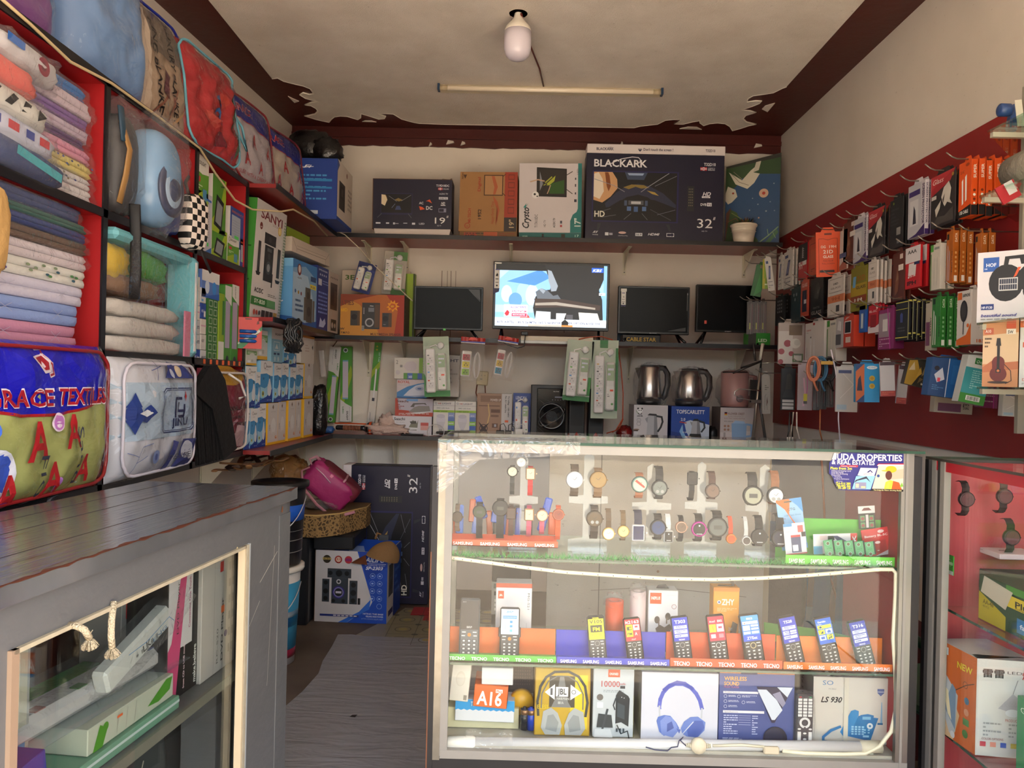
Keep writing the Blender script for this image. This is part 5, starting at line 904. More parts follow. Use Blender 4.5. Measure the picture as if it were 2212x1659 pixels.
def kettle(label,cx,yt,yb,wpx,body,hand,kind=0):
    Y = 4.62; k = Y/FP; h = (yb-yt)*k; r = wpx*k/2; t = empty('kettle',TR(at(cx,yb,y=Y).x,Y,ZS+.215),label,'kettle')
    g = G()
    if kind == 0: pr = [(r*.95,.03),(r*.98,.05),(r*.92,h*.4),(r*.80,h*.93),(r*.76,h*.95)]
    elif kind == 1: pr = [(r*.98,.03),(r*1.0,.05),(r*1.02,h*.35),(r*.86,h*.75),(r*.66,h*.92),(r*.6,h*.94)]
    else: pr = [(r*.96,.0),(r*.97,.02),(r*.97,h*.95),(r*.9,h*.97)]
    g.lathe(pr,body,None,36);
    g.build('kettle_body',t)
    g = G(); g.lathe([(pr[-1][0]*.98,h*.95),(pr[-1][0]*.9,h*.985),(pr[-1][0]*.3,h),(0,h)],M(hand,.3),None,28)
    if kind < 2: g.lathe([(r*.9,0),(r*.98,.006),(r*.98,.03),(r*.9,.032)],M('1c1c1e',.3),None,30)
    g.build('lid_and_base',t)
    g = G()
    if kind < 2: g.tube([(r*.6,0,h*.93),(r*1.15,0,h*.92),(r*1.42,0,h*.78),(r*1.45,0,h*.5),(r*1.25,0,h*.25),(r*1.0,0,h*.15)],.013,M(hand,.3),None,10,flat=1.4)
    else: g.tube([(r*.9,-.01,h*.85),(r*1.4,-.01,h*.84),(r*1.45,-.01,h*.3),(r*.95,-.01,h*.25)],.014,M(hand,.4),None,10)
    g.build('handle',t)
    if kind < 2: g = G(); g.add([(-r*.7,-.018,h*.93),(-r*.7,.018,h*.93),(-r*1.18,0,h*.91),(-r*.86,0,h*.62)],[(0,2,1),(0,3,2),(2,3,1),(0,1,3)],body); g.build('spout',t)
    else: g = G(); g.lathe([(.022,0),(.02,.008),(0,.009)],M('8a7476',.3),TR(.01,-r*.97,.05) @ RX(90),18); g.build('switch',t)
    g = G(); g.blob(.15*r,0,h*.48,r*1.42,r*1.15,h*.56,FILM2,e=.75,nz=.12,ns=9,seed=kind+1,nu=36,nv=22); g.build('plastic_wrap',t)
    return t
kettle('steel kettle in clear plastic on the white panda box',1402,783,869,54,STL,'201c1c',0)
kettle('rounder steel kettle in clear plastic on the blue box',1488,792,872,60,STL,'2a2422',1)
kettle('pink kettle in clear plastic on the pale box',1586,794,872,60,M('b5837e',.35),'9a6a66',2)
g = G(); p = at(1540,946,y=4.6); g.blob(p.x,4.62,ZS+.045,.03,.04,.05,M('121113',.4),e=.8,nz=.2,seed=1); tag(g.build('black_pouch'),'small black pouch squeezed between two kettle boxes','pouch')
# aluminium aerial leaning in front of the kettles
AM = M('cfc8bc',.3,met=.8); DK = M('3c3a3a',.4,met=.5)
Y = 4.40; t = empty('television_aerial',TR(0,0,0),'folded aluminium television aerial leaning at the shelf end','aerial')
def bar(g,a,b,Ya,Yb,w,m,th=.4):
    A = at(a[0],a[1],y=Ya); B = at(b[0],b[1],y=Yb); g.tube([A,B],w,m,None,4)
g = G(); bar(g,(1648,742),(1642,778),Y,Y,.010,M('e6dccb',.3)); bar(g,(1645,775),(1636,860),Y,Y,.006,DK); bar(g,(1643,795),(1625,955),Y,Y,.0085,AM); g.build('mast',t)
g = G(); bar(g,(1627,742),(1632,780),Y+.03,Y+.02,.007,M('6a6664',.3,met=.7)); bar(g,(1640,860),(1654,955),Y+.04,Y+.08,.008,M('7a7a7a',.4,met=.6)); g.build('brace_arm',t)
g = G(); bar(g,(1645,780),(1583,806),Y,Y-.02,.006,M('55504e',.3,met=.7)); bar(g,(1561,804),(1615,804),Y-.01,Y-.01,.004,DK); bar(g,(1640,785),(1700,781),Y,Y,.003,AM); bar(g,(1645,780),(1600,795),Y,Y+.02,.005,DK); g.build('cross_element',t)
g = G(); g.tube(pix([(1648,844),(1620,842),(1596,840),(1587,846),(1586,853),(1594,859),(1618,864),(1648,866)],Y-.01),.003,M('d8d4cc',.25,met=.8),None,6); a = at(1634,866,y=Y-.012); g.box(a.x-.03,Y-.02,a.z-.012,a.x+.03,Y-.01,a.z+.006,M('8a8682',.3,met=.7)); g.box(a.x-.03,Y-.0,a.z-.01,a.x+.04,Y+.02,a.z+.12,M('1c1b1c',.4)); g.build('folded_dipole',t)

# ================================================================ passage floor and the goods standing in it
def mat_cloth():
    m,n,l,p = nodemat('grey_vinyl'); g = n.new('ShaderNodeTexCoord'); mp = n.new('ShaderNodeMapping'); mp.inputs['Scale'].default_value = (1.2,5,1); mp.inputs['Rotation'].default_value = (0,0,.25); l.new(g.outputs['Object'],mp.inputs[0])
    t = n.new('ShaderNodeTexNoise'); t.inputs['Scale'].default_value = 3; t.inputs['Detail'].default_value = 3; t.inputs['Distortion'].default_value = 1; l.new(mp.outputs[0],t.inputs['Vector'])
    b = n.new('ShaderNodeBump'); b.inputs['Strength'].default_value = .45; b.inputs['Distance'].default_value = .03; l.new(t.outputs['Fac'],b.inputs['Height']); l.new(b.outputs[0],p.inputs['Normal'])
    p.inputs['Base Color'].default_value = lin('8f9197'); p.inputs['Roughness'].default_value = .45; return m
pp = [at(x,y,z=0) for x,y in ((730,1372),(760,1372),(790,1376),(860,1378),(940,1381))]
P3 = [(p.x,p.y) for p in pp]+[(.02,3.9),(.02,1.2),(-.55,1.2),(-.72,1.8),(-.80,2.5),(-.885,2.95),(-.896,3.05),(-.87,3.2),(-.855,3.4),(-.875,3.55),(-.88,3.75)]
g = G(); g.slab(P3[::-1],0,.004,mat_cloth()); a = at(763,1546,z=.0045); g.add([(a.x-.012,a.y-.01,.0045),(a.x+.01,a.y-.014,.0045),(a.x+.014,a.y+.012,.0045),(a.x-.006,a.y+.008,.0045)],[(0,1,2,3)],M('2a2420'))
tag(g.build('floor_mat'),'grey vinyl sheet laid on the passage floor','floor mat')
g = G(); q = [(-.80,3.93),(-.67,4.25),(-.62,4.42),(.0,4.42),(.0,3.80),(-.45,3.80)]; g.slab(q,0,.0025,M('8a8468',.35,nz=.1)); T = TR(-.80,3.80,.003) @ RX(-90)
a = ''
for i in range(6):
    for j in range(4):
        x,y = .10+.18*i,.12+.26*j
        if x < .18 and y < .6 or x > .95: continue
        a += 'O %.3f %.3f .055 .006 4a4a38;E %.3f %.3f .03 .03 a89a5c;L .003 2c2c26 %.3f %.3f %.3f %.3f;L .003 2c2c26 %.3f %.3f %.3f %.3f;' % (x,y,x,y,x-.09,y-.13,x-.09,y+.13,x-.09,y-.13,x+.09,y-.13)
        a += 'E %.3f %.3f .022 .02 3a3c34;' % (x+.09,y+.13)
g.art(a,.8,.62,T,off=0,dl=.00005,rough=.4); tag(g.build('patterned_mat'),'olive vinyl mat with octagon pattern on the floor at the wall','floor mat')
g = G(); a1 = at(888,1324,z=.006); g.box(a1.x,a1.y-.03,.0032,-.35,a1.y+.12,.005,M('a81c24',.4)); g.box(a1.x+.08,a1.y-.12,.0032,-.35,a1.y-.035,.005,M('a81c24',.4)); g.art('Tb .3 .55 .1 .5 d86a6a HIM',.3,.1,TR(a1.x,a1.y-.03,.0052) @ RX(-90)); tag(g.build('red_sign'),'red printed sheet lying on the patterned mat','sign')
t = ark_carton('big navy television carton standing on end against the back wall',.80,.46,.13,TR(-.50,4.47,.41) @ RY(-90) @ TR(0,0,-.0))
# open blue and white speaker carton with a cap on its rim
w,h,d = .395,.385,.32
AI = '''R 0 0 1 1 d2d2d6;P 1b4fc0 .58 1 .80 .30 .76 .22 .45 .0 1 0 1 1;P 2f6fd8 .33 .0 .62 .16 .78 .34 .76 .20 .5 .04 .45 0;P 1541a8 .60 1 .72 .60 1 .8 1 1
R .17 .62 .50 .75 3a424c;C .21 .685 .03 15181c;C .33 .685 .045 15181c;C .44 .685 .033 15181c;R .23 .26 .46 .62 3a434e;R .10 .28 .20 .60 38404a;R .48 .26 .59 .59 38404a;C .15 .55 .03 14171a;C .15 .43 .035 14171a;C .15 .33 .03 14171a;C .535 .53 .035 14171a;C .535 .42 .04 14171a;C .535 .31 .033 14171a;C .33 .42 .085 3a3290;C .33 .42 .07 8a8ac8;C .33 .42 .055 20242c;R .29 .405 .37 .435 d8d8e8;C .33 .57 .033 c9ccd2;C .33 .57 .018 2a2c32;C .26 .3 .025 16181c;C .40 .3 .025 16181c;R .6 .26 .635 .35 1c1c20
C .16 .88 .055 2e2a1e;R .10 .87 .22 .90 c8b46a;Tbc .16 .873 .025 .1 2a2618 AC/DC;C .32 .88 .052 a8342c;C .32 .88 .035 e0c8b8;Tbc .32 .87 .03 .05 a8342c 3.1;C .46 .88 .052 b8323c;R .42 .86 .5 .90 8a2a6a;Tbi .69 .86 .07 .28 e8eefa AILIPU;R .69 .835 .98 .84 e8eefa;T .69 .81 .018 .28 cfd8f0 3.1 multimedia speaker;Tbi .70 .755 .045 .24 e8eefa SP-2303
O .80 .67 .036 .004 a8c4f0;O .90 .67 .036 .004 a8c4f0;O .80 .565 .036 .004 a8c4f0;O .90 .565 .036 .004 a8c4f0;O .80 .46 .036 .004 a8c4f0;O .90 .46 .036 .004 a8c4f0;O .80 .355 .036 .004 a8c4f0;O .90 .355 .036 .004 a8c4f0;O .90 .25 .036 .004 a8c4f0;R .785 .66 .815 .68 a8c4f0;R .885 .66 .915 .68 a8c4f0;R .785 .555 .815 .575 a8c4f0;R .885 .555 .915 .575 a8c4f0;R .785 .45 .815 .47 a8c4f0;R .885 .45 .915 .47 a8c4f0;R .785 .345 .815 .365 a8c4f0;R .885 .345 .915 .365 a8c4f0
R .08 .085 .62 .115 2a3a8a;G .26 .09 .6 .11 6 1 .75 d8d8e0;Tb .68 .13 .022 .28 dce4f8 HITING THE BASS;Tb .72 .095 .022 .24 dce4f8 FEELING HIGH POWER;T .66 .06 .02 .30 9ab4e8 HTTP://WWW.AILIPU.NET'''
Tb = TR(-.875,4.13,0) @ RZ(-4)
t = empty('speaker_carton',Tb,'open blue and white speaker carton on the floor with a cap on its rim','carton')
CW = M('c9c9cf',.5); CB = M('1b4fc0',.45); CBR = M('8a6a48',.7); th = .005
g = G(); g.box(-w/2,0,0,w/2,th,h,CW); g.box(-w/2-.002,-.001,0,-w/2,.003,h,CBR); g.box(-w/2,0,0,-w/2+th,d,h,CW); g.box(w/2-th,0,0,w/2,d,h,CW); g.box(-w/2,d-th,0,w/2,d,h,CB); g.box(-w/2,0,0,w/2,d,.004,CBR)
g.art(AI,w,h,TR(-w/2,0,0)); g.art('R 0 0 .46 1 d2d2d6;R .46 0 1 1 1c46a8;R .1 .35 .42 .8 363c46;R .16 .62 .38 .78 222;C .26 .5 .1 1a1d22;C .26 .68 .06 1a1d22;R .1 .08 .42 .16 2a2a6a;N .55 .2 .9 .8 6 4a7ad0;R .46 .0 1 .3 163a94',d,h,TR(w/2,0,0) @ RZ(90))
g.art('P 9ab4e8 .2 .70 .25 .9 .45 .9 .5 .7 .4 .78 .3 .78;Tb .3 .72 .1 .3 dce4f8 DX',w,h,TR(-w/2,d-th,0)); g.build('box_body',t)
t = empty('baseball_cap',TR(-.735,4.16,.335) @ RZ(10),'tan baseball cap with brown visor hanging over the carton rim','cap')
TAN = M('8a6a44',.85,bump=.3,bs=150); g = G()
g.grid(lambda u,v: (.075*cos(u*2*pi)*cos(v*pi/2)*1.15+.01,-.03+.06*sin(u*2*pi)*cos(v*pi/2),.05+.075*sin(v*pi/2)+.02*cos(u*2*pi)*(1-v)-.03*(1-v)),28,10,TAN,RY(28)); g.build('crown',t)
g = G(); g.grid(lambda u,v: (-.06-.085*sin(u*pi)*v,-.06+.10*u,.05-.03*v-.02*(2*u-1)**2),14,6,M('6b3a1e',.7),RY(-12)); g.build('visor',t)
g = G(); g.tube([(-.02,.02,.11),(-.01,.03,.14),(.01,.03,.13)],.006,TAN); g.box(.0,.02,.10,.05,.035,.13,M('3a4048',.6)); g.build('strap',t)
# dark trunk, patterned ottoman and pink rucksack
g = G(); g.box(-1.225,4.06,0,-1.088,4.45,.47,M('1d2127',.35,nz=.15,bump=.3,bs=12),bev=.008); g.box(-1.087,4.12,.392,-.86,4.45,.47,M('15171c',.5),bev=.01); tag(g.build('storage_trunk'),'dark blue grey trunk standing on the floor under the brown patterned seat','trunk')
def brocade():
    m,n,l,p = nodemat('brown_brocade'); g = n.new('ShaderNodeTexCoord'); v = n.new('ShaderNodeTexVoronoi'); v.feature = 'DISTANCE_TO_EDGE'; v.inputs['Scale'].default_value = 55; t = n.new('ShaderNodeTexNoise'); t.inputs['Scale'].default_value = 30; ad = n.new('ShaderNodeVectorMath'); ad.operation = 'ADD'
    sc_ = n.new('ShaderNodeVectorMath'); sc_.operation = 'SCALE'; sc_.inputs['Scale'].default_value = .03; l.new(g.outputs['Object'],t.inputs['Vector']); l.new(t.outputs['Color'],sc_.inputs[0]); l.new(g.outputs['Object'],ad.inputs[0]); l.new(sc_.outputs[0],ad.inputs[1]); l.new(ad.outputs[0],v.inputs['Vector'])
    r = n.new('ShaderNodeValToRGB'); e = r.color_ramp.elements; e[0].position = .12; e[0].color = lin('a08050'); e[1].position = .2; e[1].color = lin('4e3b24'); l.new(v.outputs['Distance'],r.inputs[0]); l.new(r.outputs[0],p.inputs['Base Color']); p.inputs['Roughness'].default_value = .75; return m
BRO = brocade(); zo = .475; t = empty('ottoman',TR(0,0,zo),'brown patterned octagonal seat with piped edge on the dark trunk','seat')
oc = [(-1.22,4.04),(-1.04,4.02),(-.94,4.10),(-.84,4.33),(-.84,4.455),(-1.22,4.455)]
g = G(); g.slab(oc,0,.115,BRO); g.build('seat_body',t); g = G(); g.tube([(x,y,.116) for x,y in oc],.004,M('c8ac6c',.5),None,6,close=True); g.build('piping',t); g = G(); g.slab(oc,.115,.122,M('6a5230',.7)); g.build('seat_top',t)
PK = M('a52a68',.5,nz=.1,bump=.5,bs=14); T = TR(-1.03,4.22,.73) @ RY(40) @ RZ(8)
t = empty('backpack',T,'magenta pink backpack lying tilted on the brown patterned seat','backpack')
g = G(); g.blob(0,0,0,.145,.08,.085,PK,e=.42,nz=.10,ns=8,seed=3,nu=32,nv=20); g.build('bag_body',t)
g = G(); g.blob(.03,.01,.045,.135,.075,.05,M('6d1f30',.6),e=.4,nz=.05,seed=4); g.build('side_panel',t)
g = G(); g.tube([(-.115,-.075,.045),(-.06,-.088,.045),(.0,-.09,.035)],.003,M('e0b8cc',.4)); g.blob(-.02,-.08,.065,.01,.008,.01,M('e88aa8',.5)); g.box(.045,-.07,.04,.055,.06,.098,M('c8929a',.5)); g.build('zip',t)
g = G(); g.tube([(-.14,-.05,.02),(-.16,-.06,-.02),(-.10,-.08,-.08),(.02,-.1,-.10),(.10,-.1,-.10),(.16,-.1,-.06),(.20,-.1,-.0)],.009,M('c98a98',.5),None,8,flat=.3); g.tube([(-.13,-.04,.03),(-.17,-.04,.05),(-.15,-.02,.08),(-.12,0,.07)],.009,M('d8a0ac',.5),None,8,flat=.4); g.build('shoulder_strap',t)
g = G(); g.blob(-1.06,4.20,.625,.09,.07,.028,FILM3,e=.8,nz=.4,ns=9,seed=5,nu=28,nv=14); g.blob(-1.16,4.18,.66,.03,.03,.05,FILM3,e=.8,nz=.3,seed=2); tag(g.build('folded_film_bag'),'crumpled clear bag squeezed under the pink backpack','bag')
# paint buckets behind the counter end
def bucket(label,x,y,z,r0,r1,h,col,art,lid):
    t = empty('paint_bucket',TR(x,y,z),label,'bucket'); g = G(); g.lathe([(r0,0),(r1,h)],M(col,.35),None,32)
    for v0,v1,c in art: g.lathe([(r0+(r1-r0)*v0+.001,h*v0),(r0+(r1-r0)*v1+.001,h*v1)],M(c,.35),None,32)
    g.build('bucket_body',t); g = G(); g.lathe([(r1+.012,h-.012),(r1+.016,h-.004),(r1+.016,h+.012),(r1*.9,h+.014),(r1*.88,h+.006),(0,h+.006)],M(lid,.35),None,32); g.build('lid',t)
    g = G(); g.tube([(r1*1.05*cos(a),-r1*1.05*abs(sin(a)),h*.85-.16*abs(sin(a))) for a in [pi*i/16 for i in range(17)]],.0025,M('c8c8cc',.3,met=.6)); g.build('wire_handle',t)
bucket('white paint bucket with blue label standing behind the grey counter',-1.115,3.55,0,.105,.125,.435,'dedede',[(.07,.16,'8a1c3c'),(.16,.86,'3a9ac8'),(.40,.50,'1c5a9a'),(.5,.56,'e0e8ee')],'e4e2dc')
bucket('black paint bucket with blue band stacked on the white one',-1.09,3.55,.46,.10,.115,.36,'16161a',[(.55,.75,'1c56b8'),(.15,.16,'888'),(.3,.31,'888'),(.42,.425,'888')],'1a1a1c')
g = G(); q = at(612,1040,y=4.0); g.blob(q.x-.03,4.2,.80,.10,.08,.085,clear('brown_film','f0dcc0',1.5,.12,bump=.9,bs=14,haze=.45,hazec='a87840'),e=.8,nz=.25,ns=6,seed=8); g.blob(q.x+.05,4.2,.77,.05,.05,.05,FILM3,e=.8,nz=.3,seed=3); g.box(q.x-.10,4.15,.0,q.x-.0,4.25,.72,M('6a4a2a',.7),bev=.02); tag(g.build('brown_bag'),'brown goods in a clear bag piled in the corner behind the counter','bag')

# ================================================================ goods in the cubbyhole shelf
FLMW = clear('cover_film','fcfcfc',1.45,.06,bump=.5,bs=9,k=.55)
def soft(name,label,cat,w,h,D,mat,Mw,art='',film=1,trim=None,zp=.0,handle=None,rnd=4,back=.03,nzs=.012,group=None,seed=0,film_m=None):
    """stuffed bag or pillow: bulging front (-y), flatter back, optional clear cover, piping and handle"""
    def bl(u,v): return (max(0,1-abs(2*u-1)**rnd)*max(0,1-abs(2*v-1)**rnd))**.5
    def fr(u,v): return -D*bl(u,v)-nzs*bl(u,v)*(noise.noise(Vector((u*w*14+seed,v*h*14,seed)))+.5*noise.noise(Vector((u*w*30,v*h*30,seed+3))))
    t = empty(name,Mw,label,cat,group)
    g = G(); g.grid(lambda u,v: (-w/2+w*u,fr(u,v),h*v),40,32,mat); g.grid(lambda u,v: (w/2-w*u,back*bl(u,v),h*v),14,12,mat)
    if art: g.art(art,w,h,TR(-w/2,0,0),off=.003,dl=.0006,warp=fr)
    g.build('filling',t)
    if film: g = G(); g.grid(lambda u,v: (-w/2-.004+(w+.008)*u,fr(u,v)-.009-.004*noise.noise(Vector((u*9,v*9,seed+1))),-.003+(h+.006)*v),30,24,film_m or FLMW); g.build('clear_cover',t)
    if trim:
        r = .06; P = []; iw = .016
        for cx,cz,a0 in ((w/2-r-iw,h-r-iw,0),(-w/2+r+iw,h-r-iw,90),(-w/2+r+iw,r+iw,180),(w/2-r-iw,r+iw,270)):
            for k in range(5): a = rad(a0+k*22.5); x_,z_ = cx+r*cos(a),cz+r*sin(a); P.append((x_,fr(x_/w+.5,z_/h)-.014,z_))
        P = [P[i].lerp(P[(i+1) % 20],q/3) for P in [[Vector(p) for p in P]] for i in range(20) for q in range(3)]; P = [Vector((p.x,fr(p.x/w+.5,p.z/h)-.014,p.z)) for p in P]
        g = G(); g.tube(P,.005,M(trim,.35),None,8,close=True); g.build('piping',t)
    if handle: g = G(); g.tube([Vector(p) for p in handle[1:]],.006,M(handle[0],.35),None,8,flat=.8); g.build('handle',t)
    return t
def slabc(name,label,cat,y0,y1,z,h,col,X=-1.225,d=.17,e=.28,nz=.03,tilt=0,lay=3,group=None,mat=None,film=0,art='',seed=1):
    """folded cloth lying flat: y0..y1 along the shelf"""
    w = y1-y0; t = TR(X,(y0+y1)/2,z) @ RZ(90) @ RY(tilt); g = G(); m = mat or M(col,.75,nz=.08,ns=14,bump=.25,bs=60)
    for i in range(lay): g.blob(0,d/2,h*(i+.5)/lay,w/2*(1-.012*((i*7+seed) % 3)),d/2,h/lay*.54,m,e=e,nz=nz,ns=5,seed=seed+i,nu=32,nv=8)
    if art: g.art(art,w*.96,h*.9,TR(-w*.48,-.004,h*.05),off=.002)
    if film or 1:
        if not film: return tag(g.build(name,Mw=t),label,cat,group)
    e_ = empty(name,t,label,cat,group); g.build('folded_cloth',e_); g2 = G(); g2.blob(0,d/2-.004,h/2,w/2+.012,d/2+.012,h*.58,FILM2,e=.4,nz=.08,ns=8,seed=seed,nu=36,nv=12); g2.build('clear_wrap',e_)
    return e_
WG = lambda c: M(c,.8,nz=.05,ns=14,bump=.35,bs=25)
def flowers(c,n,s):
    r = random.Random(s); return ';'.join('E %.2f %.2f .016 .09 %s' % (r.uniform(.05,.95),r.uniform(.15,.85),c[r.randrange(len(c))]) for _ in range(n))
# bottom row: comforter bags
GR1 = '''P 1414b8 0 .60 .25 .55 .5 .545 .75 .59 1 .68 1 1 0 1;L .012 a81c24 .02 .60 .25 .55 .5 .545 .75 .59 .98 .68;L .02 e8dce8 .39 .955 .43 .96 .42 .91 .46 .86 .47 .80 .44 .79;L .009 a8182c .39 .955 .43 .96 .42 .91 .46 .86 .47 .80 .44 .79;P e8dce8 .33 .90 .41 .92 .45 .88 .45 .81 .40 .80;P a8182c .345 .895 .405 .91 .435 .87 .435 .825 .40 .82
Tb .045 .60 .115 .39 efe6ee GRACE;Tb .05 .605 .10 .375 a8182c GRACE;Tb .47 .60 .12 .41 efe6ee TEXTILES;Tb .475 .607 .105 .40 a8182c TEXTILES
C .13 .22 .10 dfe4f4;C .13 .22 .085 3a5ac8;C .08 .48 .05 3a6ad8;E .46 .50 .045 .06 e8d8ec;E .46 .50 .035 .05 c07ac8;E .13 -.0 .12 .08 6a3ab8;E .50 .10 .02 .05 b87ac8;Tb .27 .28 .24 .14 a81c24 A;Tb .52 .33 .22 .11 a81c24 A;Tb .14 -.0 .22 .12 a81c24 A;Tb .40 .05 .21 .12 a81c24 A;Tb .62 .09 .19 .11 a81c24 A;Td .36 .30 .05 .5 333a4a Floins;Td .60 .46 .05 .62 333a4a Sand gy'''
soft('comforter_bag','big lime and blue comforter bag printed GRACE TEXTILES above the counter','bedding',.585,.395,.075,M('a6ad68',.7,nz=.06,bump=.3,bs=14),TR(-1.215,1.905,.99) @ RZ(90),GR1,trim='8e1c20',seed=2)
JL = '''R 0 .33 1 .80 a8bccf;R 0.370 .37 0.880 .78 9fb3cc;L .007 25305e 0.390 .40 0.390 .72 0.420 .75 0.820 .75 0.850 .72 0.850 .40 0.820 .37 0.420 .37 0.390 .40;L .004 25305e 0.405 .41 0.405 .71 0.430 .735 0.810 .735 0.835 .71 0.835 .41 0.810 .385 0.430 .385 0.405 .41
L .018 1f2450 0.560 .50 0.560 .66 0.640 .66;L .018 1f2450 0.680 .60 0.680 .50 0.600 .50;L .016 1f2450 0.600 .62 0.600 .55 0.680 .55;P b8202c 0.670 .68 0.685 .70 0.700 .68 0.685 .65;P b8202c 0.675 .68 0.685 .73 0.695 .68 0.685 .63;Tbc 0.620 .42 .07 .22 1f2450 JIN LI;C .10 .55 .06 2a4088;P 2a4088 .1 .50 .22 .62 .30 .55 .22 .47;P 2a4088 .04 .6 .1 .72 .16 .6;P 2a4088 .04 .5 .1 .38 .16 .5;P d8dce4 .12 .55 .2 .58 .26 .55 .2 .52
L .004 6a7aa8 .1 .05 .16 .28;L .004 6a7aa8 .16 .28 .24 .3;L .004 6a7aa8 .12 .15 .22 .2;L .004 6a7aa8 .13 .2 .05 .24;C .3 .18 .04 7a8ab8;C .3 .18 .02 4a5a98;P 3a4280 .42 .0 .50 .3 .56 .28 .5 0;P 3a4280 .58 .04 .62 .3 .90 .28 .86 .04;E .7 .2 .08 .08 b8bccb;E .78 .15 .06 .05 c8ccd8;P 2f3a78 .40 .84 .52 .98 .70 .96 .80 .84;E .6 .9 .04 .05 c8b8a0;E .50 .88 .03 .04 b8c0d8;L .005 5a6698 .3 .82 .34 .98;L .005 5a6698 .26 .9 .38 .94;T .45 .13 .05 .3 556 DESIRE'''
soft('comforter_bag','white and navy floral comforter bag with a pale blue JIN LI label','bedding',.53,.375,.07,M('c4c6cf',.7,nz=.1,bump=.3,bs=14),TR(-1.205,2.50,.985) @ RZ(90),JL,trim='cfcbd8',seed=5)
soft('blanket_bag','dark red and white blanket bag with white handle in the bottom row','bedding',.47,.35,.05,M('7c2438',.8,nz=.3,ns=8,bump=.5,bs=30),TR(-1.212,3.12,.99) @ RZ(90),'E .5 .93 .36 .12 b88a18;P c8a8b0 .55 .1 .95 .05 .9 .3 .6 .35;L .02 b88a98 .2 .1 .6 .4;L .02 c8a0ac .3 .05 .7 .35;L .012 c8a0ac .5 .05 .9 .4;L .02 b07a8c .6 .5 .9 .7;Tb .30 .52 .05 .6 1c1416 KING BLANKET;Tbc .6 .42 .035 .3 2a1a1e FLORAL;Tbc .6 .34 .035 .5 2a1a1e PATTERN;N .4 .22 .95 .26 1 2a1a1e',trim='d8d0cc',handle=('dcd6d2',(-.05,-.05,.33),(.0,-.08,.30),(.06,-.08,.24),(.02,-.07,.23)),rnd=3,seed=8)
# black fringed pouch hung at the shelf edge
t = empty('black_tassel_pouch',TR(-1.14,2.86,.99) @ RZ(70) @ RY(-6),'black leather pouch with long fringe hanging before the red blanket bag','pouch'); LE = M('141415',.5,bump=.3,bs=60)
g = G(); g.prism([(-.03,.33),(.0,.36),(.035,.36),(.075,.30),(.085,.24),(.12,.03),(.045,.0),(.0,.2),(-.085,.27)],-.02,.01,LE); g.build('flap',t)
g = G(); rr = random.Random(3)
for i in range(16): x = -.085+i*.0085; g.prism([(x,.26),(x+.007,.26),(x+.012+rr.uniform(-.003,.003),.005+.012*rr.random()),(x+.005,.0)],-.012+rr.uniform(0,.008),.0,LE)
g.build('fringe',t)
# middle row, first cell: folded bed sheets
Y1 = 2.16; st = [('b8809c',.058,'pink folded sheet at the bottom of the sheet pile',2.14),('8298cc',.056,'pale blue folded sheet lying on the pink one',2.15),('c2c0d4',.052,'lilac white folded sheet with stitched crosses on the pale blue one',2.17),('cfcfcb',.044,'white folded sheet with green leaf print in the sheet pile',2.18),('c9c0c8',.042,'plain whitish folded sheet above the leaf print one',2.185),('5a4436',.034,'brown patterned folded sheet in clear wrap',2.18),('1f3470',.026,'deep blue folded sheet in clear wrap below the green one',2.175),('2c5a50',.02,'dark green folded sheet in clear wrap',2.18),('33406a',.036,'navy folded cloth in wrinkled wrap, topmost of the sheet pile',2.15)]
z = 1.377
for i,(c,h,lab,y1) in enumerate(st):
    ar = 'L .002 a8a8c0 .3 .3 .4 .7;L .002 a8a8c0 .3 .7 .4 .3;L .002 a8a8c0 .72 .2 .8 .7;L .002 a8a8c0 .72 .7 .8 .2' if i in (0,1,2) else (flowers(['4a7a4a','3a5a6a','5a4a8a','7a8a70'],14,3) if i == 3 else '')
    slabc('folded_sheet',lab,'bed sheet',1.62,y1,z,h,c,art=ar,lay=2,seed=i,film=i > 3,nz=.03 if i < 5 else .08,e=.22); z += h+.0015
g = G(); g.blob(-1.18,1.70,1.62,.03,.035,.10,M('b8925a',.8,bump=.4),e=.7,nz=.2,seed=2); tag(g.build('yellow_cloth'),'mustard cloth hanging over the front of the sheet pile','cloth')
# top row, first cell: bedding sets lying flat
z = 1.786; tp = [('c8c4c8',.034,'white crumpled bedding set at the bottom of the top row pile',2.20),('c4c2c6',.032,'white bedding set with small blue flowers in the top row',2.195),('cfc27a',.036,'yellow and white floral bedding set in the top row',2.20),('c98aa6',.034,'pink bedding set above the yellow one',2.19),('5c4470',.02,'thin dark purple bedding set between pink and lilac',2.16),('b7a8bc',.03,'pale lilac bedding set with folded corner',2.18),('7a5a98',.03,'purple bedding set in clear wrap in the top row',2.17),('c2b4c2',.045,'long lilac white bedding set near the top of the pile',2.19),('3a72b4',.03,'bright blue bedding set on the top row pile',2.16)]
for i,(c,h,lab,y1) in enumerate(tp):
    slabc('bedding_set',lab,'bedding',1.85,y1,z,h,c,lay=2,seed=i+3,film=1,nz=.06,e=.3,art=flowers(['3a4a8a','6a6a4a','2a3a6a'],12,i) if i in (1,2) else '',d=.16); z += h+.002
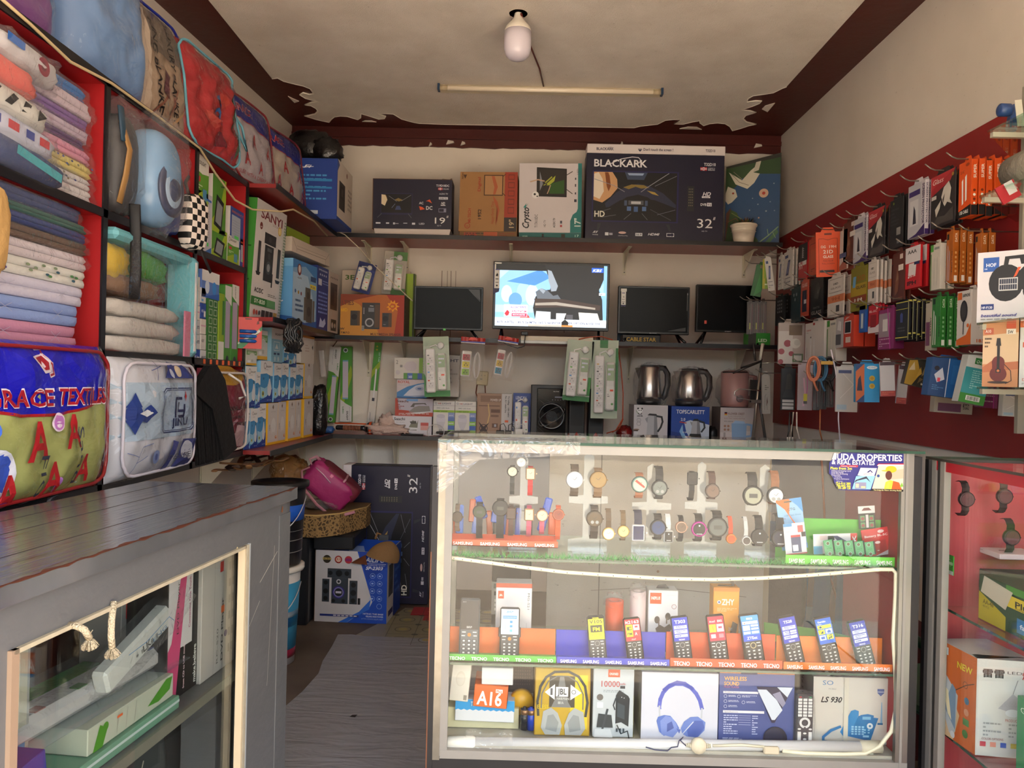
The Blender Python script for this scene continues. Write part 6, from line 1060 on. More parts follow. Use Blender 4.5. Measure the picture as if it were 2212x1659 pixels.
for i,(c,zz,lab,ar) in enumerate((('2a3a66',1.79,'navy and teal bedding roll at the front of the top cell','L .08 3a9aa8 .3 .6 .9 .3'),('b0b4c8',1.845,'red, white and blue curved cloth roll in the top cell','R .0 .3 .15 .7 2a3a8a;R .25 .3 .4 .7 b0303a;R .5 .3 .62 .7 2a3a8a;R .7 .3 .85 .7 b0303a'),('c8c8c4',1.905,'black and white zebra patterned cloth roll','P 151515 .05 .2 .2 .8 .25 .75 .15 .2;P 151515 .3 .2 .42 .8 .5 .7 .4 .2;P 151515 .55 .2 .6 .8 .7 .75 .65 .3;P 151515 .8 .2 .82 .8 .95 .6'),('d0625a',1.97,'coral pink crumpled cloth roll in the top cell',''),('b4b2b8',2.03,'white and blue wrapped bundle with a dark red bow, topmost in its cell','R 0 .5 .3 .9 2a62b4;C .65 .45 .11 7a1c34;C .65 .45 .05 5a1426'))):
    t_ = TR(-1.19,1.84-.03*i*(i < 4),zz) @ RZ(90) @ RY(3); g = G(); w_ = .34-.02*i; g.blob(0,.06,.03,w_/2,.07,.034,M(c,.7,bump=.4,bs=30),e=.6,nz=.12,ns=6,seed=i,nu=30)
    e_ = empty('cloth_roll',t_,lab,'bedding');
    if ar: g.art(ar,w_*.8,.05,TR(-w_*.4,-.005,.005),off=.006)
    g.build('rolled_cloth',e_); g = G(); g.blob(0,.06,.03,w_/2+.015,.08,.042,FILM2,e=.6,nz=.16,ns=8,seed=i+9,nu=30); g.build('clear_wrap',e_)
# second column
t = empty('child_backpack',TR(-1.18,2.49,1.79) @ RZ(90),'round pale blue hard shell children\'s backpack in clear film','backpack')
g = G(); SH = M('6f9ac4',.25,nz=.25,ns=6); g.blob(0,.03,.155,.105,.08,.155,SH,e=.75,nu=36,nv=24); g.build('shell',t)
g = G(); g.lathe([(.085,-.012),(.088,-.004),(.07,.0)],M('1d2a50',.3),TR(.0,-.045,.12) @ RX(90),32); g.lathe([(.068,-.012),(.066,-.006),(.05,-.0)],M('9ab4d0',.3),TR(.0,-.048,.12) @ RX(90),32); g.lathe([(.045,0),(.03,.016),(0,.02)],M('2a3554',.3),TR(.0,-.04,.12) @ RX(90),32); g.build('ring_motif',t)
g = G(); g.blob(0,.03,.17,.12,.10,.185,FILM2,e=.65,nz=.14,ns=9,seed=3,nu=40,nv=26); g.build('clear_wrap',t)
t = empty('leather_bag',TR(-1.20,2.285,1.79) @ RZ(90),'black and brown strapped bag in clear film beside the shelf divider','bag'); g = G(); g.blob(.03,.04,.15,.065,.06,.15,M('1c1a1c',.5),e=.6,nz=.05); g.build('bag_body',t)
g = G(); g.tube([(-.045,-.02,.26),(-.03,-.04,.18),(-.04,-.035,.1),(-.045,-.02,.02)],.014,M('9a7444',.5),None,8,flat=.35); g.tube([(-.05,-.02,.30),(-.045,-.03,.2)],.016,M('2a4458',.6),None,8,flat=.35); g.build('strap',t); g = G(); g.blob(.02,.03,.17,.085,.07,.17,FILM2,e=.6,nz=.15,seed=1,ns=8); g.build('clear_wrap',t)
g = G(); g.tube([(-1.165,2.30,1.82),(-1.18,2.34,1.74),(-1.175,2.335,1.62),(-1.18,2.34,1.54)],.016,M('161518',.6),None,8,flat=.25); tag(g.build('black_strap'),'long black strap hanging down from the bags in the top row','strap')
t = empty('checkered_bag',TR(-1.16,2.70,1.765) @ RZ(75),'black and white checkered bag hanging at the shelf edge','bag'); g = G();
def chk():
    m,n,l,p = nodemat('checker_cloth'); gg = n.new('ShaderNodeTexCoord'); mp = n.new('ShaderNodeMapping'); mp.inputs['Location'].default_value = (0,50.3,0); mp.inputs['Scale'].default_value = (1,.02,1); c = n.new('ShaderNodeTexChecker'); c.inputs['Scale'].default_value = 48; c.inputs[1].default_value = lin('e0d4cc'); c.inputs[2].default_value = lin('0c0b0c'); l.new(gg.outputs['Object'],mp.inputs[0]); l.new(mp.outputs[0],c.inputs[0]); l.new(c.outputs[0],p.inputs['Base Color']); p.inputs['Roughness'].default_value = .6; return m
g.blob(0,.0,.085,.055,.035,.095,chk(),e=.55,nz=.05,nu=30,nv=20); g.build('bag_body',t); g = G(); g.tube([(-.02,0,.17),(-.02,.02,.22),(.01,.03,.25)],.006,M('2a1c12',.5)); g.tube([(.03,0,.03),(.05,-.01,-.03),(.09,-.01,-.08)],.008,M('18171a',.6),None,6,flat=.3); g.build('strap',t)
g = G(); g.blob(-1.24,2.64,1.90,.06,.05,.11,M('1a2a6a',.5,bump=.3),e=.6,nz=.1); tag(g.build('blue_bag'),'dark blue bag between the round backpack and the checkered bag','bag')
z = 1.378
for i,(h,lab) in enumerate(((.05,'lowest white pillow pack in the middle row'),(.055,'second white pillow pack from the bottom in the middle row'),(.05,'uppermost white pillow pack under the patterned cloth'))):
    slabc('pillow_pack',lab,'pillow',2.235,2.79-.02*i,z,h,'c4c0ba',lay=1,nz=.12,e=.5,film=1,seed=i+4,X=-1.20); z += h+.003
for c,y0,y1,zz,h,lab in (('c8a818',2.23,2.40,1.60,.10,'yellow wrapped bundle with blue underside in the middle row'),('3c8a34',2.42,2.66,1.625,.085,'green and black wrapped bundle in the middle row'),('7a5a3e',2.26,2.62,1.555,.06,'brown and cream giraffe patterned cloth in the middle row')):
    slabc('cloth_bundle',lab,'bundle',y0,y1,zz,h,c,lay=1,nz=.2,e=.75,film=1,seed=7,X=-1.21,d=.12,tilt=8 if c == '3c8a34' else 0)
t = empty('clear_storage_bag',TR(-1.185,2.53,1.377) @ RZ(90),'clear bag with sky blue zipped edges holding cloth bundles','bag'); SB = M('6fb4c0',.6,nz=.08)
g = G(); g.box(-.29,-.0,.33,.24,.10,.365,SB,bev=.012); g.box(.225,-.01,.0,.275,.10,.36,SB,bev=.015); g.box(.235,-.014,.02,.245,-.009,.34,M('e0d8d8',.5)); g.box(.17,-.006,.0,.215,.0,.16,M('c87a94',.5)); g.build('zip_edge',t)
g = G(); g.grid(lambda u,v: (-.29+.52*u,-.022-.006*noise.noise(Vector((u*8,v*6,3))),.0+.34*v),26,18,FLMW); g.build('clear_front',t)
# third column, top cell: small electrical boxes
EXG = 'R 0 0 1 1 5f9a30;R 0 .66 1 1 d8d6d0;P 5f9a30 0 .6 0 .70 .5 .66 1 .70 1 .6;P 9ab42a 0 0 0 .2 .5 .35 1 .2 1 0;R .1 .5 .35 .6 b8382c;Tb .25 .82 .07 .5 222 EXLIGHT;O .15 .86 .07 .015 5a2a2c;R .55 .1 .85 .4 4a8ab0;N .1 .36 .5 .46 2 d8e8c8'
TAB = 'R 0 0 1 1 4f8a2c;P 9ab42a .0 .0 .0 .2 .6 .5 .9 1 1 1 1 .6 .5 0;P 1a1a1c .12 .12 .3 .68 .85 .58 .7 .05;P 8a8f92 .22 .18 .36 .58 .75 .5 .64 .13;L .03 1a1a1a .6 .85 .9 .88'
PCK = 'R 0 0 1 1 c4bcc0;R .1 .06 .5 .7 d8703a;R .15 .09 .45 .67 d0c8c8;R .2 .2 .4 .5 b8b8c0;Tb .1 .76 .05 .7 9a3a3a ZY-PLUS;R .1 .83 .9 .87 333;R .3 .02 .5 .06 5ad86a'
PC2 = 'R 0 0 1 1 b9b8c4;E .5 .5 .22 .38 8a8a98;E .5 .5 .17 .35 c8c8d0;G .4 .25 .6 .7 3 10 .5 5a5a6a;R .1 .88 .9 .92 3a6ab8;P 3a6ab0 0 0 1 0 1 .12;R .4 .12 .6 .18 5ad86a'
BLB = 'R 0 0 1 1 3450a0;Tb .1 .86 .06 .8 c86a4a EMERGENCY;R .1 .2 .7 .8 a8b0c0;G .15 .3 .65 .7 6 6 .4 8890a8;R .3 .22 .6 .3 5ad86a'
smalls = [(423,451,326,408,1.94,.07,EXG,'green and white box with a phone picture, topmost beside the divider'),(418,441,402,541,1.785,.05,PCK,'tall orange and white blister box at the divider'),(441,457,415,552,1.785,.05,PC2,'tall grey remote control blister box'),(459,488,373,484,1.885,.06,TAB,'green tablet box with black screen picture'),(497,528,443,515,1.86,.05,BLB,'blue emergency lamp box in the upper part of the cell'),(457,490,486,566,1.785,.06,TAB,'lower green tablet box with white top'),(491,516,505,580,1.785,.06,EXG,'lower green and white box at the cell end'),(518,532,515,590,1.785,.04,BLB,'lower blue lamp box at the cell end')]
for x0,x1,yt,yb,zb,d,a,lab in smalls:
    sb('lamp_box',lab,'box',x0,x1,yt,yb,-1.222,max(zb,1.786),d,'c9c4c0',F=a,T='')
# third column, middle cell: light bulb cartons in columns
rr = random.Random(12); bx2 = []
cols = [(404,416,['w','w','m','m','b','b']),(417,433,['w','w','p','m','m','b']),(434,446,['m','b','p','w','m'])]
CC = {'w': ('cdc8c4','Tb .1 .5 .2 .5 5a5a68 HILIGHT;R .1 .1 .9 .3 c8c4c4'),'m': ('c4c4c8','Tb .1 .4 .22 .8 333a5a MONITE;R .1 .1 .5 .25 5a9ad0'),'b': ('25489a','Tb .1 .4 .2 .5 c8d0e8 HK-3;R .55 .1 .9 .5 d8d8dc'),'p': ('d8d2cc','R 0 .5 1 .6 c89ab0')}
for ci,(x0,x1,ks) in enumerate(cols):
    yb0 = [782,785,789][ci]; hh = [34,32,34][ci]
    for i,k in enumerate(ks[::-1]):
        c,a = CC[k]; nm = {'w': 'white','m': 'white and grey','b': 'blue','p': 'plain cream'}[k]
        if yb0-(i+1)*hh < 575: continue
        sb('small_bulb_box','%s little bulb box in the stacked columns of the middle cell' % nm,'box',x0,x1-1,yb0-(i+1)*hh+1,yb0-i*hh,-1.222,None,.05,c,F=a,group='%s little bulb boxes in the middle cell' % nm,bev=.0008)
for x0,x1,yt,yb,c,a,lab in ((448,470,641,780,'2c6a2c','G .05 .02 .95 .98 2 7 .75 a8b8a0;G .05 .02 .95 .98 2 7 .55 2c6a2c','dark green printed lamp carton standing upright'),(436,474,580,640,'5a7ac0','R 0 .6 1 1 d8d6d8;E .3 .4 .12 .25 c8d4e8;E .7 .4 .12 .25 3a8ad8;P 2a5ab0 0 0 1 0 1 .25','blue and white bulb twin box, topmost in the middle cell'),(472,484,632,782,'8aa828','R 0 0 1 .3 d8d8d4;R .6 .4 1 .9 3a7a3a','yellow green lamp box with white foot'),(485,499,615,785,'4a8a3a','R .1 .2 .8 .8 a8a0b8;P d8d6d2 0 .85 1 .75 1 1 0 1;C .5 .06 .2 334','green tube lamp box beside the yellow green one'),(500,515,613,788,'3f8a34','R .1 .2 .8 .78 a8a0b8;P d8d6d2 0 .85 1 .75 1 1 0 1;C .5 .06 .2 334;Tbd .4 .98 .12 .15 222 EXLIGHT','green tube lamp box at the cell end')):
    sb('lamp_box',lab,'box',x0,x1,yt,yb,-1.222,None,.06,c,F=a)
# ---------------------------------------------------------------- on top of the shelf
soft('pillow','glossy purple pillow in clear film on top of the shelf','pillow',.56,.34,.10,M('7a4f8e',.45,nz=.06,bump=.2,bs=8),TR(-1.36,1.86,2.166) @ RZ(90) @ RX(-6),seed=4,back=.06)
soft('pillow','light blue pillow in clear film on top of the shelf beside the purple one','pillow',.40,.50,.11,M('6d8fc0',.45,nz=.06,bump=.2,bs=8),TR(-1.34,2.37,2.166) @ RZ(84) @ RX(-6),seed=6,back=.05)
BLB2 = 'P 6a6058 .3 .6 .9 .6 .9 .97 .3 .97;Tbd .35 .85 .07 .8 1a1412 KING BLANKET;Tbd .62 .9 .07 .8 1a1412 LUXURY BLANKET;P 5a2a3a .45 .3 .5 .5 .56 .45 .52 .25;L .02 7a4a3a .3 .1 .5 .3;L .02 8a5a44 .5 .05 .7 .4;L .02 b08a60 .6 .1 .8 .25;P c8b8a8 .05 .1 .25 .1 .3 .9 .1 .8'
soft('blanket_bag','cream patterned blanket in a clear bag with royal blue edges on top of the shelf','bedding',.42,.46,.07,M('a08c7a',.8,nz=.35,ns=10,bump=.7,bs=22),TR(-1.33,2.74,2.166) @ RZ(86) @ RX(-8),BLB2,trim='1a2a9a',seed=9)
soft('blanket_bag','crumpled red blanket in a clear bag with sky blue piping on top of the shelf','bedding',.44,.44,.08,M('a3282e',.8,nz=.3,ns=8,bump=.9,bs=16),TR(-1.28,3.08,2.166) @ RZ(84) @ RX(-8),'P a83a34 .25 .3 .4 .25 .5 .36 .42 .42 .3 .4;P b03c34 .5 .55 .6 .5 .7 .58 .62 .68;P 3a5a40 .72 .3 .85 .7 .8 .75 .68 .35;P 3a5a40 .82 .1 .95 .3 .9 .4 .8 .2;P 6a1a2c .4 .1 .6 .14 .56 .26 .44 .24;Tbd .45 .62 .13 .28 2a5a9a TC',trim='6ab0c8',handle=('6ab0c8',(.20,-.03,.30),(.25,-.06,.22),(.27,-.06,.12),(.24,-.05,.18),(.19,-.03,.16)),nzs=.03,seed=12)
GR2 = 'P 1c2480 0 .70 1 .62 1 1 0 1;L .01 a8282c 0 .70 1 .62;Tb .06 .76 .10 .40 e8dce4 GRACE;Tb .065 .763 .09 .39 a8182c GRACE;T .5 .72 .08 .45 5a5a9a TEXTILES;Tb .36 .42 .15 .10 a82830 A;Tb .68 .38 .15 .10 a82830 A;Tb .18 .20 .15 .10 a82830 A;Tb .46 .16 .15 .10 a82830 A;Tb .76 .14 .15 .10 a82830 A;T .1 .09 .04 .85 a84a50 SLEEP WITH A DREAM A BEAUTIFUL;P c83a1c 0 0 0 .3 .06 0'
soft('comforter_bag','pale GRACE comforter bag with red A letters on top of the shelf','bedding',.42,.42,.07,M('b3adb6',.7,nz=.1,bump=.3,bs=14),TR(-1.27,3.54,2.166) @ RZ(82) @ RX(-8),GR2,trim='8a2a30',handle=('b83a2a',(-.1,0,.41),(-.04,0,.46),(.0,0,.41)),seed=15)
soft('comforter_bag','second pale comforter bag with orange edge at the end of the top board','bedding',.42,.40,.07,M('b0a69c',.7,nz=.1,bump=.3,bs=14),TR(-1.24,3.92,2.168) @ RZ(78) @ RX(-8),GR2.replace('P c83a1c 0 0 0 .3 .06 0','P c83a1c 0 0 0 .5 .1 0').replace('GRACE','GRACE'),trim='7a2a3a',seed=18)
g = G(); wp = [(XL+.008,1.68,2.168),(XL+.012,1.85,2.15),(XL+.01,2.02,2.13),(XL+.012,2.22,2.152),(XL+.012,2.5,2.155),(XL+.012,2.84,2.152),(XL+.014,2.98,2.10),(XL+.03,3.15,2.035),(XL+.05,3.30,2.03),(XS+.012,3.42,2.05),(XS+.01,3.6,2.10),(XS+.0,4.0,2.13),(XS-.03,4.40,2.13)]
g.tube(wp,.0042,M('c9b48c',.45),None,8); tag(g.build('white_cable'),'cream cable stapled along the top edge of the shelf','cable')
g = G(); g.tube(pix([(716,494),(745,507),(775,535),(810,575),(850,612),(891,650)],4.47),.003,M('cfc2a8',.45),None,6); tag(g.build('white_cable'),'cream cable running down across the wall to the small television','cable')

# ================================================================ packets on the hook board
HM = M('8f867c',.3,met=.8)
def hook(x,y,z):
    g = G(); g.tube([(XR-.012,y,z),(x+.012,y,z),(x-.004,y,z+.006),(x-.024,y,z+.020)],.0024,HM,None,6); g.build('hook',HB)
ARTS = {
 'usb': ('e0551c','P 111 0 .0 1 0 1 .20 0 .12;Tb .1 .06 .06 .7 ddd USB CABLE;T .15 .80 .05 .3 1a1a1a 2.1C;E .7 .93 .15 .03 a03a14;P f0ece8 .3 .22 .42 .25 .38 .70 .26 .66;P f0ece8 .55 .27 .68 .30 .66 .76 .52 .72','R 0 0 1 .18 111;Tbu .75 .66 .45 .25 f0e4d8 SUPER;C .5 .44 .22 7a2a10;C .5 .36 .22 f0ece4;C .5 .28 .22 7a2a10;C .5 .21 .18 f0ece4'),
 'wolf': ('2a2628','P a02830 0 .62 0 1 1 1 .8 .8;P b23038 0 .75 0 1 1 1;Ti .08 .84 .10 .45 e8d0cc Glass;C .9 .9 .04 a88a3a;P c8c4bc .55 .40 .45 .55 .55 .72 .75 .80 .85 .65 .80 .45 .9 .35 .7 .42 .6 .35;P c8c4bc .45 .5 .2 .35 .25 .2 .4 .35;P 55504e .5 .5 .6 .6 .55 .42;P 4a4644 .1 .05 .3 .2 .6 .18 .95 .3 .95 .05;R .05 .55 .25 .62 c8c4c0','R .3 .1 .7 .9 4a4444'),
 'scr': ('c8c4cc','R .0 .0 .78 1 b4b4bc;R .05 .78 .7 .88 3a2a6a;R .12 .22 .62 .70 c8c8cc;P 2a2a3a .3 .25 .5 .25 .45 .5 .35 .6;P 3a2460 0 0 1 0 1 .2 .5 .05;Tbd .84 .95 .13 .75 4a3a5a SCREEN PROTECTOR','Tbd .2 .95 .5 .75 4a3a5a SCREEN PROTECTOR;R 0 0 1 .1 3a2460'),
 'drk': ('1f2022','N .1 .45 .7 .9 6 3c3e42;R .55 .25 .85 .4 8a8a88;R .6 .08 .8 .15 7a7a78;C .3 .92 .05 6a7a2a',''),
 'brn': ('57261c','P 7a4a34 .2 .1 .5 .2 .55 .5 .4 .7 .3 .5;P 8a6a54 .3 .4 .5 .45 .45 .6;R .5 .62 .9 .74 d8d0c8;R .6 .86 .85 .96 c8b8b0;N .1 .03 .9 .08 1 8a5a4a',''),
 'pnk': ('cdbab0','R 0 .3 1 .42 34507a;P a05a4a 0 .1 .5 .2 1 .1 1 0 0 0',''),
 'o21': ('e0501a','L .02 8a2a10 .12 .06 .12 .85 .3 .85 .5 .82 .7 .85 .88 .85 .88 .06;Tb .2 .64 .06 .2 f0d0bc OG;Tb .55 .64 .06 .28 f0d0bc 19H;Tbc .5 .52 .08 .4 f4e0d0 21D;Tbc .5 .42 .06 .42 f4e0d0 GLASS;Tc .5 .34 .035 .4 7a2410 FULL GLUE;Tc .5 .28 .03 .5 7a2410 FULL SCREEN;R .15 .10 .75 .15 2a1410;R .35 .93 .65 .97 6a2010',''),
 'org': ('b8482c','L .03 6a241a .15 .1 .15 .85 .85 .85 .85 .1;R .2 .3 .8 .7 c05a3a;N .3 .1 .7 .2 2 5a1c14','R .2 .85 .8 .95 d8c0b4'),
 'rb9': ('a81c24','R 0 .5 1 1 111114;Tbu .6 .6 .2 .3 c8c8c8 PPPPP;Tb .05 .3 .22 .4 e8e0dc 9H;R .5 .38 .9 .5 e0dcd8',''),
 'wph': ('c9c4be','P 3c4468 .25 .35 .55 .35 .75 .75 .5 .75;P 6a6f9a .3 .4 .52 .4 .68 .7 .52 .7;N .15 .08 .8 .3 4 6a6a78;R .15 .82 .5 .9 3a4a7a','G .3 .1 .7 .9 1 6 .3 5a5a5a'),
 'dat': ('b0601c','R .1 .84 .4 .95 1a1a1a;P b8b4b8 .2 .05 .3 .05 .3 .7 .2 .75;P b8b4b8 .45 .05 .55 .05 .55 .6 .45 .65;Tbd .85 .6 .13 .4 3a1c0a DATA CABLE','Tbu .7 .78 .4 .17 f0dcc0 DATA;G .2 .18 .8 .62 1 5 .5 d8a060;R .25 .03 .75 .14 f0e8dc'),
 'wgr': ('cfcabf','R 0 .85 .3 1 4a9a3a;R 0 0 .12 .8 6a8a5a;L .02 a8a8a4 .4 .1 .4 .7;L .02 a8a8a4 .7 .1 .7 .7;R .4 .88 .9 .93 8a8a88',''),
 'aaa': ('c02028','R 0 .62 1 1 d8d4d8;Tb .15 .84 .09 .6 2a2a2e AAA;P e0d8d8 .2 .25 .7 .28 .75 .6 .25 .6;Tb .1 .22 .10 .7 c82028 CABLE;Tb .15 .08 .1 .6 1a1a1e IPH;R .6 .55 .95 .62 2a3060',''),
 'w9h': ('d2cbc4','R 0 .36 1 .54 c87850;Tbc .5 .41 .09 .5 9a4a30 9H;L .01 6a6460 .1 .95 .9 .95 .9 .62 .1 .62 .1 .95;Tbc .5 .80 .05 .3 4a4644 18D;Tc .5 .70 .05 .6 6a6460 GLASS;R .55 .12 .75 .28 3a3a3e;L .01 6a6460 .1 .05 .9 .05 .9 .3','R 0 .36 1 .54 c87850'),
 'yel': ('7a7418','R .0 .35 1 .62 a88c20;R 0 .2 1 .34 8a3a1c;P 6aa0c8 .12 .55 .3 .55 .34 .8 .16 .8;Tb .4 .68 .12 .5 a05a1c 21D;Tb .35 .50 .07 .6 3a2a14 GLASS;C .3 .25 .05 d8d0c0;C .5 .25 .05 d8d0c0;C .7 .25 .05 d8d0c0;E .5 .1 .12 .03 3a1c10',''),
 'blk': ('151415','P 3a3a38 .3 .5 .6 .45 .8 .7 .6 .9 .4 .8;P 55534e .5 .6 .65 .6 .6 .8;Tc .5 .22 .05 .5 7a7a78 MATTE;Tbc .5 .08 .09 .8 8a8a88 GLASS',''),
 'win': ('b84a34','R .2 .12 .8 .72 1c2236;P 3a4468 .3 .3 .6 .4 .5 .7;Tb .15 .82 .1 .7 e0c8c0 GLASS;R .45 .35 .75 .46 d0ccd0',''),
 'tel': ('1c3238','C .3 .8 .07 8a9498;C .6 .8 .07 8a9498;C .45 .66 .07 8a9498',''),
 'ico': ('121214','G .2 .4 .8 .9 3 4 .5 9a9a9c;R .3 .1 .7 .25 3a3a3c',''),
 'ear': ('d8d4d0','P d86a24 0 0 1 0 1 .22 0 .10;P d86a24 .4 0 1 .4 1 0;R .05 .84 .35 .97 d86a24;Tb .4 .88 .06 .5 3a3a3c EARPHONE;E .5 .62 .26 .20 26262a;E .52 .64 .18 .14 3a3a3e;L .06 26262a .5 .5 .48 .2;C .8 .35 .08 d86a24','O .5 .85 .16 .03 d87a4a;Tu .6 .3 .2 .4 9a9a9a Extra Bass Earphone;Tb .3 .04 .06 .4 d86a24 183'),
 'grn': ('2c7a30','R .1 .86 .4 .97 10281a;P d0d8d0 .15 .05 .25 .05 .3 .7 .2 .75;P d0d8d0 .4 .05 .5 .05 .5 .6 .4 .65;Tbd .85 .6 .13 .4 0e2a12 DATA CABLE','Tbu .7 .78 .4 .17 d8ecd0 DATA;G .2 .18 .8 .62 1 5 .5 8ac08a;R .25 .03 .75 .14 e8f0e4'),
 'bkg': ('16161c','R 0 .95 1 .97 d8d060;R 0 .78 1 .79 d8d060;R 0 .06 1 .08 d8d060;P 3a4a8a .4 .45 .6 .45 .62 .65 .5 .7 .38 .65;N .2 .2 .8 .35 2 5a5a5e','R 0 .96 1 1 c8c060;R 0 .14 1 .18 c8c060;R .35 .2 .65 .9 2c2e34;R 0 .0 .2 1 9a9a70'),
 'bat': ('b0a898','R .1 .1 .7 .6 6a3a5a;Tbu .9 .3 .16 .4 2a2a2a BATTERY',''),
 'pur': ('8a2a6a','R .05 .3 .75 .9 9a8a94;R .3 .45 .6 .75 d8d4d4;N .1 .05 .8 .28 4 c8a0b8;L .05 c03aa0 .8 0 .6 1','R 0 0 1 1 6a1c4a'),
 'red': ('b81c2c','C .8 .9 .08 e8d0d0;R 0 0 1 .25 d8ccd0;R .2 .2 .75 .65 8a1420;Tb .1 .74 .08 .7 e8d0d0 BL-5C;P d8ccd0 0 0 1 0 1 .3',''),
 'blu': ('2a5aa8','P b8c4cc .3 .15 .7 .15 .7 .7 .3 .7;P e0e8ec .45 .2 .55 .2 .55 .65 .45 .65',''),
 'chg': ('c8402c','R 0 0 .45 1 b4b0b2;R 0 .1 .3 .45 55565c;P d8d4d4 .08 .6 .3 .55 .3 .85 .15 .9;R .52 .45 .85 .82 16161a;R .5 .43 .87 .84 d8d0d0;R .53 .46 .84 .81 16161a;P d8b0a8 .5 .86 .8 .97 .6 .97;R .58 .14 .85 .32 d8c4bc',''),
 'cab': ('d4ccc8','R .42 .93 .52 .985 b83030;Tb .08 .80 .04 .25 b83030 100W;N .08 .74 .6 .78 1 9a9694;L .05 e8e4e4 .3 .02 .32 .45;L .05 e8e4e4 .52 .02 .5 .45;R .28 .45 .36 .62 dcd8d8;R .3 .62 .35 .66 3a3a3c;R .47 .45 .53 .58 dcd8d8;R .1 .15 .16 .4 c4bebc','Tu .7 .05 .2 .5 b87070 Cable 100W'),
 'ros': ('b8a8a0','R 0 0 .55 .8 d8d0cc;C .35 .5 .14 a03a4a;C .12 .3 .12 a84454;C .5 .25 .10 a03a4a;C .1 .05 .1 a03a4a;R .4 .7 .9 .95 6a5034;C .65 .5 .2 d8d4cc;C .72 .52 .12 c4c0b8;R .55 .05 .95 .25 4a6a34;R .6 .08 .9 .22 d0ccc4;Tb .55 .2 .05 .35 2a2a2a CHARGER',''),
 'qug': ('cfd4d0','R 0 0 1 .22 3a8a34;R 0 .2 1 .74 3a9aa0;R .3 .82 .75 .95 2c7a3a;Ti .36 .85 .06 .34 e8f0e4 Quigg;N .3 .3 .8 .7 9 9ad0d0;R .25 .06 .8 .16 e8ece8;K .3 .07 .75 .15 222','R 0 0 1 1 2c7a3a'),
 'cam': ('1c5a98','R 0 0 .48 1 2a4a78;P c8ccd8 .1 .55 .3 .75 .4 .45 .2 .35;C .15 .72 .07 2a2430;L .02 e0e4ea .48 0 .46 1;R .58 .35 .85 .85 2464a4;P 3a8ac8 .7 .1 .9 .3 .8 .05;R .2 .38 .28 .48 e05060;N .08 .15 .4 .3 3 5a84b0',''),
 'dia': ('2a261c','P a8842c 0 0 .3 0 .55 .5 .3 1 0 1;P b8923a .4 .3 .6 .5 .5 .75;P 8a7a5a .6 .4 .8 .6 .65 .8;P c8a84a .7 .2 .9 .45 .8 .6;P 6a5a3a .5 .1 .7 .3 .55 .35;P c8b490 .05 .55 .2 .9 .3 .6;Tb .65 .08 .08 .25 d8d0c0 Baby Bass',''),
 'epk': ('c9c6c8','R 0 0 1 .16 b02c24;N .1 .04 .9 .14 2 d86a4a;R 0 .9 1 1 3a1c2a',''),
 'ctc': ('3aa0dc','R 0 0 .36 1 2a4a7a;P c8683c 0 0 .36 .2 .36 1 0 .8;P 2a2c44 .05 .3 .28 .3 .2 .7 .1 .6;E .68 .9 .22 .045 e8f0f4;Tbc .68 .885 .035 .3 3aa0dc CTC;C .68 .62 .12 d8b84a;C .68 .42 .12 d8b84a;C .68 .62 .07 c89a3a;C .68 .42 .07 c89a3a',''),
 'fac': ('16181e','P 34322f .3 .5 .4 .85 .6 .88 .75 .8 .75 .5 .55 .38;P 2a2c30 .1 .3 .9 .3 .75 .5 .3 .5;R .1 .02 .9 .09 b8b8ba;R .1 .11 .9 .17 b8b8ba;R .1 .19 .9 .25 b8b8ba','R 0 0 1 1 101014;R .1 .5 .9 .55 a84444;R .1 .42 .9 .47 b0a890;R .1 .34 .9 .39 3a5a9a;C .5 .1 .3 c85a3a'),
 'gbx': ('9a948c','L .03 2a2a2a .3 .1 .35 .45 .5 .5;L .03 2a2a2a .6 .1 .55 .35;P 5a3a34 .5 .2 .7 .3 .6 .45;N .35 .6 .8 .75 3 5a5650','R 0 0 1 1 1a1a1c;R .2 .68 .9 .73 c86a6a;R .2 .60 .9 .65 d0ccc8;R .2 .52 .9 .57 c8b88a;R .2 .44 .9 .49 4a6aa8;C .6 .13 .3 d05a3a;R .5 .18 .7 .34 c8c02a'),
 'pnb': ('a89aa0','L .12 d8a8c0 .4 .1 .5 .4 .4 .7;L .08 b86a98 .6 .9 .65 .5 .55 .15;R .4 .2 .65 .36 d8cc2a;R .4 .14 .65 .2 222',''),
 'dcp': ('1a1a1c','L .06 6a6a6c .3 0 .3 .9;L .05 8a8a8c .7 .1 .6 .9;R .5 .2 .6 .6 5a1420',''),
 'tub': ('3a2c28','L .1 5a4640 .3 .05 .3 .9;L .06 8a7a74 .6 0 .6 .95;R .4 .15 .55 .35 a8a83a;L .08 6a2a3a .8 .1 .8 .9',''),
 'lim': ('7a9a20','P b8b02a 0 0 .3 0 .5 1 0 1;R .2 .35 1 .85 8aaa2a;N .3 .1 .9 .2 1 e0e8c0;C .5 .95 .2 6a2a6a',''),
 'grc': ('2a6a34','P 3a8a44 .3 0 1 .2 .9 1 .6 1;R .4 .9 .9 1 8a7a6a',''),
 'cle': ('c8c4c0','L .02 e8e4e0 .2 .9 .8 .6 .2 .3;R .05 .05 .5 .16 a8c0d0;R .1 .85 .7 .92 3a4a7a','')}
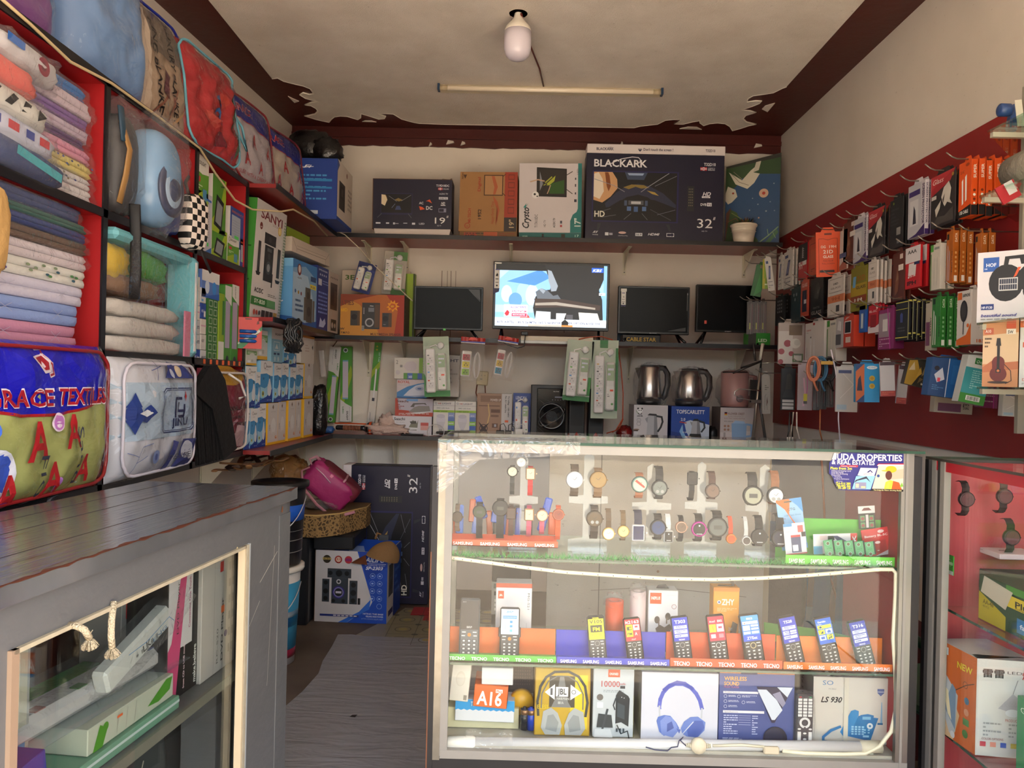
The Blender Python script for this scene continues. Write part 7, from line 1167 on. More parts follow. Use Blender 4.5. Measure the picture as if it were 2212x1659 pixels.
def hp(x0,x1,yt,yb,n,dx,k,lab,cat='packet',th=.012,X=1.45,tilt=0,name='hanging_packet',film=0,yw=0,hk=1):
    """n like packets on one hook, the first showing between pixels x0 and x1"""
    X_ = X; ym = (yt+yb)/2
    if yw:      # turned to face the shop front
        c = at((x0+x1)/2,yb,x=X_); w = (x1-x0)*c.y/FP/cos(rad(8)); h = (yb-yt)*c.y/FP; Mw = TR(*c) @ RZ(yw) @ RY(tilt); yc = c.y
    else:
        a = at(x0,ym,x=X_); b = at(x1,ym,x=X_); z0 = at((x0+x1)/2,yb,x=X_).z; h = at((x0+x1)/2,yt,x=X_).z-z0; w = a.y-b.y; yc = (a.y+b.y)/2; Mw = TR(X_,yc,z0) @ RZ(-90) @ RY(tilt)
    col,fa,ra = ARTS[k]; grp = lab if n > 1 else None
    tab = h*.10
    def ex(g): g.prism([(-w*.3,h),(w*.3,h),(w*.2,h+tab),(-w*.2,h+tab)],th*.45,th*.45+.001,M(col,.45))
    g = G(); g.box(-w/2,0,0,w/2,th,h,M(col,.4),bev=.0006); ex(g)
    if fa: g.art(fa,w,h,TR(-w/2,0,0))
    if ra: g.art(ra,th,h,TR(w/2,0,0) @ RZ(90))
    if film: g.grid(lambda u,v: (-w/2-.004+(w+.008)*u,-.006-.003*sin(u*7),h*(1.02*v)),8,10,FILM2)
    o = g.build(name,Mw=Mw); tag(o,lab,cat,grp)
    for i in range(1,n):
        c = o.copy(); COL.objects.link(c); c.matrix_world = TR((dx+.001)*i,((i*37) % 5-2)*.0012,((i*53) % 7-3)*.0015) @ Mw
    if hk: hook(X_-.04,yc,(Mw @ Vector((0,0,h+tab*.5))).z)
for r in [
 (2071,2098,350,468,6,.024,'usb','orange and black charging cable box hanging in the top row','cable box',.020),(2011,2063,374,487,3,.012,'wolf','big red and black screen glass pack with a grey wolf, nearest the orange boxes','packet',.004),(1962,1998,397,511,2,.02,'scr','lilac screen protector box in the top row beside the big wolf pack','packet',.014),(1922,1950,430,535,4,.012,'drk','plain dark screen glass pack in the top row','packet',.005),(1876,1911,452,553,2,.014,'wolf','smaller red and black screen glass pack with a wolf in the top row','packet',.004),(1844,1872,471,566,3,.014,'scr','lilac screen protector box in the top row before the brown packs','packet',.008),(1822,1850,478,568,3,.014,'brn','brown screen glass pack with a horse picture in the top row','packet',.005),(1814,1830,497,582,2,.03,'pnk','pinkish white pack behind the bright orange one','packet',.006),
 (1747,1766,515,595,3,.014,'org','dull orange outlined pack in the top row','packet',.006),(1725,1744,527,602,2,.02,'rb9','black and red 9H glass pack in the top row','packet',.01),(1693,1712,543,622,5,.018,'wph','white pack with a blue phone picture in the top row','packet',.008),(1681,1690,553,625,2,.03,'wph','narrow white phone pack at the far end of the top row','packet',.008),
 (2044,2058,500,612,3,.024,'dat','ochre data cable box in the second row','cable box',.020),(2106,2119,505,614,2,.024,'dat','ochre data cable box hanging nearer the glass shelves','cable box',.020),(2010,2031,528,626,2,.028,'wgr','white and green cable box in the second row','cable box',.02),(1956,1988,533,622,2,.022,'aaa','red and white AAA phone cable pack in the second row','packet',.008),(1928,1954,546,649,2,.018,'brn','brown ceramic glass pack in the second row','packet',.006),(1875,1894,564,656,4,.016,'w9h','white and terracotta 9H glass pack in the second row','packet',.008),(1838,1872,577,671,2,.03,'yel','olive and yellow 21D glass pack in the second row','packet',.004),(1788,1823,598,684,2,.03,'w9h','wider white 18D glass pack with terracotta band in the second row','packet',.004),(1751,1778,601,685,2,.03,'blk','black matte glass pack in the second row','packet',.004),(1730,1746,606,683,1,.02,'win','coral pack with a dark window in the second row','packet',.004),(1709,1728,622,696,2,.02,'tel','dark teal pack with white dots in the second row','packet',.006),(1675,1694,641,702,2,.03,'ico','small black pack with white icons in the second row','packet',.008),
 (2013,2031,642,750,4,.024,'grn','green data cable box in the third row','cable box',.020),(1935,1961,650,735,5,.016,'bkg','black and gold glass box in the third row','packet',.013),(1999,2013,655,757,1,.02,'bat','beige battery box in the third row beside the green boxes','packet',.02),(1897,1931,668,754,1,.02,'pur','magenta clear fronted charger box in the third row','packet',.04),(1876,1899,659,719,3,.014,'red','red phone battery card in the third row','packet',.005),(1856,1869,660,718,1,.02,'blu','narrow blue pen pack in the third row','packet',.012),(1806,1844,684,750,2,.050,'chg','white and red charger box in the third row','packet',.044),(1739,1780,696,785,1,.05,'cab','tall white phone cable box in the third row','cable box',.035)]:
    hp(*r)
hp(2067,2098,628,745,1,0,'ear','white and orange earphone box in the third row by the glass shelves','packet',.06)
hp(1786,1806,692,780,1,0,'wgr','plain white cable box behind the tall one','cable box',.05)
hp(1765,1814,501,598,1,0,'o21','bright orange 21D glass pack turned to the shop front','packet',.004,yw=-12,tilt=-2);
hp(1682,1735,698,786,1,0,'ros','clear pack with white charger and rose print in the third row','packet',.03,yw=-10,film=1)
hp(1647,1663,560,624,1,0,'lim','lime green card pack at the far end of the board','packet',.006,yw=-14,X=1.42); hp(1621,1642,572,640,1,0,'grc','dark green pack at the far end of the board','packet',.008,yw=-10,tilt=10,X=1.38); hp(1660,1674,556,628,1,0,'wph','white phone pack leaning beside the lime green one','packet',.006,yw=-16,tilt=-8,X=1.44)
for i,x in enumerate((1613,1627,1641)): hp(x,x+13,652,722,1,0,'tub',['brown','amber','dark red'][i]+' tinted cable bag at the far end of the board','packet',.012,yw=-10,X=1.36+.04*i,film=1)
for r in [(2071,2122,768,872,'qug','teal and green box with white cap hanging tilted in the bottom row',.05,-11,1.40),(2006,2078,775,858,'cam','blue box with a white camera picture hanging tilted in the bottom row',.06,-7,1.40),(1954,2004,778,834,'dia','black and gold faceted box in the bottom row',.04,-12,1.42),(1904,1933,782,856,'epk','white earphone bag with red footer in the bottom row',.01,3,1.40),(1936,1956,790,872,'epk','second white earphone bag with black cable',.01,-4,1.46),(1850,1898,786,869,'ctc','bright blue box with two gold seals in the bottom row',.03,1,1.38),(1806,1850,792,890,'cle','long clear cable bag in the bottom row beside the bright blue box',.012,0,1.40),(1723,1753,788,886,'pnb','pink bead strap in a clear bag in the bottom row',.012,0,1.40),(1757,1770,815,886,'dcp','first dark cable bag between the pink strap and the long clear bag',.012,1,1.40),(1771,1784,818,884,'dcp','second dark cable bag with a red strip',.012,-1,1.44),(1786,1800,815,880,'dcp','third dark cable bag beside the long clear bag',.012,1,1.46),(1687,1716,796,886,'fac','black box with a shadowy bust picture in the bottom row',.02,0,1.38),(1647,1664,810,894,'gbx','grey and black earphone box at the far end of the bottom row',.03,2,1.33),(2114,2152,778,881,'pur','deep purple box below the guitar speaker box',.03,-4,1.52),(2167,2208,848,900,'cle','plain white box below the glass shelves',.03,-2,1.50),(2020,2096,858,893,'bat','beige box behind the camera box in the bottom row',.04,-3,1.50)]:
    hp(r[0],r[1],r[2],r[3],1,0,r[4],r[5],'packet',r[6],X=r[8],tilt=-r[7],yw=-9,film=r[4] in ('cle','dcp','pnb','epk'))
c = at(1773,797,x=1.36); t = empty('cable_coils',TR(*c) @ RZ(-20),'pink, blue and black charging cables coiled on one hook','cable')
for i,(cc,dx_) in enumerate((('c87a5a',-.03),('3a6a8a',.0),('151516',.035))):
    g = G()
    for j in range(3): g.tube([(dx_+(.028-.004*j)*cos(a),.01*i+.004*j,(.055-.004*j)*sin(a)) for a in [2*pi*q/18 for q in range(18)]],.005,M(cc,.4),None,6,close=True)
    g.tube([(dx_,0,-.05),(dx_+.01,0,-.08),(dx_+.02,0,-.1)],.005,M(cc,.4)); g.build('coil',t)
g = G(); g.box(-.0,-.012,.02,.05,.02,.035,M('c89a2a',.5)); g.build('yellow_tie',t)
for pts,cc,lab in (([(1795,755),(1805,800),(1812,860),(1811,905),(1815,960)],'d8d0dc','white charging lead hanging from the board to the showcase'),([(1772,885),(1771,930),(1776,952)],'9a5a34','brown cable hanging below the board'),([(1706,890),(1704,930),(1700,950)],'1c1c1c','black audio leads with white plugs hanging below the board'),([(1721,890),(1721,925),(1727,948)],'c8c0b4','thin pale lead hanging beside the black audio leads')):
    g = G(); g.tube(pix(pts,3.3),.003,M(cc,.4));
    if 'audio' in lab:
        g.tube(pix([(1710,890),(1712,950)],3.3),.003,M('1a1a1a',.4)); g.tube(pix([(1714,890),(1707,950)],3.3),.003,M('d8d0c0',.4))
        for q in (1701,1706,1712): p = at(q,944,y=3.29); g.tube([p,p+Vector((0,0,-.02))],.004,M('d8d0c4',.4))
    tag(g.build('hanging_lead'),lab,'cable')
# glass corner shelves with boxes at the near end of the board
Y5 = 2.2
t = empty('corner_shelves',TR(0,0,0),'clear glass shelf rack fixed near the end of the red board','shelf')
GS2 = clear('shelf_glass','e2f2ea',1.5,.01,k=1.2)
for px,py in ((2133,287),(2115,427),(2110,702),(2110,840)):
    c = at(px,py,y=Y5); g = G(); g.slab([(c.x,Y5),(XR-.014,Y5+.30),(XR-.014,Y5-.5),(c.x+.02,Y5-.5)][::-1],c.z,c.z+.006,GS2); g.build('glass_shelf',t)
    g = G(); g.box(c.x+.01,Y5-.01,c.z-.014,XR-.012,Y5+.004,c.z,M('cfc8b8',.3,met=.4)); g.build('front_rail',t)
g = G(); c = at(2208,500,y=Y5+.02); g.box(c.x,Y5+.02,1.2,c.x+.02,Y5+.035,2.2,M('b8b2a4',.3,met=.6)); g.build('upright',t)
HOF = 'R 0 0 1 1 d4d0d4;R .08 .72 .3 .92 2a5aa8;Tb .12 .79 .05 .14 e8ecf8 HOF;N .1 .74 .28 .78 1 c8d4f0;E .40 .55 .24 .26 16161a;P 16161a .36 .78 .38 .92 .64 .93 .66 .80 .60 .80 .58 .88 .44 .88 .42 .78;E .75 .6 .2 .2 1c1c20;R .30 .44 .56 .62 c8c8c8;G .31 .45 .55 .61 8 2 .85 2a3044;C .78 .42 .15 141416;C .78 .42 .10 b8b8bc;C .78 .42 .03 222;L .012 2a2a2c .78 .52 .78 .32;L .012 2a2a2c .70 .42 .86 .42;P e0582c .50 .62 .54 .64 .60 .76 .56 .76;R .06 .18 .24 .26 1c3478;Tb .07 .195 .035 .15 e0e4f0 HF-F130;Tbi .06 .08 .04 .5 3a3a8a beautiful sound;N .06 .03 .5 .06 1 888'
GUI = 'R 0 0 1 1 c8875a;P d8b894 0 .35 1 .38 1 .85 0 .8;P b86a44 .0 .3 .3 .42 .6 .38 1 .4 1 .28 0 .22;R .04 .82 .3 .92 b8583a;Tb .07 .845 .05 .16 e8d8cc A10;R .66 .82 .92 .9 e8dcd0;Tb .70 .83 .05 .15 2a2a2a 5W;R .66 .91 .92 .98 c8502c;E .45 .20 .24 .12 6a201c;E .45 .38 .18 .10 6a201c;R .28 .2 .62 .4 6a201c;R .41 .24 .49 .66 1c1412;P 1c1412 .38 .64 .52 .64 .50 .76 .40 .76;R .38 .22 .52 .28 1a1210;C .45 .25 .04 c8703a;L .02 1c1412 .62 .35 .80 .25 .82 .1 .66 .05;E .45 .07 .3 .02 3a2018;N .06 .6 .25 .78 3 5a4434'
p = at(2127,697,y=Y5-.02);
carton('speaker_box','white box with a black portable speaker and solar panel picture','box',.175,.20,.10,'cfcbd0',TR(p.x+.062,Y5-.045,at(2110,702,y=Y5).z+.007) @ RZ(-42),F=HOF)
p = at(2128,835,y=Y5-.02); zz = at(2110,840,y=Y5).z+.007
carton('speaker_box','orange box with a guitar shaped speaker picture','box',.085,.18,.06,'b8663a',TR(p.x+.034,Y5-.03,zz) @ RZ(-36),F=GUI)
carton('speaker_box','white wireless speaker box with orange header beside the guitar one','box',.12,.178,.06,'cfcac8',TR(p.x+.119,Y5-.092,zz) @ RZ(-36),F='R 0 .93 1 1 c8602c;T .06 .945 .03 .8 e8d8cc WIRELESS SPEAKER;R .08 .82 .2 .88 c87a5a;R .3 .82 .4 .88 3a3a3c;R 0 0 1 .74 d8d4d2;R .06 .62 .2 .7 c8583a;R .3 .18 1 .58 1c1c20;R .36 .23 1 .52 2a2c30;Tb .06 .1 .04 .35 c87a6a DV-5050;T .06 .04 .03 .4 8a8a8a PURE BASS;P 4ad84a .5 .24 .6 .22 .6 .32')
c = at(2190,385,y=Y5-.05); zz = at(2115,427,y=Y5).z+.007; t = empty('wrapped_roll',TR(c.x+.03,Y5-.08,zz),'grey film wrapped roll with a red tag on the glass shelf','roll')
g = G(); g.lathe([(.03,-.08),(.05,-.07),(.055,.06),(.035,.08)],M('8a8478',.35,bump=.6),TR(0,0,.06) @ RX(90) @ RY(0),24); g.build('roll_body',t); g = G(); g.box(-.10,-.02,.0,-.045,-.015,.05,M('a0202a',.4),RY(-30)); g.box(-.075,-.0205,.015,-.05,-.0195,.05,M('c8c4c4',.4),RY(-30)); g.build('red_tag',t)
c = at(2178,235,y=Y5); t = empty('blue_clamp',TR(c.x,Y5,at(2133,287,y=Y5).z+.007),'blue plastic clamp holder with a white card on the top glass shelf','clamp')
g = G(); g.lathe([(.016,0),(.018,.004),(.018,.03),(.012,.034)],M('2a4478',.35),TR(.0,-.01,.055) @ RY(-90),16); g.box(-.005,-.012,.0,.02,.01,.075,M('2a4478',.35),RY(10),bev=.003); g.build('clamp_body',t); g = G(); g.box(.02,-.014,.005,.04,-.012,.08,M('d8cfc0',.5),RY(-8)); g.build('white_card',t)

# ================================================================ inside the middle showcase
ACR = clear('clear_acrylic','f2f6fa',1.5,.05,haze=.05,hazec='dfe6ee')
def stand(cx,yt,yb,w,lab):
    k = 1.965/FP; c = at(cx,yb,y=1.965); h = (yb-yt)*k; W_ = w*k
    g = G(); g.prism([(-W_/2,.0),(W_/2,0),(W_/2,h*.12),(W_*.13,h*.14),(W_*.13,h*.48),(W_/2,h*.49),(W_/2,h*.56),(W_*.13,h*.57),(W_*.13,h*.96),(0,h),(-W_*.13,h*.96),(-W_*.13,h*.57),(-W_/2,h*.56),(-W_/2,h*.49),(-W_*.13,h*.48),(-W_*.13,h*.14),(-W_/2,h*.12)],0,.0025,ACR)
    g.box(-W_*.4,-.03,0,W_*.4,.03,.003,ACR); tag(g.build('watch_stand',Mw=TR(c.x,1.965,TZ1+.001)),lab,'stand')
for cx,yt,w,ww in ((1128,1000,62,'holding the red strapped watch'),(1268,992,84,'holding the white and gold watches'),(1405,1012,84,'with the teal and grey watches'),(1512,1005,70,'behind the square black watch'),(1648,1008,80,'holding the tan strapped watch')): stand(cx,yt,1205,w,'clear plastic branching watch stand '+ww)
def watch(cx,cy,r,yt,yb,case,dial,strap,sq=0,lab='',Y=1.935,hands=1,met=.7,sub=''):
    k = Y/FP; c = at(cx,cy,y=Y); R_ = r*k; u = (cy-yt)*k; d = (yb-cy)*k; W_ = R_*(.85 if r < 15 else .95)
    t = empty('wristwatch',TR(*c),lab,'watch'); sm = M(strap,.5,bump=.1,spec=.2)
    g = G()
    for s,L in ((1,u),(-1,d)):
        P = [(R_*.7,-.0),(R_+(L-R_)*.35,-.001),(R_+(L-R_)*.8,.006),(L,.014),(L*.9,.028)]
        for (a,y0),(b,y1) in zip(P,P[1:]): g.add([(-W_*.5,y0,s*a),(W_*.5,y0,s*a),(W_*.47,y1,s*b),(-W_*.47,y1,s*b),(-W_*.5,y0+.002,s*a),(W_*.5,y0+.002,s*a),(W_*.47,y1+.002,s*b),(-W_*.47,y1+.002,s*b)],[(0,1,2,3),(7,6,5,4),(0,3,7,4),(1,5,6,2)],sm)
    g.build('strap',t)
    g = G(); cm_ = M(case,.3,met=met*.8); dm = M(dial,.3,spec=.25)
    if sq: g.box(-R_*.8,-.008,-R_,R_*.8,.002,R_,cm_,bev=.0025); g.box(-R_*.62,-.0086,-R_*.82,R_*.62,-.008,R_*.82,dm)
    else: g.lathe([(R_*.95,.002),(R_,-.002),(R_*.96,-.007),(R_*.84,-.0085),(R_*.78,-.0078),(0,-.0078)],cm_,RX(-90) @ Matrix.Scale(-1,4,(0,0,1)) if 0 else Matrix(((1,0,0,0),(0,0,1,0),(0,1,0,0),(0,0,0,1))),28); g.lathe([(R_*.79,-.0084),(R_*.79,-.0079)],dm,Matrix(((1,0,0,0),(0,0,1,0),(0,1,0,0),(0,0,0,1))),24,sm=False)
    g.box(R_*.95,-.005,-.0015,R_*1.1,-.001,.0015,cm_)
    a = sub
    if hands: a = 'L .02 222 .5 .5 .62 .66;L .015 222 .5 .5 .36 .6;'+';'.join('R %.3f %.3f %.3f %.3f 555' % (.5+.36*sin(q)-.012,.5+.36*cos(q)-.012,.5+.36*sin(q)+.012,.5+.36*cos(q)+.012) for q in [2*pi*i/12 for i in range(12)])+';'+sub
    if a: g.art(a,R_*2,R_*2,TR(-R_,-.0088,-R_))
    g.build('watch_case',t); return t
SMT = 'C .5 .72 .05 d8e0e8;R .32 .18 .68 .22 c8c8cc'; SUBD = 'C .36 .32 .1 9a9a98;C .64 .32 .1 9a9a98'
for a in [(1126,998,11,994,1004,'b8b8bc','d4dae0','1c1c1e',0,'round silver watch laid across the top of the first stand'),(1107,1018,12,1006,1070,'2a2624','c8c4ac','232527',0,'black strapped watch with cream dial on the first stand'),(1146,1023,13,1008,1072,'b8906a','c8c0a8','c01c24',1,'square gold watch with bright red strap'),(1241,1036,19,1004,1074,'c8c8cc','d8dee2','4a3a2c',0,'big white cased watch with pale dial'),(1292,1036,19,1012,1077,'8a6a3c','9a7c4a','7a5a38',0,'all bronze brown watch beside the white one'),(1381,1046,18,1022,1078,'5a7a74','d8ccb4','9a5a34',0,'teal and brown watch with cream and red dial'),(1424,1054,18,1008,1080,'2a2c2c','6f7672','1a1a1c',0,'black chronograph with grey dial in the upper row'),(1495,1033,14,1019,1083,'3a3c3e','14161a','151516',1,'square black watch in the upper row'),(1538,1060,16,1019,1080,'4a3a34','6f5648','4a3028',0,'brown leather watch with brown dial in the upper row'),(1625,1070,22,1021,1090,'1c1c1c','9a9a88','18181a',0,'large black digital sports watch in the upper row'),(1674,1070,19,1018,1090,'2e2c2c','d8dcdc','8a5430',0,'tan strapped watch with white dial and two sub dials'),
 (988,1116,12,1090,1150,'3a3028','4a3c30','6a5a4c',0,'small dark brown watch at the edge of the blue tray'),(1036,1105,15,1086,1165,'1a1c1a','2c3a24','1a1c1e',0,'black and green sports watch before the blue clips'),(1081,1097,18,1078,1165,'141416','222426','161618',0,'chunky all black digital watch in the lower row'),(1104,1108,13,1092,1159,'4a3028','4a3830','4a2e24',1,'squarish brown watch on the first stand'),(1143,1111,13,1093,1161,'b8946c','ccc4a8','b8506a',1,'square gold watch with pink strap'),(1171,1113,13,1100,1156,'b0886a','ccc8a8','b85068',0,'round gold watch with pink strap'),(1206,1111,13,1093,1168,'a8583a','8a4030','d0522a',0,'orange strapped watch in the lower row'),(1284,1120,18,1093,1166,'4a3c2c','5c4a34','3c3028',0,'brown chronograph behind the heart dial watch'),(1314,1152,14,1100,1166,'d0a868','e0d8c4','5a4630',0,'gold watch with white heart dial'),(1346,1147,13,1104,1170,'b89c5a','b8bc88','6a5438',0,'gold watch with pale green heart dial'),(1378,1150,18,1103,1166,'c8c8d0','232a54','2c2c40',1,'square silver watch with navy dial'),(1421,1139,18,1111,1168,'202226','28406c','17181a',0,'black watch with deep blue dial'),(1443,1158,13,1112,1174,'d0d4d8','121418','c0c0c0',1,'small square smart watch with chequered silver strap'),(1471,1138,13,1115,1172,'b8907c','6a5648','1a1a1c',0,'rose gold watch with brown dial and black strap'),(1509,1142,17,1111,1172,'a8208a','121214','161618',0,'black watch with magenta ring'),(1549,1138,22,1105,1170,'2a2c2c','5a605e','1c1c1c',0,'large black and grey military style watch in the lower row'),(1578,1163,11,1117,1172,'c8742a','b84a1c','c8482a',0,'small orange and gold bracelet watch'),(1611,1167,10,1118,1178,'c8c8c8','4a4240','b8b8b8',0,'tiny silver bracelet watch'),(1639,1159,18,1115,1182,'1c1c1e','0e0f11','161616',0,'black round smart watch with gold studs on the strap'),(1684,1162,19,1110,1182,'1a1a1e','121a34','18191c',0,'dark blue round smart watch nearest the flash drive card')]:
    lab = a[9]; smart = 'smart' in lab or 'magenta' in lab
    sub = SMT if smart else (SUBD if 'sub dials' in lab or 'chrono' in lab else ('R .3 .4 .7 .6 3a3c38' if 'digital' in lab or 'sports' in lab or 'military' in lab else ('P b83a2c .3 .8 .8 .4 .75 .3 .2 .7' if 'teal' in lab else '')))
    watch(*a[:9],lab=lab,hands=0 if sub in (SMT,SUBD[:0]) and smart else int('R .3' not in sub),sub=sub,Y=1.925 if a[1] > 1130 else 1.94,met=.2 if a[6] in ('202226','1c1c1e','1a1a1e') or a[6] in ('1c1c1c','141416','1a1c1a') else .6)
def tray(x0,x1,yt,ym,yb,z,back,lip,word,n,lab,Yf=1.875,Yb=1.93,tcol='e8e4e8',dbl=0):
    a = at(x0,yb,y=Yf).x; b = at(x1,yb,y=Yf).x; k = Yf/FP; h = (yb-ym)*k; w = b-a; H = (yb-yt)*k
    t = empty('display_tray',TR(a+w/2,Yf,z),lab,'tray'); g = G(); g.box(-w/2,0,0,w/2,.002,h,M(lip,.35)); g.box(-w/2,0,0,w/2,Yb-Yf,.002,M(lip,.35)); s = ''
    for i in range(n): s += 'Tb %.3f .18 .48 %.3f %s %s;' % ((i+.1)/n+.01,.72/n,tcol,word)
    g.art(s,w,h,TR(-w/2,0,0)); g.build('front_lip',t); g = G(); g.box(-w/2,Yb-Yf,0,w/2,Yb-Yf+.002,H,M(back,.4)); g.build('back_panel',t)
z1,z2 = TZ1+.001,TZ2+.001
tray(970,1205,1168,1170,1184,z1+.02,'c8481c','c8481c','SAMSUNG',4,'orange lettered tray in the corner of the upper glass shelf',Yf=1.90,Yb=1.96)
tray(1697,1933,1118,1187,1208,z1,'4aa828','58b82c','SAMSUNG',5,'lime green lettered tray on the upper glass shelf',Yb=1.95)
tray(963,1201,1374,1418,1433,z2,'d0601c','4aa83a','TECNO',5,'orange phone tray with green lettered front'); tray(1203,1446,1375,1418,1433,z2,'1c2cb0','2c3cb8','SAMSUNG',5,'deep blue lettered phone tray'); tray(1448,1690,1374,1415,1434,z2,'cc4a1c','cc4a1c','TECNO',5,'red orange lettered phone tray'); tray(1693,1928,1376,1417,1434,z2,'dc7418','dc6c18','SAMSUNG',5,'bright orange lettered phone tray by the case end')
def sbx(name,lab,cat,x0,x1,yt,yb,Y,z,d,col,F='',roll=0,**k): return bx(name,lab,cat,x0,x1,yt,yb,Y,z,d,col,roll=roll,F=F,**k)
# blue clips, grass, cards on the upper shelf
t = empty('blue_clips',TR(*at(1000,1170,y=1.99)),'blue and orange plastic watch holders behind the orange tray','holder')
for i,(x,y,w,h,c,r) in enumerate(((-.01,.02,.02,.075,'6a8ad8',0),(.03,.02,.02,.07,'7a94dc',6),(.055,.06,.018,.06,'2a5ac8',-20),(.10,.01,.018,.08,'1f5ad0',12),(.085,.05,.03,.05,'2a6ae0',8),(.14,.01,.014,.08,'2a5ac8',2),(.2,.03,.02,.09,'2a5ac8',14),(.07,.0,.016,.08,'c8582c',-4),(.115,.0,.016,.09,'c04a24',4),(.02,.05,.016,.06,'b8502c',3),(.23,.02,.02,.06,'d85a2c',0),(-.02,.0,.016,.07,'c85a34',0))):
    g = G(); g.box(-w/2,0,0,w/2,.006,h,M(c,.2,al=1),TR(x,.004*(i % 4),y) @ RY(r),bev=.003); g.build('clip',t)
rr = random.Random(9); g = G(); GC = [M(c,.6) for c in ('3f9a4a','2c7a3a','6ab85a','4aa858')]
for i in range(1500):
    x = SX0+.01+rr.random()*(SX1-SX0-.04); b = Vector((x,1.872+.012*rr.random(),TZ1+.001)); q = Vector((rr.uniform(-.012,.012),rr.uniform(-.006,.004),rr.uniform(.006,.020))); g.add([b+Vector((-.0006,0,0)),b+Vector((.0006,0,0)),b+q],[(0,1,2)],GC[i % 4])
for i in range(260):
    x = SX0+.01+rr.random()*(SX1-SX0-.04); g.tube([(x,1.876,TZ1+.0015),(x+rr.uniform(-.01,.01),1.872,TZ1+.008*rr.random()+.0015),(x+rr.uniform(-.02,.02),1.87,TZ1-.012*rr.random())],.0005,GC[i % 3],None,3)
o = g.build('artificial_grass'); tag(o,'fringe of green artificial grass along the upper glass shelf edge','grass',kind='stuff')
def card(lab,x0,x1,yt,yb,col,F,roll=0,Y=1.91,th=.002,name='blister_card',cat='card',z=None):
    return bx(name,lab,cat,x0,x1,yt,yb,Y,z,th,col,roll=roll,F=F)
card('orange and blue flash drive card standing on the green tray',1690,1745,1077,1186,'8ab4d8','P d86a30 0 1 .55 1 .45 .7 .8 .35 .6 .5 .3 .8 0 .95;P 4a90cc .5 1 1 1 1 .7 .8 .85;R .3 .93 .6 .96 554;T .4 .77 .05 .3 3a3a3a CTG;T .25 .66 .035 .65 5a7aa0 USB Flash Drive;N .2 .6 .8 .64 1 88a;R .3 .12 .9 .38 d8dce0;R .4 .2 .8 .28 554c48;C .8 .26 .06 b8b0a8;R 0 0 1 .1 5a9ad0;C .15 .5 .07 b84a4a',-9,Y=1.93)
card('white memory card pack standing before the flash drive card',1698,1744,1130,1197,'d8d8dc','R .0 .9 .4 1 4a8ac0;R .3 .06 .75 .62 3a4468;R .3 .55 .75 .62 b83a3c;R .35 .1 .6 .3 d8dce0;R .65 .7 .9 .92 c05a5a;R .8 .55 1 .7 26262a;R 0 0 1 .04 a83a34;N .1 .72 .5 .76 1 99a',-7,Y=1.90)
card('wide white and red memory card pack on the green tray',1758,1852,1153,1196,'d8d6da','R .15 .7 .32 .92 d8c0c0;R .33 .68 .48 .9 222;P 4a4a6a .45 .9 .55 .9 .85 .5 .6 .5;R .85 .5 1 1 c0302c;Tbu .97 .6 .08 .3 eee K;R 0 0 .2 .4 3a9ac0',-3,Y=1.92)
for i in range(5): tag(card('green and black button cell strip, one of five leaning in a row',1783+i*22,1805+i*22,1166+i*1,1199,'5aa070','R .85 0 1 1 151517;C .4 .78 .22 8ab8a0;C .4 .78 .14 6a6048;G .2 .35 .7 .55 3 1 .4 2c7a4a;C .45 .1 .22 8ab8a0;C .45 .1 .14 6a6048',-10,Y=1.895,name='button_cell_strip')[0],None,None,'button cell strips on the green tray')
card('red phone battery card standing at the end of the green tray',1868,1926,1141,1200,'c8202a','E .72 .87 .12 .06 e8d0d0;Tb .1 .70 .08 .85 f0d8d8 Battery BL-5C;R .35 .1 .85 .55 a81c24;E .55 .48 .1 .05 e8d0d0;N .5 .15 .85 .22 1 e8d0d0;P e0d0d4 .4 0 1 0 1 .2',-10,Y=1.93)
card('black button cell card behind the red battery card',1856,1892,1093,1142,'1c1c1e','R 0 .68 1 1 d8d4d4;P 6a2a2c .2 .8 .8 .8 .65 .92 .35 .92;G .08 .02 .4 .6 1 2 .85 5a8a5a;G .6 .02 .92 .6 1 2 .85 5a8a5a;C .24 .45 .1 8a3a3c;C .76 .45 .1 8a3a3c;C .24 .15 .1 8a3a3c;C .76 .15 .1 8a3a3c;R .42 .05 .58 .62 c8c4c4',-5,Y=1.94)
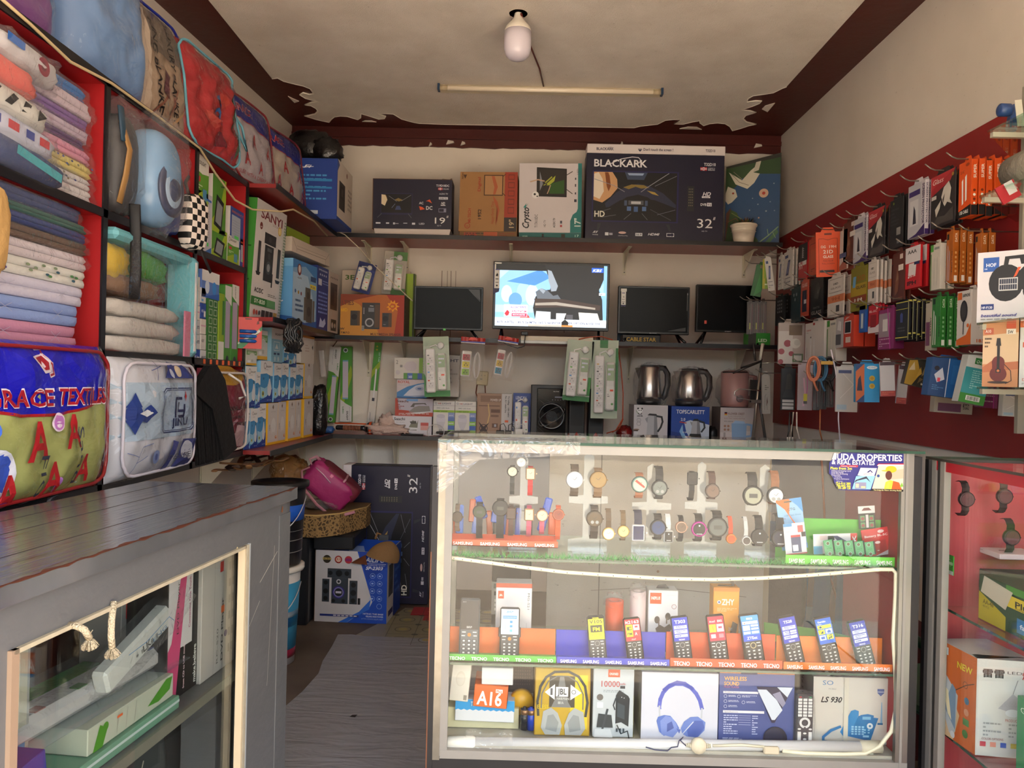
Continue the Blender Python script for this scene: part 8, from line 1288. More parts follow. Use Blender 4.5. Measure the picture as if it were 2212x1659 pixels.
# poster on the front glass
a = at(1790,1058,y=1.845); b = at(1950,1058,y=1.845); k = 1.845/FP; w = b.x-a.x; h = 82*k
SGN = '''Tb .10 .80 .165 .88 f2f2f6 UDA PROPERTIES;P f2f2f6 .03 .80 .09 .80 .09 .97 .06 .97;Tb .03 .68 .12 .58 f0f0f4 & REAL ESTATES;P c8283a .14 .61 .38 .61 .39 .66 .15 .66;T .16 .62 .028 .2 e8d8dc Mayuge - Mukono;Tb .015 .54 .07 .29 e8e83a Plots from 2m;T .03 .49 .04 .26 d8d8ec Selling and buying Land;T .03 .45 .04 .16 d8d8ec Land surveying;T .03 .41 .04 .22 d8d8ec Land Title processing;T .03 .37 .04 .12 d8d8ec Construction;T .07 .33 .04 .1 d8d8ec Tree grooting;T .07 .28 .04 .2 d8d8ec Property maintenance;T .10 .22 .035 .08 d8d8ec Call us on;Tb .09 .15 .06 .2 e8e83a 754-914 380;Tb .10 .09 .06 .19 e8e83a 706-043 366;Tb .12 .03 .06 .17 e8e83a 701-289 128
P c8283a .64 .66 1 .71 1 .74 .66 .72 .64 .68;P e8e8ee .64 .66 .66 .70 1 .71 1 .66;P d8ccb8 .58 .06 .66 .66 1 .68 1 .04 .6 .05;P c9b49a .8 .3 1 .35 1 .6 .85 .55;P e4e4ea .38 .40 .42 .60 .64 .60 .60 .36;P 2a2a6a .50 .48 .55 .56 .59 .48 .57 .48 .55 .52 .53 .48;N .46 .42 .58 .46 2 c84a4a;P 8ac0e0 .31 .04 .36 .38 .62 .40 .56 .04;P 2a2a3c .33 .20 .36 .28 .50 .38 .56 .22 .5 .32 .38 .26;R .35 .05 .50 .22 8a8aa8;R .36 .08 .40 .18 e8d8a8;R .43 .07 .49 .12 d8c89a;C .66 .4 .02 2c4a8a
E .83 .58 .075 .09 e8b81c;E .80 .54 .10 .02 e8b81c;E .80 .42 .045 .12 5a2c20;P d8e03a .74 .05 .76 .24 .82 .30 .92 .24 .96 .05;P d8581c .84 .05 .86 .28 .94 .24 .98 .06;P b8c84a .76 .05 .79 .26 .82 .26 .80 .05;P 7ab83a .95 .12 .98 .24 1 .14;P 12100e .55 .0 .58 .06 1 .0;P 12100e .58 .06 1 .06 1 0;Tbi .60 .015 .035 .38 d8c88a You bring the Vision, we bring Reality'''
g = G(); g.prism([(w*p,h*q) for p,q in ((.14,0),(1,0),(1,1),(.17,1),(.11,.93),(.05,.9),(.04,.8),(.0,.72),(.0,.42),(.03,.38),(.06,.3),(.07,.2),(.10,.12))],0,.0012,M('20207a',.3)); g.art(SGN,w,h,TR(0,0,0),off=.0003,dl=.00006)
tag(g.build('poster',Mw=TR(a.x,1.8445,a.z)),'blue property poster with helmeted builder stuck on the showcase glass','poster')
# phones on the middle glass shelf
def phone(lab,x0,x1,yt,body,scr,roll,keys='c8c8c8',nav='8a8a8a',rug=0,btm=1424):
    Y = 1.90; k = Y/FP; w = (x1-x0)*k; h = (btm-yt)*k; cx = (x0+x1)/2; c = at(cx,btm,y=Y)
    t = empty('mobile_phone',TR(c.x,Y,TZ2+.004) @ RX(-8) @ RY(roll),lab,'phone')
    g = G(); g.box(-w/2,0,0,w/2,.012,h,M(body,.35),bev=.004)
    if rug:
        for s in (-1,1): g.box(s*w*.42,-.002,h*.4,s*w*.56,.013,h*.6,M(body,.4),bev=.002)
    g.build('phone_body',t)
    g = G(); g.box(-w*.44,-.0006,h*.46,w*.44,.001,h*.965,M('101114',.15)); g.art(scr,w*.88,h*.505,TR(-w*.44,-.0006,h*.46),off=.0003,dl=.00006); g.build('screen',t)
    g = G(); s = 'R .08 .90 .3 .94 %s;R .7 .90 .92 .94 %s;R .06 .76 .26 .80 %s;R .74 .76 .94 .80 %s;O .5 .82 .17 .035 %s;' % (keys,keys,keys,keys,nav)
    if nav == 'org': s = s.replace('O .5 .82 .17 .035 org','C .5 .82 .1 d87a2a')
    g.art(s+'G .05 .05 .95 .66 3 4 .8 %s;G .05 .05 .95 .66 3 4 .42 %s' % ('26282c' if body != '5a5c60' else '3c3e42',keys),w*.86,h*.44,TR(-w*.43,0,h*.01)); g.build('keypad',t)
PB = 'R 0 0 1 1 1f35b8;R .06 .08 .94 .68 1f35b8;R .08 .52 .92 .66 d0d8f0;R .08 .32 .92 .48 d0d8f0;R .08 .16 .92 .28 d0d8f0;N .2 .53 .8 .65 2 3a4ab0;N .2 .33 .8 .47 2 3a4ab0;N .15 .17 .85 .27 1 3a4ab0;Tbc .5 .03 .06 .4 e8ecf8 TECNO;'
phone('grey keypad phone with dark screen in the orange and green tray',990,1034,1302,'5a5c60','R 0 0 1 1 3c3632;T .1 .93 .03 .2 aaa BRP;Tbc .5 .05 .07 .3 b8b8b8 BRP',0,nav='org')
phone('rugged keypad phone with pale blue screen in the orange and green tray',1078,1121,1319,'3c3e42','R 0 0 1 1 cfe4f4;Tbic .5 .85 .09 .4 4a8ac8 BRP;R .1 .62 .9 .74 4a90d0;G .12 .64 .88 .72 9 1 .5 cfe4f4;R .5 .45 .65 .54 3a8ad0;R .5 .28 .65 .37 3a8ad0;R .5 .1 .65 .2 6ab0e0;L .03 7ab0dc .25 .2 .25 .5;R .1 .08 .4 .16 a8c8e0;L .015 8ab8dc .7 .5 .9 .5;L .015 8ab8dc .7 .32 .9 .32',0,nav='org',rug=1)
phone('small keypad phone with yellow V105 sticker',1274,1312,1331,'4a4c4e','R 0 .0 1 .92 e8e02a;R .3 .94 .7 .98 d8d02a;Tbc .5 .72 .16 .85 3a3a1c V105;R .12 .32 .88 .64 3c3c1c;Tbc .5 .38 .17 .45 e8e02a FM;T .1 .16 .09 .3 3a3a1c 1000;T .55 .16 .09 .35 3a3a1c 1.77"',-5)
phone('keypad phone with red and yellow it2163 screen',1356,1393,1333,'1c1e20','R 0 0 1 1 b81c2a;Tbc .5 .80 .14 .9 f0e0e0 it2163;R .06 .2 .5 .75 e8d81c;R .54 .48 .95 .74 e8dce0;R .12 .5 .42 .66 3a3a1c;C .34 .58 .07 e8d81c;Tbc .28 .27 .13 .3 3a3a1c FM;R .65 .6 .85 .68 b81c3a;R .56 .2 .95 .44 c8303a;Tb .62 .26 .14 .16 f0e0e0 A;Tic .5 .05 .08 .3 e8c8cc itel',-7)
phone('keypad phone with blue T303 screen',1460,1498,1327,'2a2e36',PB+'Tbc .5 .76 .14 .7 f0f4ff T303',-7)
phone('keypad phone with crimson E02 screen',1538,1577,1322,'2a2024','R 0 0 1 1 b02040;Tb .1 .76 .09 .35 e8c8d0 itel;Tb .6 .76 .09 .3 f0e0e4 E02;R .05 .36 .47 .68 e8d82a;R .52 .36 .95 .68 e0c8d4;L .03 5a5a1c .3 .44 .26 .62;R .62 .5 .85 .58 c83a5a;R .1 .12 .4 .28 e0b8c4;R .6 .12 .9 .28 d87a8a',-7,nav='b8b8bc')
phone('keypad phone with light blue ZTE screen',1612,1655,1318,'1a1a1c','R 0 0 1 1 2a7ad8;R 0 .8 1 1 4a9ae0;Tbc .5 .84 .08 .35 f0f4ff E02;R .06 .66 .94 .78 e0e8f0;R .06 .42 .46 .62 d0dcec;R .52 .55 .94 .63 d0dcec;R .52 .43 .94 .51 d0dcec;R .06 .28 .46 .38 d0dcec;R .52 .28 .94 .38 d0dcec;P d86a5a .14 .68 .22 .68 .18 .76;R 0 0 1 .24 1c50c8;Tbc .5 .07 .11 .6 f0f4ff ZTEez',-8,nav='c8b890')
phone('slim black phone with dark blue T528 screen',1703,1742,1319,'1f2023',PB.replace('.08 .32 .92 .48','.08 .32 .46 .48')+'R .52 .40 .92 .48 d0d8f0;R .52 .32 .92 .38 d0d8f0;Tbc .5 .78 .11 .55 f0f4ff T528',-12)
phone('black phone with sky blue and yellow icon screen',1781,1820,1319,'18181a','R 0 0 1 1 1f62d0;Tb .15 .84 .08 .5 e8f0ff Korulm;T .08 .76 .05 .3 d8e4f8 K2882;R .06 .60 .94 .74 d8d83a;R .06 .38 .47 .57 d8d83a;R .52 .38 .94 .57 c0d4f0;R .06 .15 .47 .35 b8d0f0;R .52 .15 .94 .35 d8d83a;P 1c3a6a .15 .66 .25 .72 .35 .66 .25 .62;P 1c3a6a .18 .42 .36 .53 .36 .42;P 2a5ac0 .62 .41 .84 .41 .84 .48 .73 .53 .62 .48;R .15 .2 .38 .29 2a5ac0;C .66 .2 .05 3a3a1c;C .78 .22 .05 3a3a1c;L .03 3a3a1c .70 .2 .72 .31 .82 .33 .82 .22',-12)
phone('dark phone with indigo T316 screen at the end of the row',1856,1895,1324,'141416',PB.replace('1f35b8','2a2fa8')+'Tbc .5 .76 .13 .7 f0f4ff T316',-13)
sbx('earphone_box','white box with orange top and small red logo behind the phones','box',1068,1146,1285,1424,1.98,z2,.05,'d2d0d2','R 0 .93 1 1 b0482c;R .06 .76 .22 .88 d0542c;Tbc .14 .80 .03 .1 f0e0d8 JBL;Td .88 .85 .06 .25 3a3a3a MG-S21;N .86 .1 .9 .5 1 888',R='R 0 0 1 1 3a2624;L .03 ccc .4 .1 .5 .9')
for x0,x1,yt,c,lab in ((1305,1344,1318,'d0481c','orange paper roll in clear wrap behind the phones'),(1358,1392,1297,'cdb8b8','pinkish white striped label roll behind the phones')):
    Y = 1.99; c0 = at((x0+x1)/2,1424,y=Y); r = (x1-x0)/2*Y/FP; h = (1424-yt)*Y/FP; g = G(); g.lathe([(r,0),(r,h),(r*.55,h),(r*.5,h*.7)],M(c,.5,nz=.08),TR(c0.x,Y,z2),26); g.blob(c0.x,Y,z2+h*1.0,r*1.05,r*1.05,.02,FILM2,e=.8,nz=.5,seed=3); tag(g.build('label_roll'),lab,'roll')
sbx('earbud_box','white earbud box with orange badge and black hanger','box',1398,1462,1292,1424,1.98,z2,.05,'ccccd0','R .05 .78 .43 .96 d84a1c;Tbc .24 .85 .05 .3 f0e4e0 INEPLUS;T .62 .92 .02 .3 aab wireless;O .86 .74 .08 .012 8a4a4a;E .3 .52 .09 .06 3a3434;R .34 .42 .38 .54 5a5048;E .66 .58 .09 .06 3a3434;R .6 .46 .64 .58 5a5048;P 2c2426 .25 .38 .32 .26 .72 .28 .8 .4 .72 .46 .55 .40 .4 .44;P 352c2e .26 .3 .3 .0 .76 .0 .8 .34 .5 .28',extra=lambda g: g.prism([(-.02,.150),(.02,.155),(.01,.168),(-.01,.165)],.02,.024,M('2a2c30',.4)))
sbx('power_bank_box','tall orange yellow power bank box with black hanging tab','box',1538,1594,1279,1424,1.97,z2,.04,'d8912a','R 0 .94 1 1 c07a20;Tb .32 .74 .09 .48 f4ecd8 ZHY;C .22 .78 .07 d8dce4;C .22 .78 .04 4a5a8a;N .15 .64 .9 .70 3 e8c88a;P 3a3a3c .55 .1 .75 .5 .95 .46 .78 .04;T .6 .36 .05 .14 c8c8c8 ZHY;O .14 .54 .05 .012 f0e4d0',extra=lambda g: g.prism([(-.024,.168),(.026,.168),(.02,.192),(-.018,.192),(-.01,.186),(.012,.186),(.018,.174),(-.016,.174)],.015,.019,M('33281e',.4)))
g = G(); g.prism([(0,0),(.27,0),(.27,.01),(.15,.035),(0,.05)],0,.003,M('5aa834',.5)); a = at(1650,1385,y=2.06); tag(g.build('green_sheet',Mw=TR(a.x,2.06,a.z)),'curved lime green sheet standing behind the phone trays','sheet')
# goods on the floor of the case
ZF = TZ3-.012; YF = 1.915
sbx('headphone_box','yellow windowed box with grey headphones','box',1153,1273,1445,1592,YF,ZF,.12,'a8842c','''R .02 .02 .98 .98 b8982c;P d8c02a .62 .2 .95 .1 .95 .9 .7 .9;R .26 .42 .72 .88 4a4438;P 7a7a78 .45 .88 .52 .88 .60 .5 .66 .42 .3 .42 .4 .6;R .38 .58 .60 .72 e8e8e4;Tbc .49 .61 .09 .16 3a3a3a JBL;T .4 .53 .04 .22 d8d8d0 HARMAN;T .42 .47 .04 .1 d8d8d0 881A;P e4e4e0 .36 .53 .36 .76 .18 .64;P e4e4e0 .64 .53 .64 .76 .84 .64;R .28 .6 .32 .7 555;O .7 .65 .04 .01 555;L .045 3a3a38 .07 .3 .05 .5 .1 .72 .2 .86 .35 .94 .6 .95 .78 .88 .9 .74 .95 .5 .92 .3;L .02 6a6a66 .12 .4 .13 .62 .24 .8 .4 .88 .6 .88 .76 .8 .87 .62 .87 .4
P a4a8a8 .12 .12 .16 .36 .3 .42 .42 .34 .5 .16 .46 .02 .2 .02;P 8a9090 .2 .1 .24 .3 .34 .32 .44 .2 .4 .06;P a4a8a8 .92 .12 .88 .36 .72 .42 .62 .34 .54 .16 .56 .02 .84 .02;P 8a9090 .84 .1 .8 .3 .7 .32 .6 .2 .64 .06;T .05 .4 .06 .2 d8c02a ELESS''')
sbx('power_bank_box','pale grey power bank box printed 10000mAh','box',1279,1367,1441,1592,YF,ZF,.08,'b9c0c4','R .36 .86 .65 .97 c8502a;Tbc .5 .89 .035 .22 f0e4e0 ONXNED;T .2 .72 .09 .45 b84030 10000;T .66 .75 .035 .13 b84030 mAh;R .66 .7 .78 .74 3a3a3c;N .25 .64 .75 .68 2 8a9094;C .17 .57 .08 6a6460;R .1 .42 .25 .5 d8dcde;P 23282c .56 .2 .56 .6 .64 .68 .86 .6 .9 .56 .88 .16 .7 .22;P 3a444a .6 .3 .6 .5 .78 .46 .78 .26;L .03 2a3036 .56 .56 .5 .46 .54 .4;P 2f363a .1 .14 .14 .34 .46 .32 .5 .14;L .05 3a4044 .22 .06 .36 .4;P d0d4d6 .04 .0 .06 .12 .44 .12 .5 0;L .025 2a3036 .6 .18 .7 .06 .86 .1 .9 .0;G .56 .06 .8 .16 3 1 .5 3a444a;C .7 .58 .01 ddd;C .76 .57 .01 ddd',R='R 0 0 1 .6 c8c02a')
HPH = '''R 0 0 1 1 cacbd6;L .050 5a62b8 .235 .50 .245 .60 .28 .70 .34 .78 .43 .835 .54 .835 .64 .785 .71 .70 .76 .60 .79 .48;L .022 6a70c8 .25 .46 .235 .56;L .045 4a52a8 .29 .74 .36 .81 .46 .86 .56 .845 .66 .77;L .022 b8bcc4 .235 .50 .24 .36;L .022 b8bcc4 .79 .48 .785 .34
P 5a72b8 .20 .28 .22 .34 .30 .37 .38 .36 .46 .26 .5 .18 .44 .1 .30 .06 .24 .12;P 7a8cc8 .27 .08 .25 .28 .32 .36 .40 .34 .46 .24 .49 .14 .42 .04;P 4a5a9a .34 .12 .34 .24 .40 .28 .43 .18;P 6a80c0 .52 .18 .56 .28 .64 .35 .74 .36 .84 .28 .83 .16 .74 .05 .6 .06 .54 .10;P 4f62a8 .60 .16 .70 .30 .80 .30 .83 .20 .74 .05 .62 .06;L .012 c8ccd8 .53 .08 .68 .28;P 5a6cb0 .46 .18 .52 .16 .5 .1'''
sbx('headphone_box','white box with big blue headphones picture','box',1384,1549,1447,1592,YF-.005,ZF,.12,'c6c8d2',HPH,L='R 0 0 1 1 8f8f90')
WSM = '''R 0 0 1 1 46528a;R 0 .97 1 1 c8762a;R .28 .96 .5 .99 20204a;Tb .06 .87 .055 .30 dca04a WIRELESS;Tb .06 .80 .055 .2 dca04a SOUND;T .06 .765 .025 .2 c8788a MUSIC PLAYER;R .05 .69 .52 .72 d8d6dc;T .07 .697 .02 .2 667 Product features;O .08 .65 .022 .004 d0d4e8;N .12 .64 .22 .67 2 d0d4e8;O .26 .65 .022 .004 d0d4e8;N .3 .64 .5 .67 2 d0d4e8;O .08 .58 .022 .004 d0d4e8;N .12 .57 .26 .60 2 d0d4e8;O .32 .57 .022 .004 d0d4e8;N .36 .56 .48 .59 2 d0d4e8;O .08 .51 .022 .004 d0d4e8;N .12 .50 .24 .53 2 d0d4e8;R .05 .42 .6 .455 d8d6dc;T .07 .427 .02 .18 667 Specifications;N .06 .12 .25 .40 9 b8c0e0;L .004 b8c0e0 .26 .385 .42 .385;L .004 b8c0e0 .26 .355 .42 .355;L .004 b8c0e0 .26 .325 .42 .325;L .004 b8c0e0 .26 .292 .42 .292;L .004 b8c0e0 .26 .26 .42 .26;N .44 .12 .52 .40 9 b8c0e0;N .05 .05 .4 .08 2 b8c0e0;P 4ad86a .3 .0 .42 .0 .42 .035 .32 .02
P 2c2640 .49 .80 .97 .80 .74 .30 .70 .30;P c9d0dc .50 .76 .62 .76 .76 .62 .84 .48 .74 .34 .70 .34;P c9d0dc .76 .80 .97 .80 .90 .66;P 8a88a0 .70 .70 .80 .74 .88 .58 .84 .52;P 46528a .49 .76 .5 .74 .68 .32 .66 .3;C .75 .08 .16 1c1c30;C .73 .1 .12 26263e'''
sbx('headphone_box','indigo blue box printed WIRELESS SOUND with a triangular window','box',1552,1713,1441,1595,YF-.01,ZF,.1,'46528a',WSM,T='R 0 0 1 1 c8762a')
LSM = '''R 0 0 1 1 cbc6bc;T .12 .88 .07 .14 4a7aa8 SO;T .2 .81 .025 .1 888 MOBILE;Tbi .10 .62 .085 .28 1c1c1e LS 930;P 5a6a98 .84 .84 .93 .84 .93 .78 .885 .73 .84 .78;R .84 .79 .93 .80 c8ccd8;P 8ab0cc .895 .64 .905 .64 .915 .32 .885 .32;R .85 .3 .92 .33 2a6a98;P 2a72a8 .46 .12 .60 .43 .86 .40 .76 .05;P 3a84bc .36 .18 .50 .50 .55 .52 .60 .50 .60 .44 .48 .12 .40 .12;P 2a72a8 .62 .44 .72 .46 .80 .44 .79 .36 .63 .37;R .65 .375 .76 .42 7ab0d0;C .75 .28 .04 d0d8dc;C .75 .28 .015 2a6a98;G .50 .14 .68 .28 4 4 .7 9ac8e0;G .66 .16 .76 .24 2 2 .5 9ac8e0;R .66 .11 .74 .14 9ac8e0;L .035 3a7ab0 .36 .26 .24 .2 .14 .1 .14 .04 .24 .02 .38 .01;L .008 4a84b0 .38 .02 .44 .13;R .4 .0 .46 1 d0caba'''
sbx('telephone_box','white desk telephone box with blue telephone picture','box',1755,1918,1457,1600,YF,ZF,.13,'c6c2b8',LSM,L='R 0 0 1 1 8a8a80;Tbu .5 .6 .1 .3 333 LS 930')
def remote(lab,Mw,w,h,wrap=1):
    t = empty('remote_control',Mw,lab,'remote'); g = G(); g.box(-w/2,0,0,w/2,.018,h,M('2c2c30',.35),bev=.004)
    g.art('E .22 .96 .08 .012 b83038;E .8 .96 .08 .012 3a8a5a;G .06 .58 .94 .94 3 6 .78 d4d4d2;O .5 .47 .32 .13 d4d4d2;C .5 .47 .1 3a3a3e;R .44 .36 .56 .39 2c2c30;E .18 .35 .1 .018 d4d4d2;E .82 .35 .1 .018 d4d4d2;R .08 .10 .28 .30 d4d4d2;R .72 .10 .92 .30 d4d4d2;E .5 .27 .1 .018 d4d4d2;E .5 .16 .1 .018 d4d4d2;R .1 .02 .2 .04 b83038;R .35 .02 .45 .04 3a8a5a;R .6 .02 .7 .04 c8b02a;R .8 .02 .9 .04 3a4ab8',w,h,TR(-w/2,0,0)); g.build('remote_body',t)
    if wrap: g = G(); g.blob(0,.01,h/2,w*.62,.016,h*.56,FILM2,e=.5,nz=.08,seed=3); g.build('clear_wrap',t)
c = at(1736,1592,y=YF-.02); remote('white keyed black remote control standing between two boxes',TR(c.x,YF-.025,ZF),.042,.128)
c = at(1805,1457,y=YF); remote('short black remote control lying on top of the telephone box',TR(c.x,YF+.0,ZF+.166) @ RY(-24) @ RX(-60),.038,.075,0)
g = G(); c = at(1868,1455,y=YF); g.blob(c.x,YF+.04,ZF+.178,.05,.045,.016,FILM3,e=.7,nz=.3,ns=8,seed=4,nu=30); g.box(c.x-.09,YF+.02,ZF+.164,c.x-.02,YF+.06,ZF+.18,M('1c1c20',.4),bev=.003); tag(g.build('film_wrapped_gadget'),'clear wrapped gadget on top of the telephone box','packet')
sbx('phone_box','worn white phone box leaning in the case corner','box',969,1010,1442,1524,1.925,.51,.05,'cfc9bd','E .5 .6 .25 .2 c2baac;E .5 .58 .2 .16 cac3b6;R .75 .05 .92 .18 8a8478',roll=5)
sbx('phone_box','plain white open carton end above the orange box','box',1040,1108,1440,1477,1.92,.555,.05,'cfcfcf')
sbx('phone_box','orange phone box printed A16 Plus','box',1021,1094,1482,1530,1.915,.50,.09,'d06428','Tb .10 .12 .62 .74 f4ece8 A16;R .64 .70 .84 .86 f4ece8;Tb .66 .72 .12 .16 d06428 Plus',roll=4,R='R 0 0 1 1 a82a2a')
sbx('phone_box','light blue and white torn phone box under the orange one','box',982,1110,1515,1562,1.93,.458,.06,'c9cdd2','R 0 .56 1 1 2a90cc;T .26 .70 .22 .14 e8f0f4 T372;P 2a90cc 0 .5 .05 .56 .1 .5 .15 .56 .2 .5 .25 .56 .3 .5 .35 .56 .4 .5 .45 .56 .5 .5 .55 .56 .6 .5 .65 .56 .7 .5 .75 .56 .8 .5 .85 .56 .9 .5 .95 .56 1 .5 1 .6 0 .6',roll=1)
sbx('phone_box','cream flattened carton lying at the bottom of the case corner','box',965,1120,1546,1590,1.945,ZF,.09,'cbc5a0')
for x,c,lab in ((1132,'1c2028','black and copper battery standing beside the yellow headphone box'),(1146,'1c3aa0','blue battery beside the black one')):
    p = at(x,1590,y=1.925); g = G(); g.lathe([(.010,0),(.010,.052),(.004,.053),(.004,.056)],M(c,.25,spec=.7),None,18); g.lathe([(.0102,.038),(.0102,.050)],M('8a6a4c',.3,met=.6),None,18); tag(g.build('battery',Mw=TR(p.x,1.925,ZF+.01)),lab,'battery')
g = G(); p = at(1126,1530,y=1.97); g.lathe([(.03,-.012),(.032,0),(.03,.012)],M('c8981c',.4),TR(p.x,1.97,ZF+.06) @ RX(90),24); tag(g.build('tape_roll'),'yellow tape roll behind the batteries','tape')
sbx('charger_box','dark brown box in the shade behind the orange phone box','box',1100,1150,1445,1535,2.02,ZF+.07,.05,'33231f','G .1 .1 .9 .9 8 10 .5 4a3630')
# ---------------------------------------------------------------- things behind the showcase
g = G(); a = at(1177,1420,y=2.5); b = at(1652,1420,y=2.5)
def dirty():
    return plaster('dirty_board','c9c3ba','b0a698',4,.1,.6)
g.box(a.x,2.48,.30,b.x,2.50,1.13,dirty()); g.art('L .003 8a8074 .2 .42 .5 .44 .9 .41;L .004 6a6058 .235 0 .235 1;P a8987c .97 0 1 0 1 1 .98 .8;C .5 .5 .006 8a6a4a',b.x-a.x,.83,TR(a.x,2.48,.3)); g.box(a.x,2.47,.0,a.x+.03,2.5,.3,M('6a4a34',.6)); g.box(b.x-.03,2.47,.0,b.x,2.5,.3,M('6a4a34',.6)); tag(g.build('back_board'),'dirty pale board standing behind the glass showcase','board')
t = empty('stereo',TR(at(1135,0,y=2.42).x,2.36,.30),'black and silver stereo unit standing on a dark box behind the showcase','stereo')
g = G(); g.box(-.06,0,0,.06,.1,.62,M('17171a',.3),bev=.003); g.box(-.055,.0,-.3,.055,.1,-.001,M('1a1a1c',.5)); g.build('stereo_body',t); g = G(); g.box(-.06,-.005,.30,.06,0,.40,M('9a9a96',.3,met=.5)); g.art('R .05 .8 .75 .95 6a6a68;G .05 .55 .5 .75 5 1 .6 3a3a3a;G .05 .1 .5 .5 3 3 .6 c8c8c4;C .75 .4 .15 3a3a3c;C .75 .4 .10 aaaaac;C .9 .8 .1 7a7a78',.12,.10,TR(-.06,-.005,.30)); g.build('control_face',t)
def chair(lab,x,y,rz,col,name='plastic_chair'):
    t = empty(name,TR(x,y,0) @ RZ(rz),lab,'chair'); m = M(col,.4)
    g = G(); g.box(-.21,-.20,.42,.21,.20,.445,m,bev=.01); g.build('seat',t)
    g = G(); P = lambda u,v: ((u-.5)*.44*(1-.15*v*v),.20+.10*v-.04*(1-(2*u-1)**2),.44+.42*v)
    for i in range(6): g.grid(lambda u,v,i=i: P((i+.14+.72*u)/6,.12+.66*v),2,8,m);
    g.grid(lambda u,v: P(u,.78+.22*v-.08*(2*u-1)**2*v),14,3,m); g.grid(lambda u,v: P(u,.12*v),14,2,m); g.build('backrest',t)
    for s in (-1,1): g = G(); g.tube([(s*.21,-.18,.42),(s*.23,-.16,.62),(s*.235,.05,.64),(s*.21,.24,.62)],.018,m,None,8,flat=.7); g.build('armrest',t)
    for s in (-1,1):
        for q in (-1,1): g = G(); g.tube([(s*.19,q*.18,.42),(s*.23,q*.23,0)],.02,m,None,6); g.build('leg',t)
    return t
chair('blue plastic armchair standing behind the showcase',1.0,2.92,172,'1c5a88'); chair('dark green plastic chair between the two showcases',1.31,2.28,-172,'12502e')
g = G(); g.blob(.90,2.74,.60,.13,.09,.17,M('1a1614',.6,bump=.3),e=.6,nz=.08,seed=3); tag(g.build('black_bag'),'black bag resting on the blue plastic chair','bag')
g = G(); g.tube(pix([(1772,960),(1776,1010),(1780,1090),(1783,1180),(1792,1240),(1806,1290),(1822,1330),(1830,1400)],2.7),.004,M('9a5428',.45),None,6); tag(g.build('orange_cable'),'orange brown cable hanging down behind the showcase','cable')

# ================================================================ inside the grey counter
def cpt(px,py,d): return atp(px,py,CA-CN*d,CN)
def cbox(name,lab,cat,x0,x1,py,d,z,h,dep,col,F='',roll=0,**k):
    """carton behind the counter glass, its face parallel to the glass; pixel x0..x1 measured on row py"""
    s0 = (cpt(x0,py,d)-CA).dot(CU); s1 = (cpt(x1,py,d)-CA).dot(CU); w = abs(s1-s0)
    return carton(name,lab,cat,w,h,dep,col,CM @ TR(-(s0+s1)/2,d,z) @ RY(roll),F=F,**k)
z = .567
cbox('disc_player_box','white disc player carton with small spec icons at the counter end','box',434,506,1400,.09,z,.29,.2,'b9b2b0','L .006 8a8480 .35 0 .35 1;Tbu .62 .08 .06 .55 3a3a3c DVD Player;Tu .48 .08 .05 .3 555 RC-S20;R .5 .86 .6 .95 b83030;G .75 .08 .95 .95 2 6 .5 8a8684;C .7 .3 .05 4a3a7a;R .55 .5 .65 .56 e06a3a')
cbox('disc_player_box','black and white disc player carton with pink stripe behind the white strips','box',362,432,1400,.10,z,.30,.2,'1e1a1c','R .0 .38 .72 1 cfcad0;P c84a7a .0 .0 .25 .0 .55 1 .38 1 .1 .45 0 .4;R .74 .35 .88 .9 26262a;Tbu .66 .5 .06 .4 a8567a Convenient One Touch;Tbu .5 .05 .05 .35 e8c8d4 from CD to USB mode;Tbu .85 .04 .09 .3 d8d8d8 make.believe;Tu .3 .5 .06 .4 333 DVD Player')
cbox('disc_player_box','grey and white disc player carton in the middle of the counter shelf','box',262,318,1350,.2,z+.0,.29,.1,'8f8b8b','R 0 .8 .7 1 1e2026;Tbd .75 .75 .12 .4 2a2a2c DVD;Td .5 .78 .1 .35 2a2a2c RC-S20;R .15 .66 .35 .8 b02c2c')
t = empty('power_strip_pack',CM @ TR(-.70,.13,z+.085) @ RZ(-2),'large white power strip in a clear blister lying on the counter shelf','power strip'); PWS = M('b4b0b4',.35)
g = G(); g.box(-.22,.0,.0,.24,.07,.045,PWS,bev=.012)
for i,c in enumerate(('3a4a8a','8a3a3a','3a6a3a','8a4a4a')): g.box(.20-.11*i,.01,.045,.225-.11*i,.03,.047,M(c,.3))
g.build('power_strip',t); g = G(); g.box(-.28,.07,.0,-.12,.15,.03,PWS,bev=.01); g.box(-.1,.09,.02,.15,.13,.03,M('3a7a3a',.4)); g.box(-.12,.08,.03,-.06,.1,.032,M('e06030',.4)); g.build('lead_compartment',t)
g = G(); g.grid(lambda u,v: (-.32+.62*u,-.03+.20*v,.052*min(1,6*min(u,1-u))*min(1,6*min(v,1-v))),30,14,FILM2); g.box(-.32,-.03,-.003,.30,.17,-.001,ACR); g.build('blister',t)
cbox('power_strip_box','white and green power strip pack under the big blister','box',190,372,1570,.08,z+.03,.05,.12,'b4b8ac','P 4a8a2c .66 .3 .9 .95 .98 .9 .95 .4 .8 .2;P 4a8a2c .05 0 .12 .9 .2 .6 .15 0;C .18 .7 .03 4a8a2c;L .003 8a8a88 .3 .1 .32 .9;L .003 8a8a88 .4 .1 .42 .9;L .003 8a8a88 .5 .1 .52 .9;R .3 .7 .36 .8 e06a3a')
cbox('power_strip_box','sea green and clear pack at the bottom of the strip pile','box',150,385,1610,.07,z,.028,.14,'6f9a86','R 0 .5 1 .7 c0ccd0')
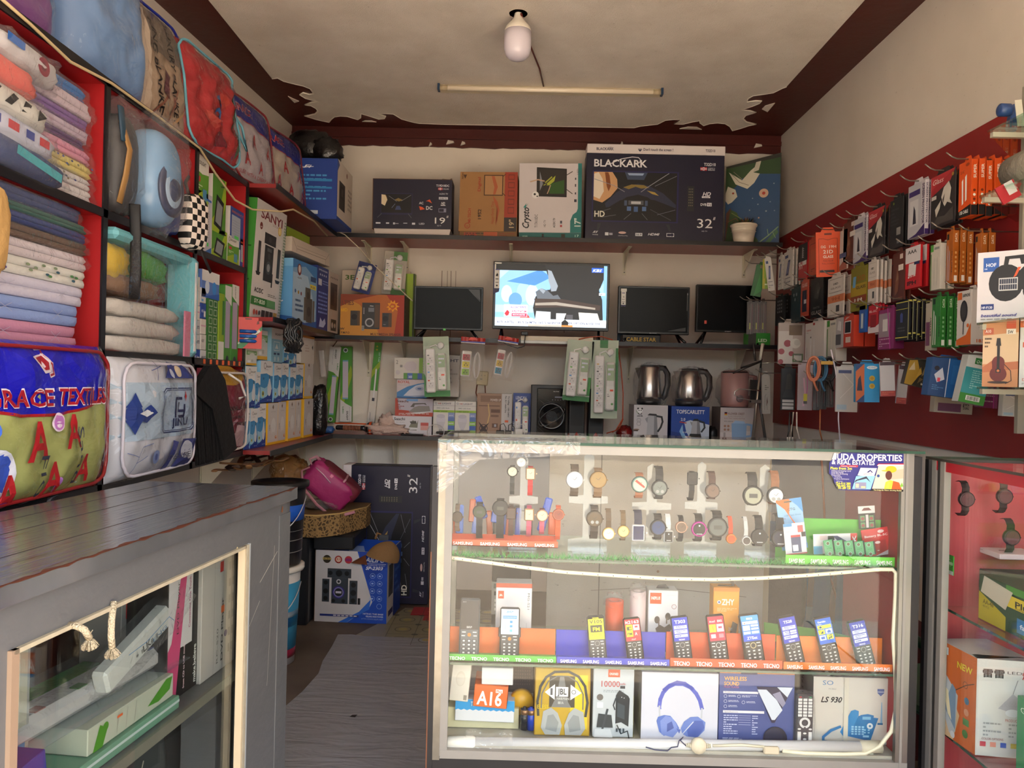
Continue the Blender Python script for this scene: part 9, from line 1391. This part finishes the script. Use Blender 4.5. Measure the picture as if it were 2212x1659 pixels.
cbox('toy_box','purple, blue and coral printed box at the near end of the counter shelf','box',34,112,1640,.055,z-.055+.056,.11,.08,'2c3a8a','P c8503c .5 0 .9 .55 1 .5 1 0;P b89ac0 0 .4 .3 .8 .45 .6 .2 0 0 0;E .2 .5 .14 .1 8a3a4a;P 7a3a9a .2 0 .5 .4 .5 0',roll=-8)
a = cpt(232,1480,.10); b = cpt(385,1290,.12); v = b-a
t = empty('strip_light_pack',CM @ TR(*((CM.inverted() @ a))) @ RY(math.degrees(math.atan2((CM.inverted().to_3x3() @ v).x,v.z))),'white strip lamp wrapped in clear film leaning over the power strips','lamp'); L = v.length
g = G(); g.box(-.025,0,0,.025,.035,L,M('c6c6c6',.35),bev=.006); g.art('L .03 2a7ab8 .25 .25 .5 .45 .5 .75 .9 .8;Tu .85 .5 .18 .2 2a6a9a IENG;Tbu .8 .4 .3 .12 333 LK-;N .6 .3 .9 .6 5 777',.05,L,TR(-.025,0,0)); g.build('lamp_body',t); g = G(); g.blob(0,.018,L*.52,.045,.03,L*.58,FILM2,e=.6,nz=.12,ns=8,seed=3,nu=30,nv=24); g.build('clear_wrap',t)
cbox('card_sheaf','pale folded card packs standing at the near end of the counter shelf','card',42,66,1450,.14,z,.27,.06,'a8a498','R 0 .2 .6 .35 2a7aa8;R 0 0 1 .2 b8ac8a;R .7 .4 .9 1 8a8a8c')
RP = M('d8ccb0',.85,nz=.15,ns=80,bump=1,bs=250)
for pts,lab,end in (([(246,1300,-.005),(241,1340,-.012),(240,1375,-.014),(242,1398,-.012)],'frayed white rope end hanging straight down before the counter glass',(242,1402)),([(150,1350,.0),(165,1352,-.015),(182,1360,-.03),(193,1378,-.03)],'frayed white rope end curling out beside the straight one',(195,1384))):
    P = [cpt(x,y,.02+d) for x,y,d in pts]; t = empty('rope',TR(0,0,0),lab,'rope'); g = G(); g.tube(P,.0058,RP,None,10); g.build('rope_cord',t); g = G(); rr = random.Random(4)
    for i in range(60): d = Vector((rr.gauss(0,.5),rr.gauss(0,.5),rr.gauss(-.9,.4))).normalized(); g.tube([P[-1],P[-1]+d*.010,P[-1]+d*.018+Vector((0,0,-.004))],.0009,RP,None,3)
    g.build('frayed_end',t)
t = empty('round_speaker',CM @ TR(-.50,.22,.13),'round dark grey speaker with white lettering on the lower counter shelf','loudspeaker'); FL = Matrix(((1,0,0,0),(0,0,1,0),(0,1,0,0),(0,0,0,1)))
g = G(); g.lathe([(.20,.12),(.205,.0),(.20,-.02),(.185,-.022),(.18,-.015),(0,-.015)],M('3e4042',.45,nz=.1),TR(0,0,.205) @ FL,48); g.art('Tbdi .52 .75 .05 .5 c8c8c8 NAGONIR;P a84a44 .22 .4 .3 .52 .34 .42 .3 .36 .33 .28 .26 .36;L .012 c06a60 .72 .2 .70 .45 .72 .55;L .012 b0a8a0 .72 .55 .76 .65;L .02 b8c4c4 .76 .28 .80 .42',.4,.4,TR(-.2,-.016,.005)); g.build('speaker_body',t)
g = G(); g.box(-.2,0,0,.2,.1,.04,M('2a2c2e',.5)); g.build('speaker_base',t)
cbox('grey_carton','plain grey carton on the lower shelf at the counter end','box',466,500,1560,.16,.13,.38,.1,'77767a','')
# ================================================================ inside the case along the side wall
def sx(px,py,x): return at(px,py,x=x)
def rbox(name,lab,cat,x0,x1,yt,yb,X,d,col,z=None,**k):
    a = at(x0,(yt+yb)/2,x=X); b = at(x1,(yt+yb)/2,x=X); zb = at(x0,yb,x=X).z if z is None else z; h = at(x0,yt,x=X).z-zb
    return carton(name,lab,cat,abs(a.y-b.y),h,d,col,TR(X,(a.y+b.y)/2,zb) @ RZ(-90),**k)
LMP = 'R 0 0 1 1 c9652a;P d8b890 0 0 .45 0 .6 .3 .0 .75;P b8c0c8 .05 .75 .0 .45 .35 .05 .5 .1 .55 .5;P 7a94b0 .2 .3 .5 .12 .5 .55 .4 .6;P e8dcb8 .15 .55 .3 .25 .4 .2 .3 .5;Tb .52 .80 .07 .38 e8d83a NEW;L .015 5a3a2a .5 .55 .75 .66 .95 .72;O .74 .66 .06 .01 6a3a2a;C .78 .5 .06 4a7a9a;C .78 .38 .06 d89a7a;R .7 .24 .85 .31 4a8a4a;C .76 .15 .07 3a7a3a;Tu .2 .2 .06 .2 a84a2a CHARGEABLE;C .2 .1 .06 d8dce0;C .45 .06 .06 d8dce0;R .05 .88 .3 .96 c0c8cc'
t = empty('lamp_box',TR(0,0,0),'orange and white hanging lamp box on the lower glass shelf','box')
P = [Vector((1.022,1.852,0)),Vector((1.036,1.72,0))]; a,b = P; w = math.hypot(b.x-a.x,b.y-a.y); T = TR(a.x,a.y,.507) @ RZ(math.degrees(math.atan2(b.y-a.y,b.x-a.x)))
h = .215; g = G(); g.box(0,0,0,w,.12,h,M('cfcfcc',.5)); g.art(LMP,w,h,TR(0,0,0)); o = g.build('side_face',t,Mw=T)
c = at(2212,1600,z=.507); T2 = TR(b.x+.0,b.y,.507) @ RZ(-8); w2 = .15; g = G(); g.box(0,.001,0,w2,.03,h,M('cbcbc8',.5))
g.art('Tb .08 .82 .07 .3 2a2a2c 雷雷;T .42 .86 .03 .2 3a3a3c LED;Tb .62 .82 .07 .1 b03030 灯;Tb .9 .78 .06 .2 8a4a2a LL.;P a8a8b0 .5 .66 .3 .5 .74 .42 .6 .6;E .5 .46 .1 .04 d8dce0;L .01 888 .5 .66 .56 .8;N .1 .2 .35 .36 4 9a9a98;N .45 .2 .7 .36 4 9a9a98;T .4 .37 .03 .5 b05a4a PRODUCT SPECIFICATIONS;R .06 .10 .14 .15 b83048;R .2 .10 .28 .15 d88a7a;R .34 .10 .42 .15 3a5ab8;R .48 .10 .56 .15 c8b84a;T .08 .17 .025 .3 8a4a4a COLOR OPTIONS;Tb .75 .1 .05 .1 555 CE',w2,h,TR(0,.001,0),rough=.5); g.build('front_face',t,Mw=T2)
rbox('battery_box','open yellow and green battery box with a raised flap','box',2115,2240,1238,1345,1.06,.12,'2a4a34',z=.802,F='P b8a82a 0 .0 .5 0 .5 .3 0 .62;Tb .08 .38 .1 .2 6a5a1c AA-48;T .08 .30 .05 .12 6a5a1c 48 PCS;R .45 .55 1 .8 d8c03a;Tb .66 .6 .13 .28 2a2a2a Plus;T .66 .56 .05 .28 2a2a2a Advanced;R .5 .85 1 1 4a8a3a;P c8c0b0 .04 .62 .10 1.0 .62 .88 .5 .45;R .7 .1 1 .4 3a7ab0;Tb .75 .2 .1 .2 e0e8f0 face')
rbox('phone_box','white box printed Pro on the upper shelf of the wall case','box',2100,2160,1176,1218,1.12,.1,'c8b8bc',z=.93,F='T .1 .6 .25 .3 4a3a3e Pro')
rbox('paint_tin_box','long grey green box lying under the white phone box','box',2046,2180,1200,1268,1.12,.12,'3f4a44',z=.802,F='R 0 .5 1 .7 1c3a2c;R 0 .3 1 .35 6a6e68;R .75 .5 .95 1 c8c4c4')
rbox('price_card','small green and white card standing at the case corner','card',2046,2060,1196,1238,1.035,.002,'4aa03a',F='R 0 0 1 .2 d8e0d8;R .1 .5 .9 .65 c8e0c0;O .5 .6 .3 .05 8ad07a')
rbox('tea_box','green box with white bands at the near end of the lower glass shelf','box',2196,2290,1500,1612,1.09,.1,'2c8a58',z=.507,F='G 0 .05 .6 1 1 7 .2 d8ece0;T .1 .8 .08 .3 d8ece0 GIT')
rbox('charger_box','orange carton with black hanger standing in for a reflection in the wall case','box',2056,2108,1312,1372,1.14,.08,'a8481c',z=.60,F='N .2 .7 .8 .9 1 6a2a10')  # solid carton modelled in place of a reflection in the glass
for cx,cy,r,lab in ((2086,1078,17,'dark watch standing in for a reflection on the first stand in the wall case'),(2168,1072,17,'black watch standing in for a reflection beside a clear hanger in the wall case'),(2183,1160,18,'square buckled dark watch standing in for a reflection in the wall case')):
    watch(cx,cy,r,cy-38,cy+38,'3a2a2c','5a3a3e','2a1c1e',0,lab,Y=1.80)  # solid watches added in place of faint reddish reflections in the glass
stand(2180,1035,1200,60,'clear plastic watch stand in the wall case')

# ================================================================ end
bpy.context.view_layer.update()
